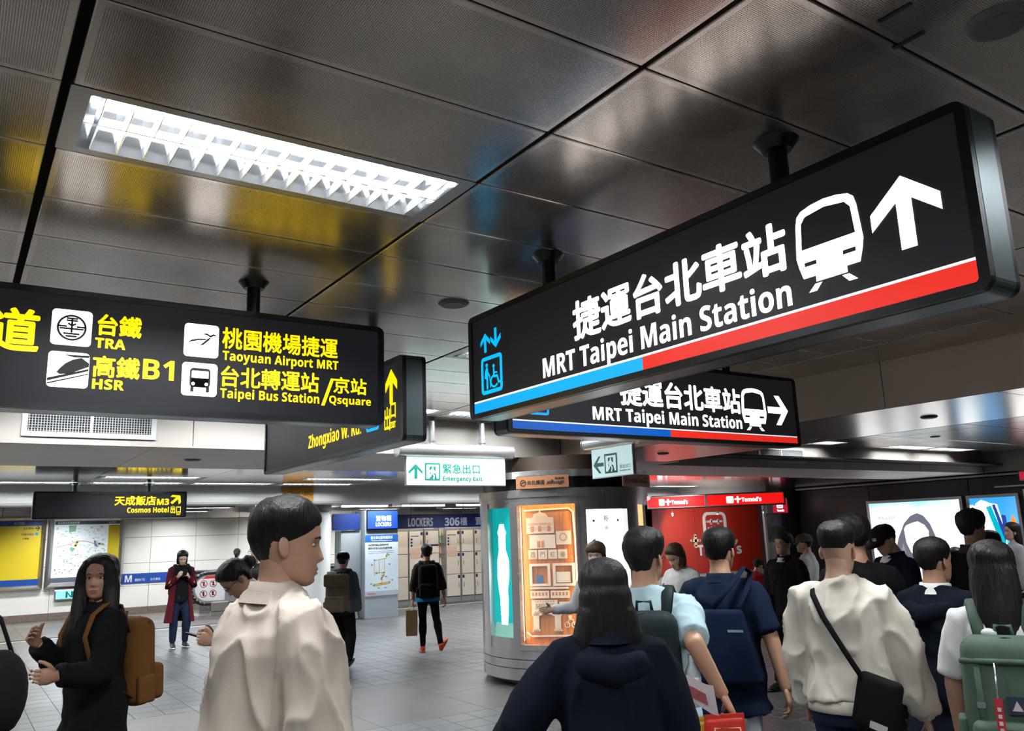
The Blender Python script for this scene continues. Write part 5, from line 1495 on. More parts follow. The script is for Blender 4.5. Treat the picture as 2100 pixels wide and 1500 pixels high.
def head_mesh(bm, mtx, fine):
    """adds the head (skin = material 0, lips = 1) to bm"""
    nr, ns = (46, 60) if fine else (24, 30)
    own = bmesh.new(); rows = []
    for i in range(nr):
        t = i / (nr - 1); z = -.118 + .229 * (t + .04 * math.sin(2 * PI * t))
        rows.append([own.verts.new(head_point(z, 2 * PI * k / ns)) for k in range(ns)])
    for j in range(nr - 1):
        for k in range(ns):
            f = own.faces.new((rows[j][(k + 1) % ns], rows[j][k], rows[j + 1][k], rows[j + 1][(k + 1) % ns])); f.smooth = True
            c = f.calc_center_median()
            if c.y > .05 and -.0845 < c.z < -.0625 and abs(c.x) < .023 - 1.0 * abs(c.z + .0735) : f.material_index = 1
    own.faces.new(rows[0]); own.faces.new(rows[-1][::-1])
    for s in (-1, 1):                              # ears: bowl with a rim
        e = bmesh.new()
        bmesh.ops.create_uvsphere(e, u_segments=14, v_segments=10, radius=1)
        for v in e.verts:
            x, y, z = v.co
            hollow = .5 * gs(y - .1, .45) * gs(z - .1, .5) if s * x > 0 else 0
            v.co = Vector((s * (.0735 + .004) + x * (.009 - .007 * hollow) + s * .006 * max(0, -y), -.014 + y * .0155 + z * -.004, -.012 + z * .0285))
        for f in e.faces: f.smooth = True
        me = bpy.data.meshes.new('t'); e.to_mesh(me); e.free(); own.from_mesh(me); bpy.data.meshes.remove(me)
    bmesh.ops.recalc_face_normals(own, faces=own.faces[:])
    own.transform(mtx)
    me = bpy.data.meshes.new('t'); own.to_mesh(me); own.free(); bm.from_mesh(me); bpy.data.meshes.remove(me)
def hand(bm, wrist, d, thumb, side, curl=25, s=1.0, spread=4, tcurl=25, n=7):
    """palm, four unequal bent fingers and a thumb leaving the side of the palm"""
    d = d.normalized(); th = (thumb - d * thumb.dot(d)).normalized()
    palm = th.cross(d) if side > 0 else d.cross(th)
    L = .092 * s
    tube(bm, [wrist - d * .02 * s, wrist + d * .012 * s, wrist + d * .045 * s, wrist + d * L * .93], [(.026 * s, .020 * s), (.031 * s, .0175 * s), (.041 * s, .0155 * s), (.040 * s, .0125 * s)], 12, th)
    for i, (off, ln, r) in enumerate(((.030, .070, .0088), (.010, .079, .0092), (-.010, .073, .0088), (-.029, .057, .0078))):
        base = wrist + d * (L - .012 * s - .006 * s * (i == 3)) + th * off * s
        dirv = Quaternion(palm, math.radians(spread * (1.3 - i) * (1 if side > 0 else -1))) @ d
        ax = dirv.cross(palm).normalized(); p = [base]; ang = 0; rr = [r * s * 1.05]
        for k, fr in enumerate((.45, .30, .25)):
            ang += math.radians(curl * (1.0 if k else .8) + i * 2)
            q = Quaternion(ax, ang) @ dirv
            p.append(p[-1] + q * ln * fr * s); rr.append(r * s * (.97, .88, .74)[k])
        tube(bm, p, rr, n, palm, .9)
    base = wrist + d * .022 * s + th * .026 * s
    q = (d * .62 + th * .72 + palm * .22).normalized()
    ax = q.cross(palm * .6 - th * .8).normalized()
    p = [base, base + q * .036 * s]
    q2 = (Quaternion(ax, math.radians(tcurl)) @ q); p.append(p[-1] + q2 * .030 * s); p.append(p[-1] + (Quaternion(ax, math.radians(tcurl * 1.6)) @ q) * .022 * s)
    tube(bm, p, [.0135 * s, .0115 * s, .0098 * s, .0078 * s], n, palm, .9)

SKINS = {}
def skin(col):
    if col not in SKINS:
        SKINS[col] = (mat('skin_%d' % len(SKINS), col, .48, var=.05, vscale=14, bump=.04, bscale=160), mat('lips_%d' % len(SKINS), (col[0] * .80, col[1] * .50, col[2] * .50), .42))
    return SKINS[col]
TAN = (.52, .285, .185); FAIR = (.62, .40, .30); DEEP = (.40, .205, .13)
def fabric(name, col, rough=.9, sheen=.0, bump=.10, bscale=300): return mat(name, col, rough, spec=.12, var=.10, vscale=10, bump=bump, bscale=bscale, sheen=sheen)
HAIRK = mat('black_hair', (.007, .0062, .006), .5, spec=.28, var=.35, vscale=18, bump=.5, bscale=55, stretch=(3, 3, .25))
HAIRB = mat('brown_hair', (.055, .026, .013), .5, spec=.3, var=.35, vscale=18, bump=.5, bscale=55, stretch=(3, 3, .25))
M_EYEW = mat('eye_white', (.6, .57, .54), .25)
M_EYED = mat('eye_dark', (.012, .008, .006), .15)

def hair_cap(bm, mtx, t0=.018, front=.060, temple=.030, side=-.012, back=-.088, top=.0, ns=48, nr=36, seed=0, rough=.004, fade=.022):
    """hair shell over the skull; sinks below the skin outside the hairline"""
    own = bmesh.new(); rows = []
    c0 = Vector((0, -.005, .0))
    def line(phi):
        a = abs(math.degrees(phi)); a = a if a <= 180 else 360 - a
        pts = ((0, front), (32, front - .004), (58, temple), (78, side + .012), (92, side), (112, side + .006), (135, back * .75), (180, back))
        for i in range(len(pts) - 1):
            if pts[i][0] <= a <= pts[i + 1][0]:
                t = (a - pts[i][0]) / (pts[i + 1][0] - pts[i][0]); return pts[i][1] + (pts[i + 1][1] - pts[i][1]) * t
        return back
    for i in range(nr):
        z = -.114 + .2255 * i / (nr - 1); row = []
        for k in range(ns):
            phi = 2 * PI * k / ns
            p = head_point(z, phi)
            if math.cos(phi) > .1 : 
                w, yf, yb = head_row(z); p.y = min(p.y, (yf + yb) / 2 - .008 + (yf - (yf + yb) / 2 + .008) * abs(math.cos(phi)) ** .86 + .001)
            d = z - line(phi); a = max(0, min(1, d / fade)); a = a * a * (3 - 2 * a) if fade < .03 else a ** .6
            th = -.007 + a * (t0 + .007)
            if a > .3: th += top * max(0, z / .11) ** 2 + rough * noise.noise(Vector((p.x * 60, p.y * 60, p.z * 25 + seed))) 
            n = (p - c0).normalized()
            row.append(own.verts.new(p + n * th))
        rows.append(row)
    for j in range(nr - 1):
        for k in range(ns): own.faces.new((rows[j][(k + 1) % ns], rows[j][k], rows[j + 1][k], rows[j + 1][(k + 1) % ns])).smooth = True
    own.faces.new(rows[0]); own.faces.new(rows[-1][::-1])
    bmesh.ops.recalc_face_normals(own, faces=own.faces[:])
    own.transform(mtx)
    me = bpy.data.meshes.new('t'); own.to_mesh(me); own.free(); bm.from_mesh(me); bpy.data.meshes.remove(me)
def hair_fall(bm, rings, n=20):
    """solid fall of hair: rings (x, y, z, half width, half depth)"""
    tube(bm, [r[:3] for r in rings], [(r[3], r[4]) for r in rings], n, (1, 0, 0), .3)

STAND = ((0, 0, -1), (0, 0, -1))
def person(label, x, y, yaw, h=1.70, bw=1.0, girth=1.0, lean=0, side=0, twist=0, head=(0, 0, 0), armR=STAND, armL=STAND, legR=STAND, legL=STAND, thumbR=None, thumbL=None, curl=(28, 28),
           sk=TAN, top=None, coat=None, bottom=None, shoes=None, hair=None, vox=.012, face=False, sink=0.0, hands=(True, True), eyes=True, group=None):
    s = h / 1.70
    root = thing('person', label, 'person', (x, y, 0), math.radians(yaw), group)
    UA, FA, TH, SH = .285 * s, .25 * s, .41 * s, .41 * s
    # legs first: the lowest ankle stands on the floor
    hipx = .088 * s * bw
    legs = {}
    low = 0
    for k, (td, sd), sg in (('R', legR, 1), ('L', legL, -1)):
        hp = V3(sg * hipx, 0, 0); kn = hp + Vector(td).normalized() * TH; an = kn + Vector(sd).normalized() * SH
        legs[k] = [hp, kn, an]; low = min(low, an.z)
    zp = -low + .078 * s - sink
    for k in legs: legs[k] = [p + V3(0, 0, zp) for p in legs[k]]
    R = Matrix.Translation((0, 0, zp)) @ Matrix.Rotation(math.radians(side), 4, 'Y') @ Matrix.Rotation(-math.radians(lean), 4, 'X') @ Matrix.Rotation(-math.radians(twist), 4, 'Z')
    up = lambda px, py, pz: R @ V3(px * s, py * s, pz * s)
    arms = {}
    for k, (ud, fd), sg in (('R', armR, 1), ('L', armL, -1)):
        sh = up(sg * .168 * bw, -.008, .432); el = sh + Vector(ud).normalized() * UA; wr = el + Vector(fd).normalized() * FA
        arms[k] = [up(sg * .075 * bw, -.010, .462), sh, el, wr]
    nb = up(0, -.012, .53)
    hm = R @ Matrix.Translation((0, -.012 * s, .516 * s)) @ Matrix.Rotation(math.radians(lean * .6), 4, 'X') @ Matrix.Rotation(-math.radians(head[0]), 4, 'Z') @ Matrix.Rotation(-math.radians(head[1]), 4, 'X') @ Matrix.Rotation(math.radians(head[2]), 4, 'Y') @ Matrix.Translation((0, .022 * s, .145 * s)) @ Matrix.Scale(s, 4)
    TR = [(-.13, .166, .112, -.004), (-.03, .174, .120, -.010), (.06, .160, .112, -.002), (.14, .144, .102, .002), (.25, .150, .110, .006), (.36, .164, .116, .004), (.42, .160, .104, -.006), (.462, .128, .086, -.012), (.495, .092, .070, -.014), (.53, .062, .060, -.012)]
    def torso(bm, inf, z0=-.13, z1=.535, wide=1.0, flare=0.0, hem=None, trim=False):
        pts = []; rad = []
        rings = [r for r in TR if z0 - .001 <= r[0] <= z1]
        if hem is not None and hem > -.128:
            for i in range(len(TR) - 1):
                if TR[i][0] <= hem < TR[i + 1][0]:
                    t = (hem - TR[i][0]) / (TR[i + 1][0] - TR[i][0]); rb = tuple(TR[i][k] + (TR[i + 1][k] - TR[i][k]) * t for k in range(4))
            rings = [rb] + [r for r in rings if r[0] > hem + .02]
        if hem is not None and hem < -.135:
            k = int((-.13 - hem) / .09) + 1
            for i in range(k, 0, -1):
                z = -.13 + (hem + .13) * i / k; rings.insert(0, (z, .168 + flare * i / k, .114 + flare * .8 * i / k, -.004))
                rings.sort(key=lambda q: q[0])
        for z, a, b, yo in rings:
            if z < -.135: p = V3(0, yo * s, zp + z * s)
            else: p = up(0, yo, z)
            t = inf * (.2 if trim and z > .04 else 1) if z < .40 else inf * max(.2, 1 - (z - .40) / .13)
            pts.append(p); rad.append(((a * bw * girth * wide) * s + t, (b * girth * wide) * s + t))
        hx = (R.to_3x3() @ V3(1, 0, 0))
        tube(bm, pts, rad, 22, hx, .15)
    def arm(bm, k, inf, upto=2.0, loose=0.0):
        a = arms[k]; P = [a[0], a[1]]; Q = [.046 * s + inf * .6, .056 * s + inf * .9]
        def seg(p, q, r0, r1, f, n=4):
            for i in range(1, n + 1):
                t = i / n * f; P.append(p.lerp(q, t)); Q.append(r0 + (r1 - r0) * t)
        seg(a[1], a[2], .056 * s + inf + loose * .3, .043 * s + inf + loose, min(1, upto), 4)
        if upto > 1: seg(a[2], a[3], .043 * s + inf + loose, .029 * s + inf + loose * .7, min(1, upto - 1), 4)
        tube(bm, P, Q, 14, (0, 1, 0), .2)
    def leg(bm, k, inf, upto=2.0, loose=0.0):
        a = legs[k]; P = [a[0] + V3(0, 0, .06 * s), a[0]]; Q = [.074 * s + inf, .083 * s * girth + inf]
        for i in range(1, 5):
            t = i / 4 * min(1, upto); P.append(a[0].lerp(a[1], t)); Q.append((.083 + (.057 - .083) * t) * s + inf + loose * t)
        if upto > 1:
            for i in range(1, 6):
                t = i / 5 * min(1, upto - 1); bulge = .008 * math.sin(PI * min(1, t * 1.6)) if t < .63 else 0
                P.append(a[1].lerp(a[2], t)); Q.append((.058 + (.038 - .058) * t + bulge) * s + inf + loose)
        tube(bm, P, Q, 16, (1, 0, 0), .1)
    # ---- body: one continuous skin surface, head and hands included
    msk, mlip = skin(sk)
    bm = bmesh.new()
    torso(bm, -.007 * s)
    for k in 'RL':
        arm(bm, k, 0); leg(bm, k, -.004 * s)
    nk = hm @ V3(0, -.022, -.055)
    tube(bm, [up(0, -.012, .47), nb, nb.lerp(nk, .5), nk, hm @ V3(0, -.015, .0)], [.075 * s, .062 * s * bw, .055 * s * bw, .056 * s * bw, .05 * s], 16)
    me = remesh(bm, max(vox * 1.15, .012), 2, 'body')
    bm = bmesh.new(); bm.from_mesh(me); bpy.data.meshes.remove(me)
    head_mesh(bm, hm, vox < .016)
    fwd = R.to_3x3() @ V3(0, 1, 0)
    hb = bmesh.new()
    for k, on, sg, thn, cu in (('R', hands[0], 1, thumbR, curl[0]), ('L', hands[1], -1, thumbL, curl[1])):
        if not on: continue
        d = (arms[k][3] - arms[k][2]).normalized()
        t = Vector(thn) if thn else (fwd if abs(d.dot(fwd)) < .8 else V3(0, 0, 1))
        hand(hb, arms[k][3], d, t, sg, cu, s)
    for f in hb.faces: f.smooth = True
    bmesh.ops.recalc_face_normals(hb, faces=hb.faces[:])
    tm = bpy.data.meshes.new('t'); hb.to_mesh(tm); hb.free(); bm.from_mesh(tm); bpy.data.meshes.remove(tm)
    body = obj('body', bm, [msk, mlip], root)
    if eyes:
        for sg in (-1, 1):
            e = bmesh.new(); ball(e, V3(0, 0, 0), (.0135, .007, .0062), 12)
            for f in e.faces: f.smooth = True
            bmesh.ops.transform(e, matrix=hm @ Matrix.Translation((sg * .0315, .0655, .0)), verts=e.verts)
            obj('eye', e, M_EYEW, root)
            e = bmesh.new(); ball(e, V3(0, 0, 0), (.0062, .003, .0060), 10)
            bmesh.ops.transform(e, matrix=hm @ Matrix.Translation((sg * .0312, .0715, .0)), verts=e.verts)
            obj('iris', e, M_EYED, root)
            e = bmesh.new()
            tube(e, [(sg * .016, .0855, .0195), (sg * .030, .0835, .0235), (sg * .047, .0700, .0185)], [(.003, .0025), (.0035, .003), (.002, .002)], 6)
            bmesh.ops.transform(e, matrix=hm, verts=e.verts)
            obj('eyebrow', e, HAIRK, root)
    # ---- clothes
    def cloth(name, fn, m, it=3, amp=.004, fr=9, v=None, seed=0.0, zs=.45):
        bm = bmesh.new(); fn(bm)
        me = remesh(bm, v or vox * 1.15, it, name)
        wrinkle(me, amp * s, fr, seed or (sum(map(ord, label)) % 97), zs)
        return obj(name, me, m, root)
    if bottom:
        def fb(bm):
            torso(bm, bottom.get('inf', .010), -.13, bottom.get('waist', .065), trim=True)
            for k in 'RL': leg(bm, k, bottom.get('inf', .010), bottom.get('upto', 1.97), bottom.get('loose', .006))
        cloth(bottom.get('name', 'trousers'), fb, bottom['m'], amp=bottom.get('amp', .007), fr=11)
    for g in (top, coat):
        if not g: continue
        def ft(bm, g=g):
            torso(bm, g.get('inf', .020), -.13, g.get('neck', .535), g.get('wide', 1.0), g.get('flare', .01), g.get('hem'))
            for k in 'RL': arm(bm, k, g.get('inf', .020) * .6, g.get('sleeve', 1.95), g.get('loose', .006))
        o = cloth(g.get('name', 'shirt'), ft, g['m'], amp=g.get('amp', .009), fr=g.get('fr', 8), it=g.get('it', 3), zs=g.get('zs', .45))
        if g.get('rib'):                          # gathered waistband and cuffs
            cb = bmesh.new(); zr = g.get('hem', -.13); hx = R.to_3x3() @ V3(1, 0, 0)
            q = TR[0] if zr < -.1 else TR[1]
            tube(cb, [up(0, -.006, zr - .045), up(0, -.006, zr - .02), up(0, -.006, zr + .015)], [((q[1] * bw * girth) * s + g.get('inf', .020) * .6, q[2] * girth * s + g.get('inf', .020) * .6)] * 3, 30, hx, .02)
            ob = obj('waistband', cb, g['m'], root); smooth(ob)
            for k in 'RL':
                cb = bmesh.new(); a = arms[k]; d = (a[3] - a[2]).normalized()
                tube(cb, [a[3] - d * .05 * s, a[3] - d * .01 * s, a[3] + d * .012 * s], [.042 * s, .038 * s, .036 * s], 16)
                smooth(obj('cuff', cb, g['m'], root))
        if g.get('collar'):
            cb = bmesh.new(); hgt, rr = g['collar']
            c0, c1 = up(0, -.010, .486), up(0, -.006, .492 + hgt); ax = (c1 - c0).normalized()
            hx = R.to_3x3() @ V3(1, 0, 0); fy = R.to_3x3() @ V3(0, 1, 0)
            ns = 28; rows = []
            for (f, r1) in ((0, rr * 1.22), (.55, rr * 1.03), (1, rr), (1.0, rr * .93), (.4, rr * .93)):
                c = c0.lerp(c1, f)
                rows.append([cb.verts.new(c + hx * (r1 * s * math.sin(2 * PI * k / ns)) + fy * (r1 * 1.02 * s * math.cos(2 * PI * k / ns)) + ax * (-.02 * s * f * max(0, math.cos(2 * PI * k / ns)) )) for k in range(ns)])
            for j in range(4):
                for k in range(ns): cb.faces.new((rows[j][k], rows[j][(k + 1) % ns], rows[j + 1][(k + 1) % ns], rows[j + 1][k]))
            bmesh.ops.recalc_face_normals(cb, faces=cb.faces[:])
            smooth(obj('collar', cb, g.get('cm', g['m']), root))
    if shoes:
        for k, sg in (('R', 1), ('L', -1)):
            kn, an = legs[k][1], legs[k][2]
            sd = (an - kn).normalized()
            f = V3(0, 1, 0); tilt = shoes.get('tilt', {}).get(k, 0)
            ft = Quaternion((1, 0, 0), math.radians(-tilt)) @ f
            upv = Quaternion((1, 0, 0), math.radians(-tilt)) @ V3(0, 0, 1)
            yawf = shoes.get('yaw', {}).get(k, 6 * -sg)
            q = Quaternion((0, 0, 1), math.radians(yawf)); ft = q @ ft; upv = q @ upv
            b0 = an - upv * .078 * s
            own = bmesh.new()
            tube(own, [b0 - ft * .055 * s + upv * .035 * s, b0 - ft * .03 * s + upv * .045 * s, b0 + ft * .05 * s + upv * .045 * s, b0 + ft * .12 * s + upv * .034 * s, b0 + ft * .175 * s + upv * .026 * s], [(.028 * s, .032 * s), (.036 * s, .043 * s), (.043 * s, .040 * s), (.044 * s, .028 * s), (.030 * s, .018 * s)], 14, q @ V3(1, 0, 0), .6)
            tube(own, [b0 + upv * .05 * s, b0 + upv * .10 * s], [.044 * s, .042 * s], 12, (1, 0, 0), .1)
            sh = obj('shoe', remesh(own, .010, 2, 'shoe'), shoes['m'], root)
            smooth(sh)
            own = bmesh.new()
            tube(own, [b0 - ft * .06 * s + upv * .012 * s, b0 + ft * .05 * s + upv * .012 * s, b0 + ft * .13 * s + upv * .012 * s, b0 + ft * .185 * s + upv * .014 * s], [(.032 * s, .012 * s), (.042 * s, .012 * s), (.046 * s, .012 * s), (.030 * s, .010 * s)], 14, q @ V3(1, 0, 0), .5)
            smooth(obj('sole', own, shoes.get('sole', shoes['m']), sh))
    # ---- hair
    if hair:
        bm = bmesh.new()
        hair_cap(bm, hm, hair.get('t', .018), hair.get('front', .060), hair.get('temple', .032), hair.get('side', -.012), hair.get('back', -.088), hair.get('top', .006), seed=sum(map(ord, label)) % 50, rough=hair.get('rough', .004), fade=hair.get('fade', .022 if (hair.get('falls') or hair.get('head_falls')) else .075))
        if hair.get('falls'):
            hy = Matrix.Translation(hm.translation) @ Matrix.Rotation(-math.radians(head[0] + twist), 4, 'Z') @ Matrix.Scale(s, 4)
            for rings in hair['falls']:
                hair_fall(bm, [(*(hy @ V3(*r[:3])), r[3] * s, r[4] * s) for r in rings])
        if hair.get('head_falls'):
            for rings in hair['head_falls']:
                hair_fall(bm, [(*(hm @ V3(*r[:3])), r[3] * s, r[4] * s) for r in rings])
        if hair.get('falls') or hair.get('head_falls') or hair.get('remesh'):
            me = remesh(bm, max(.007, vox * .7), 3, 'hair')
            nrm = [v.normal.copy() for v in me.vertices]
            for v, n in zip(me.vertices, nrm):
                v.co += n * .0035 * noise.noise(Vector((v.co.x * 70, v.co.y * 70, v.co.z * 9)))
            obj('hair', me, hair.get('m', HAIRK), root)
        else:
            obj('hair', bm, hair.get('m', HAIRK), root)
    J = dict(root=root, arms=arms, legs=legs, hm=hm, R=R, up=up, s=s, zp=zp)
    return J
def part(J, name, bm, m):
    o = obj(name, bm, m, J['root']); smooth(o, 45); return o
def worn(J, name, label, cat):
    """a thing carried by a person: top-level, at the same place and heading"""
    r = J['root']
    t = thing(name, label, cat, r.location, r.rotation_euler.z)
    return t
def glasses(J, m=None):
    m = m or mat('glasses_frame', (.02, .02, .02), .3); hm = J['hm']
    bm = bmesh.new()
    for sg in (-1, 1):
        c = hm @ V3(sg * .032, .093, -.002); q = hm.to_3x3()
        P = [hm @ V3(sg * .032 + .022 * math.cos(t), .093 - .004 * abs(math.cos(t)), -.002 + .016 * math.sin(t)) for t in [2 * PI * i / 14 for i in range(15)]]
        tube(bm, P, [.0016 * J['s']] * 15, 5)
        tube(bm, [hm @ V3(sg * .054, .090, .004), hm @ V3(sg * .076, .05, .004), hm @ V3(sg * .080, -.005, -.002)], [.0018] * 3, 5)
    tube(bm, [hm @ V3(-.010, .097, .002), hm @ V3(.010, .097, .002)], [.0016] * 2, 5)
    part(J, 'glasses', bm, m)
    for sg in (-1, 1):
        b2 = bmesh.new(); vs = [b2.verts.new(hm @ V3(sg * .032 + .021 * math.cos(t), .0925, -.002 + .015 * math.sin(t))) for t in [2 * PI * i / 14 for i in range(14)]]
        b2.faces.new(vs); part(J, 'lens', b2, M_PANE)
def cap(J, m, mb=None, brim=(0, 1)):
    hm = J['hm']; bm = bmesh.new()
    own = bmesh.new(); rows = []
    for i in range(10):
        z = .018 + .098 * i / 9
        rows.append([own.verts.new((lambda p: p + (p - V3(0, -.005, .0)).normalized() * (.022 if z < .1 else .018))(head_point(min(z, .110), 2 * PI * k / 32))) for k in range(32)])
    for j in range(9):
        for k in range(32): own.faces.new((rows[j][(k + 1) % 32], rows[j][k], rows[j + 1][k], rows[j + 1][(k + 1) % 32]))
    own.faces.new(rows[-1][::-1]); own.faces.new(rows[0])
    bmesh.ops.recalc_face_normals(own, faces=own.faces[:])
    own.transform(hm)
    part(J, 'cap_crown', own, m)
    b2 = bmesh.new(); pts = []
    A = [V3(.075 * math.sin(t), .075 * math.cos(t) + .012, .024) for t in [math.radians(a) for a in range(-75, 76, 15)]]
    B = [V3(.080 * math.sin(t), .165 * math.cos(t) ** .8 + .015 if math.cos(t) > 0 else 0, .012 - .012 * abs(math.sin(t))) for t in [math.radians(a) for a in range(-75, 76, 15)]]
    va = [b2.verts.new(hm @ p) for p in A]; vb = [b2.verts.new(hm @ p) for p in B]; vc = [b2.verts.new(hm @ (p - V3(0, 0, .005))) for p in A]; vd = [b2.verts.new(hm @ (p - V3(0, 0, .005))) for p in B]
    for i in range(len(A) - 1):
        b2.faces.new((va[i], va[i + 1], vb[i + 1], vb[i])); b2.faces.new((vc[i + 1], vc[i], vd[i], vd[i + 1])); b2.faces.new((vb[i], vb[i + 1], vd[i + 1], vd[i]))
    bmesh.ops.recalc_face_normals(b2, faces=b2.faces[:])
    part(J, 'cap_brim', b2, mb or m)
def strap(t, pts, w, m, name='strap', th=.006):
    """flat band through points (local to t)"""
    bm = bmesh.new(); tube(bm, pts, [(w / 2, th)] * len(pts), 8, (1, 0, 0), .1)
    o = obj(name, bm, m, t); smooth(o); return o
def soft_box(x0, x1, y0, y1, z0, z1, r, bm=None, taper=0.0, puff=.0):
    own = box(x0, x1, y0, y1, z0, z1, bev=r, seg=4)
    cx, cz = (x0 + x1) / 2, (z0 + z1) / 2
    for v in own.verts:
        f = (v.co.z - z0) / (z1 - z0)
        v.co.x = cx + (v.co.x - cx) * (1 - taper * f)
    return merge(own, bm)
def backpack(J, label, m, w, hgt, d, ztop, m2=None, strapm=None, pocket=.45, tilt=0, lift=0.0, detail=True):
    """rounded pack on the back: body, lid, front pocket, zip lines, top loop, two shoulder straps"""
    s = J['s']; t = worn(J, 'backpack', label, 'backpack')
    m2 = m2 or m; strapm = strapm or m2
    up = J['up']; Rm = J['R'] @ Matrix.Rotation(math.radians(tilt), 4, 'X')
    z1 = ztop; z0 = ztop - hgt / s; yb = -.128
    def place(bm):
        bm.transform(Matrix.Translation((0, 0, lift)) @ Rm @ Matrix.Scale(s, 4)); return bm
    dd = d / s; ww = w / s / 2
    own = soft_box(-ww, ww, yb - dd, yb, z0, z1, min(.07, dd * .42), taper=.12)
    smooth(obj('pack_body', place(own), m, t), 50)
    own = soft_box(-ww * .84, ww * .84, yb - dd - .05, yb - dd + .03, z0 + .02, z0 + (z1 - z0) * pocket, .032)
    pk = obj('front_pocket', place(own), m2, t); smooth(pk, 50)
    own = bmesh.new(); zz = z0 + (z1 - z0) * pocket
    tube(own, [(-ww * .78, yb - dd - .035, zz - .03), (0, yb - dd - .052, zz - .025), (ww * .78, yb - dd - .035, zz - .03)], [.004] * 3, 6)
    smooth(obj('zip', place(own), mat('dark_zip', (.02, .02, .02), .4), pk))
    own = bmesh.new()
    P = [(-ww * .86, yb - dd * .55, z1 - .10), (-ww * .80, yb - dd * .7, z1 - .03), (0, yb - dd * .75, z1 - .004), (ww * .80, yb - dd * .7, z1 - .03), (ww * .86, yb - dd * .55, z1 - .10)]
    tube(own, P, [.005] * 5, 6); smooth(obj('zip', place(own), mat('dark_zip', (.02, .02, .02), .4), t))
    own = bmesh.new(); tube(own, [(-.035, yb - .02, z1 - .01), (-.03, yb - .03, z1 + .035), (.03, yb - .03, z1 + .035), (.035, yb - .02, z1 - .01)], [.008] * 4, 8)
    smooth(obj('grab_loop', place(own), strapm, t))
    for sg in (-1, 1):
        x = .105
        P = [(sg * x * .8, yb - .01, z1 - .07), (sg * x, -.075, .505), (sg * x, -.005, .53), (sg * (x + .012), .085, .47), (sg * (x + .03), .135, .36), (sg * (x + .055), .11, .22), (sg * (x + .06), 0, .10), (sg * ww * .8, yb - .02, z0 + .06)]
        own = bmesh.new(); tube(own, P, [(.028, .008)] * 4 + [(.024, .007)] * 2 + [(.012, .004)] * 2, 8, (1, 0, 0), .1)
        smooth(obj('shoulder_strap', place(own), strapm, t))
        own = soft_box(sg * ww - .02, sg * ww + .02, yb - dd * .8, yb - dd * .2, z0 + .02, z0 + .17, .015)
        smooth(obj('side_pocket', place(own), m2, t), 50)
    return t, place, (ww, yb - dd, z0, z1)
# ------------------------------------------------------------------ the crowd
f_beige = fabric('beige_cotton', (.52, .445, .375)); f_black = fabric('black_cloth', (.0065, .0065, .007)); f_black2 = fabric('black_cloth_b', (.009, .0085, .009))
f_navy = fabric('navy_wool', (.0042, .0062, .013)); f_navy2 = fabric('navy_polo', (.0075, .015, .037)); f_jean = fabric('dark_denim', (.012, .02, .045))
f_white = fabric('off_white_fleece', (.72, .66, .57)); f_tee = fabric('white_tee', (.72, .71, .69)); f_ltblue = fabric('pale_blue_tee', (.42, .56, .60))
f_red = fabric('maroon_knit', (.10, .010, .016)); f_grey = fabric('grey_hoodie', (.10, .125, .14)); f_camo = fabric('dark_camo', (.030, .026, .020)); f_ltgrey = fabric('light_grey_trousers', (.34, .38, .40))
f_green = fabric('dark_green_jacket', (.012, .03, .028)); f_olive = fabric('sage_green_nylon', (.085, .13, .095), rough=.6); f_brown = fabric('brown_canvas', (.15, .065, .018)); f_khaki = fabric('tan_canvas', (.18, .135, .095))
f_dkpack = fabric('charcoal_green_nylon', (.012, .020, .021), rough=.6); f_shred = fabric('bright_red_cloth', (.36, .018, .020)); f_sage = fabric('grey_green_top', (.12, .17, .15)); f_wgrey = fabric('pale_grey_check', (.42, .42, .44))
m_shoeb = mat('black_shoe', (.012, .012, .013), .5); m_solew = mat('white_sole', (.65, .65, .63), .5); m_shoeo = mat('orange_shoe', (.75, .09, .02), .5); m_soleo = mat('orange_sole', (.80, .16, .05), .5)
m_phone = mat('phone_black', (.01, .01, .012), .2)
LONG = lambda L=.34, w=.092, d=.075: [[(0, -.03, .06, .078, .078), (0, -.042, .0, w, d), (0, -.052, -.08, w + .006, d * .85), (0, -.058, -.18, w + .002, d * .72), (0, -.060, -.18 - (L - .18) * .6, w * .88, d * .58), (0, -.055, -L, w * .6, d * .35)]]
BOB = [[(0, -.03, .06, .078, .080), (0, -.036, .0, .094, .080), (0, -.040, -.05, .098, .074), (0, -.042, -.10, .090, .064)]]
STEP1 = dict(legR=((0, .34, -1), (0, .05, -1)), legL=((0, -.24, -1), (0, -.55, -1)))
STEP2 = dict(legL=((0, .34, -1), (0, .05, -1)), legR=((0, -.24, -1), (0, -.55, -1)))

# 1 man in beige jacket, foreground
J = person('man in a loose beige jacket walking right, large in the left foreground', .80, 2.63, -(17.2 + 62), 1.86, lean=9, head=(30, 2, 0), sk=TAN, bw=1.02,
           armR=((.22, .05, -1), (.05, .22, -1)), armL=((-.2, .25, -1), (0, .5, -1)), top=dict(m=f_beige, name='jacket', inf=.045, loose=.028, hem=-.22, flare=.03, collar=(.055, .082), amp=.020, fr=9, zs=.28, it=2),
           bottom=dict(m=f_black), shoes=dict(m=m_shoeb), hair=dict(t=.024, front=.052, temple=.022, side=-.008, back=-.07, top=.010, rough=.006), vox=.0085, **STEP1)
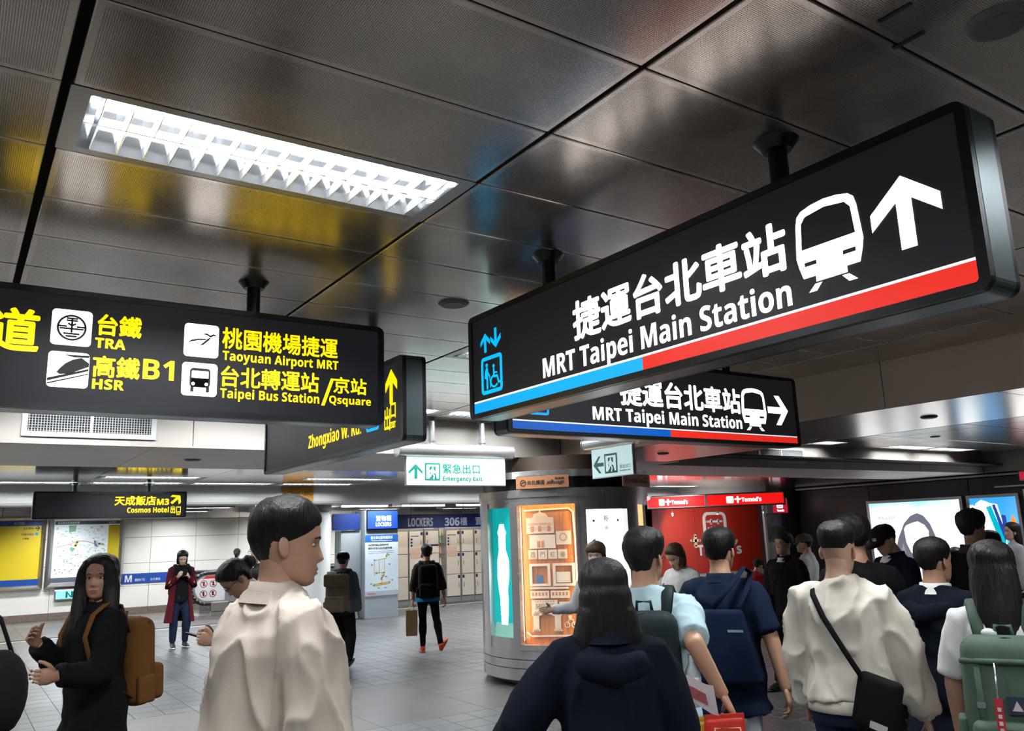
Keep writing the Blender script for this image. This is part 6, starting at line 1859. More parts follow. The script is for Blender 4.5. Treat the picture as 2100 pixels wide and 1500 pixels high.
# 2 woman in black coat with long hair
J = person('woman in a black coat with long black hair and a raised hand at left', .74, 5.25, -(8.2 - 118), 1.68, bw=.93, lean=2, head=(-42, -2, 0), sk=DEEP,
           armL=((-.18, .30, -1), (-.15, 1, .12)), armR=((.2, .35, -1), (-.4, .8, .75)), thumbL=(0, 0, 1), thumbR=(0, 0, 1), curl=(40, 40),
           coat=dict(m=f_black, name='coat', inf=.035, hem=-.52, flare=.10, loose=.012, collar=(.05, .08), amp=.010), bottom=dict(m=f_black2), shoes=dict(m=m_shoeb),
           hair=dict(t=.02, front=.072, temple=.04, side=-.02, falls=LONG(.36, .095, .072) + [[(sg_ * .050, .045, .085, .030, .030), (sg_ * .070, .040, .04, .026, .040), (sg_ * .080, .030, -.05, .030, .045), (sg_ * .085, .040, -.16, .040, .045), (sg_ * .090, .062, -.28, .044, .034), (sg_ * .085, .075, -.40, .026, .018)] for sg_ in (-1, 1)]), vox=.011, **STEP1)
backpack(J, 'brown canvas backpack on the woman in the black coat', f_brown, .29, .48, .17, .42, m2=f_brown, strapm=f_brown, tilt=0)
# 3 person at the left edge with round black bag
J = person('person in dark green at the left edge, mostly out of frame', .03, 4.0, -(.7 - 95), 1.68, bw=.95, sk=TAN, armL=((-.2, -.1, -1), (-.1, .35, -1)), top=dict(m=f_green, name='jacket', inf=.03, collar=(.05, .08)), bottom=dict(m=f_black), shoes=dict(m=m_shoeb),
           hair=dict(t=.02, back=-.10, falls=BOB), vox=.013, **STEP2)
t = thing('shoulder_bag', 'round black shoulder bag at the left edge of the picture', 'bag', (.20, 3.86, 1.0), math.radians(60))
own = bmesh.new(); ball(own, V3(0, 0, .14), (.18, .085, .17), 20); bm_ = own
for v in own.verts: v.co.z = max(v.co.z, .0)
smooth(obj('pouch', own, f_black2, t)); smooth(obj('zip', tube(bmesh.new(), [(-.16, 0, .2), (-.08, 0, .29), (.08, 0, .29), (.16, 0, .2)], [.008] * 4, 8), mat('dark_zip', (.02, .02, .02), .4), t))
smooth(obj('strap', tube(bmesh.new(), [(-.15, 0, .22), (-.1, .03, .40), (-.02, .06, .50), (.05, .03, .42), (.13, 0, .24)], [(.014, .005)] * 5, 8), f_black2, t))
# 4 woman in maroon cardigan with phone
J = person('woman in a long maroon cardigan reading her phone by the escalator', 3.35, 15.13, -(12.5 + 166), 1.63, bw=.93, head=(6, 26, 0), sk=FAIR, armR=((.22, .10, -1), (-.62, .75, .85)), armL=((-.22, .10, -1), (.62, .75, .75)), thumbR=(-.3, 0, 1), thumbL=(.3, 0, 1), curl=(45, 45),
           legR=((.03, .05, -1), (0, -.05, -1)), legL=((-.06, .16, -1), (0, -.12, -1)), top=dict(m=f_black, sleeve=.4, inf=.018), coat=None, bottom=dict(m=f_jean, loose=.002), shoes=dict(m=m_shoeb, sole=m_solew), hair=dict(t=.022, front=.066, falls=BOB), vox=.018)
# open cardigan: back and two fronts over the black top
s_ = J['s']; up = J['up']
def open_coat(J, m, hem, inf=.035, gap=38, flare=.05):
    up = J['up']; s = J['s']; own = bmesh.new(); ns = 26
    prof = [(.50, .085, .075), (.45, .150, .092), (.36, .176, .124), (.25, .166, .120), (.14, .162, .116), (.03, .178, .126), (-.10, .186, .130), (-.24, .190 + flare * .4, .132 + flare * .3), (hem, .192 + flare, .134 + flare * .8)]
    O = []; I = []
    for z, a, b in prof:
        r0 = []; r1 = []
        for k in range(ns + 1):
            ph = math.radians(gap + (360 - 2 * gap) * k / ns)
            d = V3(math.sin(ph) * (a + inf * .5), math.cos(ph) * (b + inf * .5), z); e = V3(math.sin(ph) * (a + inf * .5 - .012), math.cos(ph) * (b + inf * .5 - .012), z)
            r0.append(own.verts.new(up(*d))); r1.append(own.verts.new(up(*e)))
        O.append(r0); I.append(r1)
    n = len(prof)
    for j in range(n - 1):
        for k in range(ns):
            own.faces.new((O[j][k], O[j][k + 1], O[j + 1][k + 1], O[j + 1][k])); own.faces.new((I[j][k + 1], I[j][k], I[j + 1][k], I[j + 1][k + 1]))
        own.faces.new((O[j][0], O[j + 1][0], I[j + 1][0], I[j][0])); own.faces.new((O[j][-1], I[j][-1], I[j + 1][-1], O[j + 1][-1]))
    for k in range(ns):
        own.faces.new((O[0][k], I[0][k], I[0][k + 1], O[0][k + 1])); own.faces.new((O[-1][k], O[-1][k + 1], I[-1][k + 1], I[-1][k]))
    for kk_ in 'RL':
        a = J['arms'][kk_]
        tube(own, [a[0].lerp(a[1], .4), a[1], a[1].lerp(a[2], .5), a[2], a[2].lerp(a[3], .5), a[2].lerp(a[3], .95)], [.060 * s, .070 * s, .066 * s, .060 * s, .052 * s, .046 * s], 14, (0, 1, 0), .2)
    bmesh.ops.recalc_face_normals(own, faces=own.faces[:])
    return part(J, 'cardigan', own, m)
open_coat(J, f_red, -.46)
h_ = J['arms']['L'][3]
t = worn(J, 'phone', 'dark phone held by the woman in the maroon cardigan', 'phone')
o = obj('case', box(-.036, .036, -.005, .005, -.075, .075, bev=.004), m_phone, t, J['arms']['R'][3].lerp(J['arms']['L'][3], .5) + V3(0, .09, .06), (math.radians(-40), 0, 0))
t, pl, q = backpack(J, 'black backpack just showing behind the maroon cardigan', f_black, .27, .40, .12, .40)
# 5 woman bent over her phone
J = person('woman with glasses and a bun bent over her phone behind the beige jacket', 1.80, 5.52, -(16.2 - 92), 1.67, bw=.92, lean=14, head=(-8, 44, 0), sk=TAN, armL=((-.15, .1, -1), (.2, 1, .30)), armR=((.15, .1, -1), (-.2, 1, .30)), thumbR=(-.2, 0, 1), thumbL=(.2, 0, 1), curl=(42, 42),
           top=dict(m=f_black, name='jacket', inf=.03, collar=(.05, .08)), bottom=dict(m=f_black2), shoes=dict(m=m_shoeb), hair=dict(t=.02, front=.060, back=-.09, head_falls=[[(0, -.09, .02, .04, .04), (0, -.14, .01, .05, .05), (0, -.17, -.01, .03, .03)]]), vox=.011)
glasses(J)
t = worn(J, 'phone', 'phone in the hands of the woman with the bun', 'phone')
obj('case', box(-.036, .036, -.005, .005, -.075, .075, bev=.004), m_phone, t, J['arms']['R'][3].lerp(J['arms']['L'][3], .5) + V3(0, .10, .025), (math.radians(-70), 0, 0))
bm = bmesh.new(); tube(bm, [J['up'](-.10, -.10, .40), J['up'](0, -.06, .505), J['up'](.10, .03, .50), J['up'](.13, .12, .40)], [(.05, .03)] * 4, 10)
part(J, 'scarf', bm, fabric('patterned_scarf', (.16, .14, .13)))
# 6 woman on the escalator
J = person('woman with a ponytail in a grey-green top standing on the escalator', 6.08, 21.50, -(15.9 + 8), 1.57, bw=.92, sk=FAIR, top=dict(m=f_sage), bottom=dict(m=f_black), shoes=dict(m=m_shoeb), hair=dict(t=.02, back=-.09, head_falls=[[(0, -.09, .03, .035, .035), (0, -.125, .0, .04, .04), (0, -.12, -.10, .045, .035), (0, -.11, -.20, .03, .02)]]), vox=.02, eyes=False)
# 7 man with glasses behind the beige jacket
J = person('man with glasses in a black top, half hidden behind the beige jacket', 2.52, 8.05, -(17.5 - 62), 1.76, sk=FAIR, head=(0, 8, 0), top=dict(m=f_black, collar=(.05, .08)), bottom=dict(m=f_black2), shoes=dict(m=m_shoeb), hair=dict(t=.018), vox=.015)
glasses(J)
# 8 person in grey hoodie with tan backpack and cap
J = person('person in a grey hoodie and black cap walking towards the lockers', 4.50, 10.84, -(22.7 + 20), 1.54, bw=.98, sk=TAN, armR=((.16, .02, -1), (.05, .30, -1)), armL=((-.15, .1, -1), (0, .4, -1)), top=dict(m=f_grey, name='hoodie', inf=.026, collar=(.05, .085), hem=-.10), bottom=dict(m=f_black, loose=.014), shoes=dict(m=m_shoeb, sole=m_solew, tilt=dict(R=-25)),
           hair=dict(t=.016, back=-.09), vox=.016, legL=((0, .10, -1), (0, .0, -1)), legR=((.06, .12, -1), (.03, -.38, -1)))
cap(J, f_black)
t, pl, q = backpack(J, 'tan canvas backpack with a white cloth on the person in the grey hoodie', f_khaki, .33, .50, .17, .46, strapm=f_black)
ww, yb, z0, z1 = q
smooth(obj('flap', pl(soft_box(-ww * .98, ww * .98, yb - .03, yb + .10, z1 - .17, z1 + .01, .03)), f_khaki, t), 50)
smooth(obj('white_cloth', pl(soft_box(-ww * .8, -ww * .1, yb + .02, yb + .10, z1 - .02, z1 + .05, .015)), f_tee, t), 50)
smooth(obj('bottom_panel', pl(soft_box(-ww * .95, ww * .95, yb + .01, yb + .15, z0 - .03, z0 + .05, .03)), f_black2, t), 50)
# 9 person in camo jacket with orange shoes
J = person('person in a dark camo jacket with orange shoes walking away', 6.10, 11.42, -(28.4 - 4), 1.58, bw=.98, sk=TAN, armR=((.30, -.02, -1), (.16, .10, -1)), armL=((-.22, .0, -1), (-.05, .02, -1)), curl=(30, 60), top=dict(m=f_camo, name='jacket', inf=.026, hem=-.06, sleeve=1.4, collar=(.04, .085)), bottom=dict(m=f_black, loose=.0, inf=.006),
           shoes=dict(m=m_shoeo, sole=m_soleo, tilt=dict(R=-42), yaw=dict(R=-38)), hair=dict(t=.024, back=-.095, side=-.03), vox=.016, legL=((.02, .02, -1), (.0, -.04, -1)), legR=((.16, .02, -1), (.12, -.42, -1)))
bm = bmesh.new(); tube(bm, [J['up'](0, -.006, -.11), J['up'](0, -.006, -.04)], [(.196, .138), (.192, .134)], 26, (1, 0, 0), .02)
part(J, 'shirt_hem', bm, fabric('azure_shirt', (.02, .22, .42)))
backpack(J, 'black backpack on the person with orange shoes', f_black, .31, .50, .16, .48)
hp = J['arms']['L'][3]
def kraft_bag(name, label, loc, rz, w, d, h, m, handles=None, cat='paper bag'):
    t = thing(name, label, cat, loc, rz)
    own = bmesh.new()
    R0 = [(-w / 2, -d / 2), (w / 2, -d / 2), (w / 2, d / 2), (-w / 2, d / 2)]
    L = []
    for z, k, g in ((0, .96, 0), (.02, 1, 0), (h * .5, 1.02, .018), (h * .85, 1.0, .012), (h, 1.0, .0)):
        pts = []
        for i in range(4):
            a = R0[i]; b_ = R0[(i + 1) % 4]; pts.append((a[0] * k, a[1] * k)); mx, my = (a[0] + b_[0]) / 2 * k, (a[1] + b_[1]) / 2 * k
            if i % 2 == 1: mx *= 1 - g * 8
            pts.append((mx, my))
        L.append([own.verts.new((p[0], p[1], z)) for p in pts])
    for j in range(4):
        for k in range(8): own.faces.new((L[j][k], L[j][(k + 1) % 8], L[j + 1][(k + 1) % 8], L[j + 1][k]))
    own.faces.new(L[0][::-1])
    inner = [own.verts.new((v.co.x * .96, v.co.y * .94, h)) for v in L[-1]]; low = [own.verts.new((v.co.x * .94, v.co.y * .92, h * .6)) for v in L[-1]]
    for k in range(8):
        own.faces.new((L[-1][k], L[-1][(k + 1) % 8], inner[(k + 1) % 8], inner[k])); own.faces.new((inner[k], inner[(k + 1) % 8], low[(k + 1) % 8], low[k]))
    own.faces.new(low)
    bmesh.ops.recalc_face_normals(own, faces=own.faces[:])
    obj('sack', own, m, t)
    for sg in (-1, 1):
        smooth(obj('handle', tube(bmesh.new(), [(-w * .18, sg * d * .48, h - .01), (-w * .15, sg * d * .3, h + .07), (w * .15, sg * d * .3, h + .07), (w * .18, sg * d * .48, h - .01)], [.004] * 4, 6), m, t))
    return t
m_kraft = mat('kraft_paper', (.42, .24, .11), .75, var=.14, vscale=9, bump=.3, bscale=14)
hw = J['root'].matrix_basis @ hp
kraft_bag('paper_bag', 'brown kraft paper bag hanging from the hand by the black leggings', (hw.x - .02, hw.y, hw.z - .50), J['root'].rotation_euler.z, .17, .12, .36, m_kraft)
# 10 clerk by the kiosk
J = person('young woman with a brown fringe pointing at the kiosk showcase', 4.90, 5.92, -(39.7 - 150), 1.60, bw=.9, sk=FAIR, head=(-14, 4, 0), armR=((.36, .15, -.9), (.42, .8, .0)), armL=((-.1, .1, -1), (0, .3, -1)), thumbR=(0, .3, 1), curl=(12, 30), top=dict(m=f_wgrey, inf=.02, collar=(.03, .08)), bottom=dict(m=f_black), shoes=dict(m=m_shoeb),
           hair=dict(m=HAIRB, t=.022, front=.030, temple=.02, falls=BOB), vox=.015)
bm = bmesh.new(); tube(bm, [J['up'](0, .0, -.12), J['up'](0, .0, .05), J['up'](0, .004, .2), J['up'](0, .006, .30)], [(.19, .14), (.18, .13), (.17, .13), (.16, .125)], 24, (1, 0, 0), .05)
part(J, 'apron', bm, f_black)
# 11 woman in navy coat, foreground back view
J = person('woman with long black hair in a navy coat, dark back view before the kiosk', 1.99, 2.37, -(40.3 - 10), 1.59, bw=.97, girth=1.02, sk=TAN, head=(0, 4, 0), armL=((-.62, .15, -.85), (-.15, .75, -.35)), armR=((.30, .05, -1), (.22, .9, .02)), thumbR=(-.2, 0, 1), curl=(48, 30), top=dict(m=f_navy, name='coat', inf=.045, loose=.02, hem=-.40, flare=.06, collar=(.05, .09), amp=.012, fr=6), bottom=dict(m=f_black), shoes=dict(m=m_shoeb),
           hair=dict(t=.022, falls=LONG(.43, .102, .084) + [[(sg_ * .06, -.05, -.06, .05, .06), (sg_ * .085, -.05, -.16, .052, .055), (sg_ * .095, -.045, -.28, .045, .045), (sg_ * .10, -.03, -.38 - .03 * sg_, .022, .022)] for sg_ in (-1, 1)]), vox=.010)
bm = bmesh.new(); tube(bm, [J['up'](-.14, -.03, .43), J['up'](-.10, -.11, .41), J['up'](0, -.14, .39), J['up'](.10, -.11, .41), J['up'](.14, -.03, .43)], [(.03, .025), (.05, .04), (.06, .045), (.05, .04), (.03, .025)], 14, (0, 0, 1))
part(J, 'hood', remesh(bm, .012, 4, 'hood'), f_navy)
hw = J['root'].matrix_basis @ J['arms']['R'][3]
t = thing('leaflet', 'white and pink leaflet in the hand of the woman in the navy coat', 'leaflet', (hw.x, hw.y, hw.z + .02), J['root'].rotation_euler.z + math.radians(-20))
m_leaf = mat('leaflet_paper', (.74, .66, .66), .6); m_leafp = mat('leaflet_pink', (.60, .16, .18), .6)
own = bmesh.new(); L = []
for i in range(7):
    x = -.02 + .17 * i / 6; z = .09 + .02 * math.sin(i * .8); L.append([own.verts.new((x, .05, z)), own.verts.new((x + .012, .045, z - .085 - .004 * i))])
for i in range(6): own.faces.new((L[i][0], L[i + 1][0], L[i + 1][1], L[i][1]))
bmesh.ops.solidify(own, geom=own.faces[:], thickness=.002)
obj('sheet', own, m_leaf, t)
own = bmesh.new(); L = []
for i in range(5):
    x = .03 + .09 * i / 4; z = .055 + .02 * math.sin((x + .02) / .17 * 6 * .8); L.append([own.verts.new((x, .043, z)), own.verts.new((x + .006, .041, z - .04))])
for i in range(4): own.faces.new((L[i][0], L[i + 1][0], L[i + 1][1], L[i][1]))
bmesh.ops.solidify(own, geom=own.faces[:], thickness=.001)
obj('pink_print', own, m_leafp, t)
# 12 man in pale blue tee with dark backpack and shopping bag
J = person('man in a pale blue T-shirt with glasses, seen from behind', 2.72, 2.94, -(43.2 + 4), 1.69, bw=1.06, girth=1.08, sk=TAN, head=(24, 2, 0), armR=((.12, -.85, -.42), (.42, .22, -.9)), armL=((-.2, .2, -1), (0, .7, -.5)), curl=(62, 30), top=dict(m=f_ltblue, name='tee_shirt', inf=.024, sleeve=.86, loose=.014, hem=-.14, collar=(.028, .078), amp=.010), bottom=dict(m=f_jean), shoes=dict(m=m_shoeb),
           hair=dict(t=.026, back=-.085, top=.012, rough=.007), vox=.010)
glasses(J)
t, pl, q = backpack(J, 'charcoal green backpack with a water bottle on the man in the pale blue shirt', f_dkpack, .33, .52, .18, .44, pocket=.5)
ww, yb, z0, z1 = q
m_bot = mat('clear_bottle', (.62, .70, .72), .12, alpha=.55); m_cap = mat('bottle_cap', (.72, .74, .76), .4)
hw = J['root'].matrix_basis @ pl(bmesh.new()) if False else None
def bottle(J, pl, x, y, z, label, capm):
    r = J['root']; t = thing('water_bottle', label, 'bottle', r.location, r.rotation_euler.z)
    own = bmesh.new(); tube(own, [(x, y, z), (x, y, z + .14), (x, y, z + .17), (x, y, z + .185)], [.033, .033, .018, .014], 14, (1, 0, 0), .1)
    smooth(obj('flask', pl(own), m_bot, t)); smooth(obj('cap', pl(cyl((x, y, z + .183), (x, y, z + .21), .016, n=14)), capm, t), 40)
    own = bmesh.new(); tube(own, [(x, y, z + .06), (x, y, z + .12)], [.0338, .0338], 14, (1, 0, 0), .0)
    smooth(obj('label_band', pl(own), m_leaf, t))
bottle(J, pl, ww + .03, yb + .09, z0 + .13, 'water bottle in the side pocket of the charcoal backpack', m_cap)
hw = J['root'].matrix_basis @ (J['arms']['R'][3] + V3(0, 0, -.09))
kraft_bag('shopping_bag', 'large kraft shopping bag hanging from the hand of the man in pale blue', (hw.x - .06, hw.y - .05, hw.z - .52), J['root'].rotation_euler.z + .2, .34, .16, .44, m_kraft, cat='shopping bag')
for i, (dx, dz, c, lab, a) in enumerate(((.0, -.14, (.55, .03, .02), 'red snack packet sticking out of the kraft shopping bag', 10), (-.07, -.15, (.62, .36, .04), 'yellow snack packet sticking out of the kraft shopping bag', -8))):
    t = thing('snack_packet', lab, 'packet', (hw.x - .06 + dx * .7, hw.y - .05 - dx * .7, hw.z + dz), J['root'].rotation_euler.z + .3)
    own = soft_box(-.085, .085, -.025, .025, -.14, .16, .02)
    for v in own.verts: v.co.y *= 1 - .8 * abs(v.co.z - .01) / .17
    smooth(obj('pouch', own, mat('packet_%d' % i, c, .3, var=.2, vscale=12), t), 50)
    obj('seal', box(-.083, .083, -.004, .004, .15, .175), mat('packet_%d' % i, c, .3), t)
# 13 man in navy polo with tote
J = person('man in a navy polo shirt and pale grey trousers, walking away', 3.69, 3.36, -(48.3 + 8), 1.71, bw=1.02, sk=TAN, lean=3, head=(12, 4, 0), armR=((.34, -.22, -1), (.20, -.10, -1)), armL=((-.34, .2, -1), (-.1, .6, -.8)), top=dict(m=f_navy2, name='polo_shirt', inf=.036, sleeve=.8, loose=.008, hem=-.19, flare=.035, collar=(.045, .078), amp=.008), bottom=dict(m=f_ltgrey, loose=.014, inf=.008, amp=.008), shoes=dict(m=m_shoeb),
           hair=dict(t=.022, back=-.075, top=.008), vox=.011, **STEP2)
t = worn(J, 'tote_bag', 'dark navy cloth tote bag hanging beside the navy polo shirt', 'bag')
own = soft_box(-.18, .22, -.290, -.222, .86, 1.24, .03, taper=0)
for v in own.verts:
    f = (1.24 - v.co.z) / .38; v.co.x = .03 + (v.co.x - .03) * (.56 + .46 * f); v.co.y += .05 * (1 - f)
smooth(obj('sack', own, fabric('dark_navy_canvas', (.006, .012, .034)), t), 50)
smooth(obj('strap', tube(bmesh.new(), [(-.02, -.215, 1.25), (.08, -.20, 1.36), (.145, -.07, 1.455), (.165, .05, 1.42), (.16, -.12, 1.34), (.12, -.21, 1.25)], [(.016, .005)] * 6, 8), fabric('dark_navy_canvas', (.006, .012, .034)), t))
obj('logo_print', box(.06, .14, -.289, -.286, 1.13, 1.142), mat('pale_print', (.30, .36, .42), .6), t)
# 14 girl in white tee
J = person('girl with short brown hair in a white T-shirt looking down at her phone', 5.81, 5.77, -(45.3 - 142), 1.58, bw=.9, sk=FAIR, head=(0, 30, 0), armR=((.15, .12, -1), (-.45, .9, .55)), armL=((-.15, .12, -1), (.45, .9, .45)), thumbR=(0, 0, 1), thumbL=(0, 0, 1), curl=(42, 42), top=dict(m=f_tee, name='tee_shirt', inf=.024, sleeve=.75, loose=.01, hem=-.14), bottom=dict(m=f_black), shoes=dict(m=m_shoeb),
           hair=dict(m=HAIRB, t=.02, front=.062, falls=BOB), vox=.015)
strap(J['root'], [J['up'](.13, -.10, .30), J['up'](.10, -.05, .48), J['up'](.085, .04, .475), J['up'](-.02, .14, .28), J['up'](-.15, .13, .05)], .02, f_black, 'bag_strap')
t = worn(J, 'phone', 'phone in the hands of the girl in the white T-shirt', 'phone')
obj('case', box(-.036, .036, -.005, .005, -.075, .075, bev=.004), m_phone, t, J['arms']['R'][3].lerp(J['arms']['L'][3], .5) + V3(0, .09, .05), (math.radians(-50), 0, 0))
# 15 man in black jacket walking towards the left
J = person('man with glasses in a black jacket and trousers striding left', 7.46, 5.86, -(51.9 - 142), 1.63, bw=1.0, sk=TAN, head=(6, -3, 0), armR=((.25, .05, -1), (.1, .25, -1)), armL=((-.2, -.05, -1), (0, .2, -1)), top=dict(m=f_black2, name='jacket', inf=.034, hem=-.12, loose=.014, collar=(.06, .085)), bottom=dict(m=f_black, loose=.006), shoes=dict(m=m_shoeb), hair=dict(t=.024, front=.050, temple=.02, back=-.09), vox=.014,
           legR=((.03, .28, -1), (0, .10, -1)), legL=((-.05, -.20, -1), (0, -.42, -1)))
glasses(J, mat('silver_glasses', (.5, .5, .5), .3, .8))
bm = bmesh.new(); tube(bm, [J['up'](0, .10, .36), J['up'](0, .085, .44), J['up'](0, .055, .505)], [(.035, .03), (.045, .03), (.05, .03)], 12)
part(J, 'white_tee', bm, f_tee)
t = worn(J, 'sling_bag', 'small dark brown sling bag on the man in the black jacket', 'bag')
smooth(obj('pouch', soft_box(.10, .22, .10, .17, .78, .96, .02), fabric('dark_brown_leather', (.03, .014, .01)), t), 50)
smooth(obj('strap', tube(bmesh.new(), [J['up'](.16, .15, .05), J['up'](.06, .17, .25), J['up'](-.06, .12, .44), J['up'](-.10, .0, .50), J['up'](-.06, -.12, .40)], [(.009, .004)] * 5, 8), fabric('dark_brown_leather', (.03, .014, .01)), t))
# 16 man with grey cap and mask
J = person('person in a grey cap and face mask with a white shirt, facing left', 8.80, 6.58, -(53.3 - 78), 1.58, sk=FAIR, head=(0, 4, 0), armR=((.15, .1, -1), (0, .6, -.6)), armL=((-.15, .1, -1), (0, .6, -.6)), top=dict(m=f_tee, name='white_shirt', inf=.028, hem=-.16, collar=(.04, .08)), bottom=dict(m=f_black), shoes=dict(m=m_shoeb), hair=dict(t=.014), vox=.017)
cap(J, fabric('grey_cap', (.10, .105, .115)))
own = bmesh.new(); L = []
for z in (-.105, -.085, -.06, -.03): L.append([own.verts.new(J['hm'] @ (head_point(z, a) + V3(math.sin(a) * .004, .010 * math.cos(a) + .004, 0))) for a in [math.radians(d) for d in range(-66, 67, 12)]])
for j in range(3):
    for k in range(len(L[0]) - 1): own.faces.new((L[j][k], L[j][k + 1], L[j + 1][k + 1], L[j + 1][k]))
part(J, 'face_mask', own, mat('mask_green', (.32, .45, .42), .7))
# 17 crouching person in red
J = person('person in red with a dark cap crouching before the red shop front', 12.16, 10.38, -(49.5 + 40), 1.62, lean=28, head=(0, 10, 0), sk=TAN, armR=((.1, .7, -.8), (-.2, .8, -.4)), armL=((-.1, .7, -.8), (.2, .8, -.4)), legR=((.18, .95, .12), (0, -.62, -1)), legL=((-.18, .95, .02), (0, -.62, -1)), top=dict(m=f_shred, name='red_jacket', inf=.03), bottom=dict(m=fabric('dark_grey_trousers', (.025, .025, .025))), shoes=dict(m=m_shoeb), hair=dict(t=.014), vox=.018, eyes=False)
cap(J, fabric('dark_green_cap', (.02, .035, .03)))
t = thing('carton', 'pale carton on the floor beside the crouching person in red', 'carton', (13.2, 9.9, 0), .4)
obj('box', box(-.2, .2, -.15, .15, 0, .42, bev=.004), mat('carton_white', (.5, .5, .52), .6, var=.2, vscale=6), t)
obj('lid', box(-.21, .21, -.16, .16, .42, .46, bev=.004), mat('carton_lid', (.36, .37, .4), .6), t)
# 18 man in off-white sweatshirt
J = person('man in an off-white sweatshirt with shaved neck, seen from behind', 3.60, 2.52, -(55.6 + 6), 1.69, bw=1.04, girth=1.0, sk=(.60, .37, .26), head=(12, 6, 0), armR=((.30, .02, -1), (.20, .06, -1)), armL=((-.18, .12, -1), (.0, .45, -1)), curl=(40, 30), top=dict(m=f_white, name='sweatshirt', inf=.036, loose=.014, hem=-.03, rib=True, amp=.018, fr=8, zs=.5, it=3), bottom=dict(m=f_jean), shoes=dict(m=m_shoeb),
           hair=dict(t=.026, front=.055, temple=.04, side=.022, back=.0, top=.012, rough=.006), vox=.0095)
t = worn(J, 'crossbody_bag', 'black crossbody bag on the off-white sweatshirt', 'bag')
up = J['up']
P = [up(-.115, .06, .47), up(-.125, -.02, .505), up(-.115, -.11, .46), up(-.07, -.165, .36), up(-.02, -.182, .27), up(.04, -.185, .16), up(.085, -.18, .08)]
smooth(obj('strap', tube(bmesh.new(), P, [(.013, .006)] * 7, 8, (1, .6, 1), .1), f_black, t))
own = soft_box(-.10, .10, -.045, .03, -.13, .11, .03); own.transform(Matrix.Translation(up(.13, -.175, .0)) @ Matrix.Rotation(math.radians(14), 4, 'Y') @ Matrix.Rotation(math.radians(-25), 4, 'Z'))
smooth(obj('pouch', own, f_black, t), 50)
own = box(-.04, .04, -.053, -.05, -.03, .0); own.transform(Matrix.Translation(up(.13, -.175, .0)) @ Matrix.Rotation(math.radians(14), 4, 'Y') @ Matrix.Rotation(math.radians(-25), 4, 'Z') @ Matrix.Translation((.04, .004, -.08)))
obj('tag_patch', own, mat('tag_grey', (.45, .42, .40), .6), t)
# 19 person in black tee behind him
J = person('tall person in a black T-shirt right behind the off-white sweatshirt', 4.66, 3.12, -(56.9 - 15), 1.73, sk=DEEP, head=(-10, 8, 0), armR=((.28, .10, -1), (-.1, .75, -.5)), armL=((-.2, .1, -1), (0, .4, -1)), top=dict(m=f_black, name='tee_shirt', inf=.026, sleeve=.85, loose=.012, hem=-.14), bottom=dict(m=f_black2), shoes=dict(m=m_shoeb), hair=dict(t=.03, top=.018, back=-.07, rough=.010), vox=.012)
# 20 man in black cap
J = person('man in a black cap with white marks and a dark jacket, looking down', 6.64, 4.10, -(57.6 - 125), 1.69, sk=TAN, head=(0, 26, 0), armR=((.2, .15, -1), (-.5, .8, .25)), armL=((-.3, .12, -1), (.75, .55, .15)), top=dict(m=f_navy, name='jacket', inf=.034, loose=.014, hem=-.12, collar=(.05, .085)), bottom=dict(m=f_black), shoes=dict(m=m_shoeb), hair=dict(t=.014), vox=.014)
cap(J, f_black2)
own = box(-.02, .02, -.002, .002, -.004, .004); own.transform(J['hm'] @ Matrix.Translation((-.03, .098, .062)) @ Matrix.Rotation(math.radians(15), 4, 'Z')); part(J, 'cap_mark', own, mat('cap_white', (.75, .75, .75), .5))
own = box(-.018, .018, -.002, .002, -.004, .004); own.transform(J['hm'] @ Matrix.Translation((-.03, .101, .048)) @ Matrix.Rotation(math.radians(15), 4, 'Z')); part(J, 'cap_mark', own, mat('cap_white', (.75, .75, .75), .5))
bm = bmesh.new(); tube(bm, [J['up'](0, .10, .30), J['up'](0, .105, .38), J['up'](0, .085, .45), J['up'](0, .05, .505)], [(.05, .035), (.06, .03), (.065, .03), (.055, .03)], 12)
part(J, 'white_tee', bm, f_tee)
# 21 older man in navy coat
J = person('older man in a navy hooded coat with a white collar, seen from behind', 4.34, 2.46, -(60.5 + 34), 1.60, bw=1.04, girth=1.06, sk=TAN, head=(8, 2, 0), armR=((.2, .05, -1), (.05, .3, -1)), armL=((-.2, .05, -1), (.0, .3, -1)), top=dict(m=f_navy, name='coat', inf=.044, loose=.018, hem=-.34, flare=.04, collar=(.052, .080), cm=f_tee, amp=.011, fr=6), bottom=dict(m=f_black), shoes=dict(m=m_shoeb), hair=dict(t=.020, back=-.07, top=.004), vox=.011)
bm = bmesh.new(); tube(bm, [J['up'](-.13, -.04, .43), J['up'](-.09, -.12, .40), J['up'](0, -.15, .37), J['up'](.09, -.12, .40), J['up'](.13, -.04, .43)], [(.03, .025), (.05, .04), (.06, .045), (.05, .04), (.03, .025)], 14, (0, 0, 1))
part(J, 'hood', remesh(bm, .014, 4, 'hood'), f_navy)
# 22 tall man with thick hair
J = person('tall man with thick upright hair and dark hooded top before the blue light box', 6.90, 3.55, -(62.7 + 38), 1.73, sk=DEEP, head=(6, 2, 0), top=dict(m=f_black, name='hoodie', inf=.036, collar=(.06, .095), cm=fabric('slate_hood', (.05, .05, .06))), bottom=dict(m=f_black2), shoes=dict(m=m_shoeb), hair=dict(t=.030, top=.034, back=-.05, side=.0, rough=.012), vox=.014)
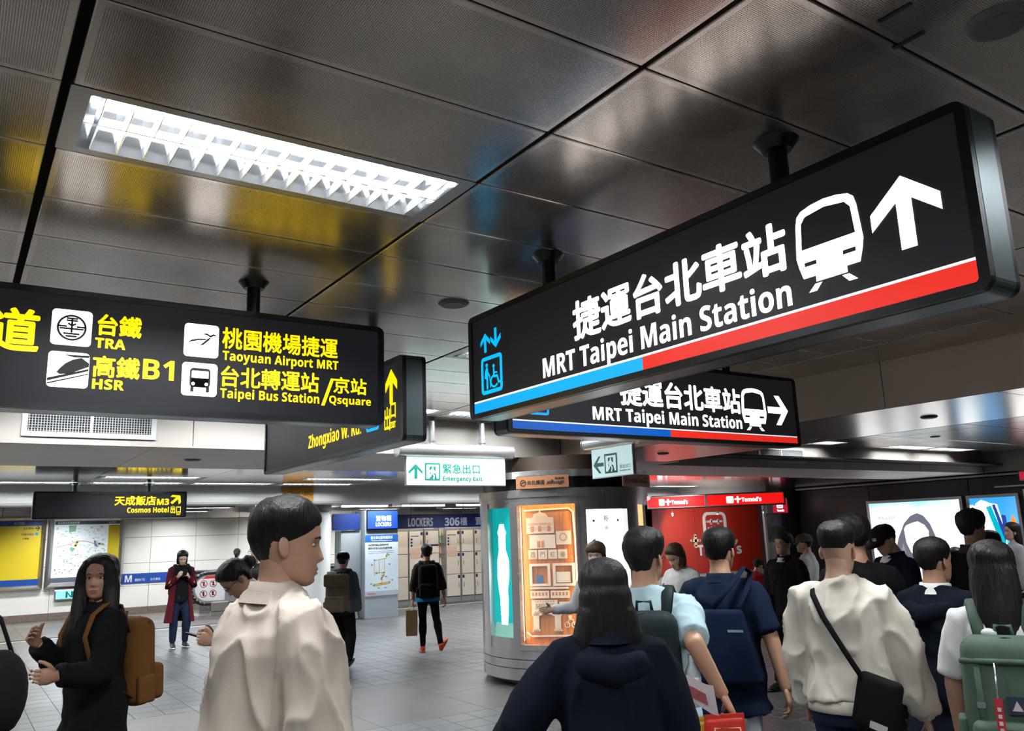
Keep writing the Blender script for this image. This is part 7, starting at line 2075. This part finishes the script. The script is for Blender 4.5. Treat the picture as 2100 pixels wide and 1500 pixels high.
# 23..25 faces further back
J = person('woman with dark hair half hidden beside the tall man', 8.07, 3.97, -(63.7 - 118), 1.58, bw=.9, sk=FAIR, head=(0, 12, 0), top=dict(m=f_black), bottom=dict(m=f_black2), shoes=dict(m=m_shoeb), hair=dict(t=.022, falls=BOB), vox=.017)
J = person('long-haired woman facing left before the blue light box', 11.78, 5.54, -(64.8 - 112), 1.62, bw=.9, sk=FAIR, head=(0, -4, 0), top=dict(m=f_wgrey), bottom=dict(m=f_black), shoes=dict(m=m_shoeb), hair=dict(t=.022, front=.07, falls=LONG(.36)), vox=.017)
J = person('short person with grey hair glimpsed left of the tall man', 10.57, 5.69, -(61.7 - 110), 1.34, bw=.9, sk=FAIR, top=dict(m=f_grey), bottom=dict(m=f_black), shoes=dict(m=m_shoeb), hair=dict(m=mat('grey_hair', (.06, .06, .06), .5), t=.022, back=-.09), vox=.018)
# 24 woman with green backpack
J = person('woman with long dark hair and a white T-shirt at the right edge, back view', 3.74, 1.86, -(64.0 - 2), 1.59, bw=.95, sk=TAN, head=(0, 4, 0), armR=((.22, .05, -1), (.05, .4, -1)), armL=((-.22, .05, -1), (.0, .4, -1)), top=dict(m=f_tee, name='tee_shirt', inf=.028, sleeve=.85, loose=.014, hem=-.14, collar=(.02, .08)), bottom=dict(m=f_black), shoes=dict(m=m_shoeb),
           hair=dict(t=.024, falls=[[(0, -.03, .06, .08, .08), (0, -.045, .0, .098, .082), (0, -.06, -.08, .104, .080), (0, -.085, -.18, .092, .072), (.005, -.115, -.28, .066, .052), (.01, -.125, -.36, .040, .034), (.012, -.12, -.43, .015, .014)]]), vox=.0095)
t, pl, q = backpack(J, 'sage green backpack with a red ribbon at the right edge', f_olive, .37, .47, .17, .40, pocket=.34)
ww, yb, z0, z1 = q
m_buck = mat('silver_buckle', (.7, .7, .7), .25, .9); m_rib = mat('red_ribbon', (.45, .02, .03), .6)
for sg in (-1, 1):
    obj('buckle', pl(box(sg * ww * .62 - .016, sg * ww * .62 + .016, yb - .012, yb - .002, z0 + .22, z0 + .245)), m_buck, t)
    smooth(obj('webbing', pl(tube(bmesh.new(), [(sg * ww * .62, yb - .006, z0 + .14), (sg * ww * .62, yb - .008, z0 + .24), (sg * ww * .62, yb - .004, z1 - .12)], [(.012, .003)] * 3, 8)), f_olive, t))
smooth(obj('lid_fold', pl(tube(bmesh.new(), [(-ww * .92, yb + .03, z1 - .10), (-ww * .5, yb - .008, z1 - .095), (ww * .5, yb - .008, z1 - .095), (ww * .92, yb + .03, z1 - .10)], [(.010, .012)] * 4, 8)), f_olive, t))
obj('ribbon', pl(box(-.075, -.045, yb - .062, yb - .058, z0 + .06, z0 + .27)), m_rib, t)
for i in range(6): obj('ribbon_mark', pl(box(-.067, -.053, yb - .0635, yb - .062, z0 + .085 + i * .027, z0 + .10 + i * .027)), mat('ribbon_white', (.62, .5, .5), .6), t)
smooth(obj('ribbon_chain', pl(tube(bmesh.new(), [(-.06, yb - .06, z0 + .27), (-.058, yb - .045, z0 + .33), (-.055, yb - .02, z1 - .1)], [.004] * 3, 6)), m_buck, t))
obj('patch', pl(box(-.03, .045, yb - .012, yb - .006, z0 + .20, z0 + .27)), mat('patch_navy', (.02, .03, .06), .6), t)
bm = bmesh.new(); vs = [bm.verts.new(p) for p in ((-.012, yb - .0135, z0 + .215), (.028, yb - .0135, z0 + .215), (.008, yb - .0135, z0 + .255))]; bm.faces.new(vs)
obj('patch_peak', pl(bm), mat('ribbon_white', (.62, .5, .5), .6), t)
bottle(J, pl, ww + .035, yb + .09, z0 + .10, 'water bottle in the side pocket of the sage green backpack', m_cap)
bm = bmesh.new(); ball(bm, V3(-.055, -.15, .40), (.032, .02, .022), 12)
smooth(obj('hair_clip', pl(bm), mat('clip_white', (.7, .72, .74), .3), J['root']))

bpy.data.scenes.remove(WORK)
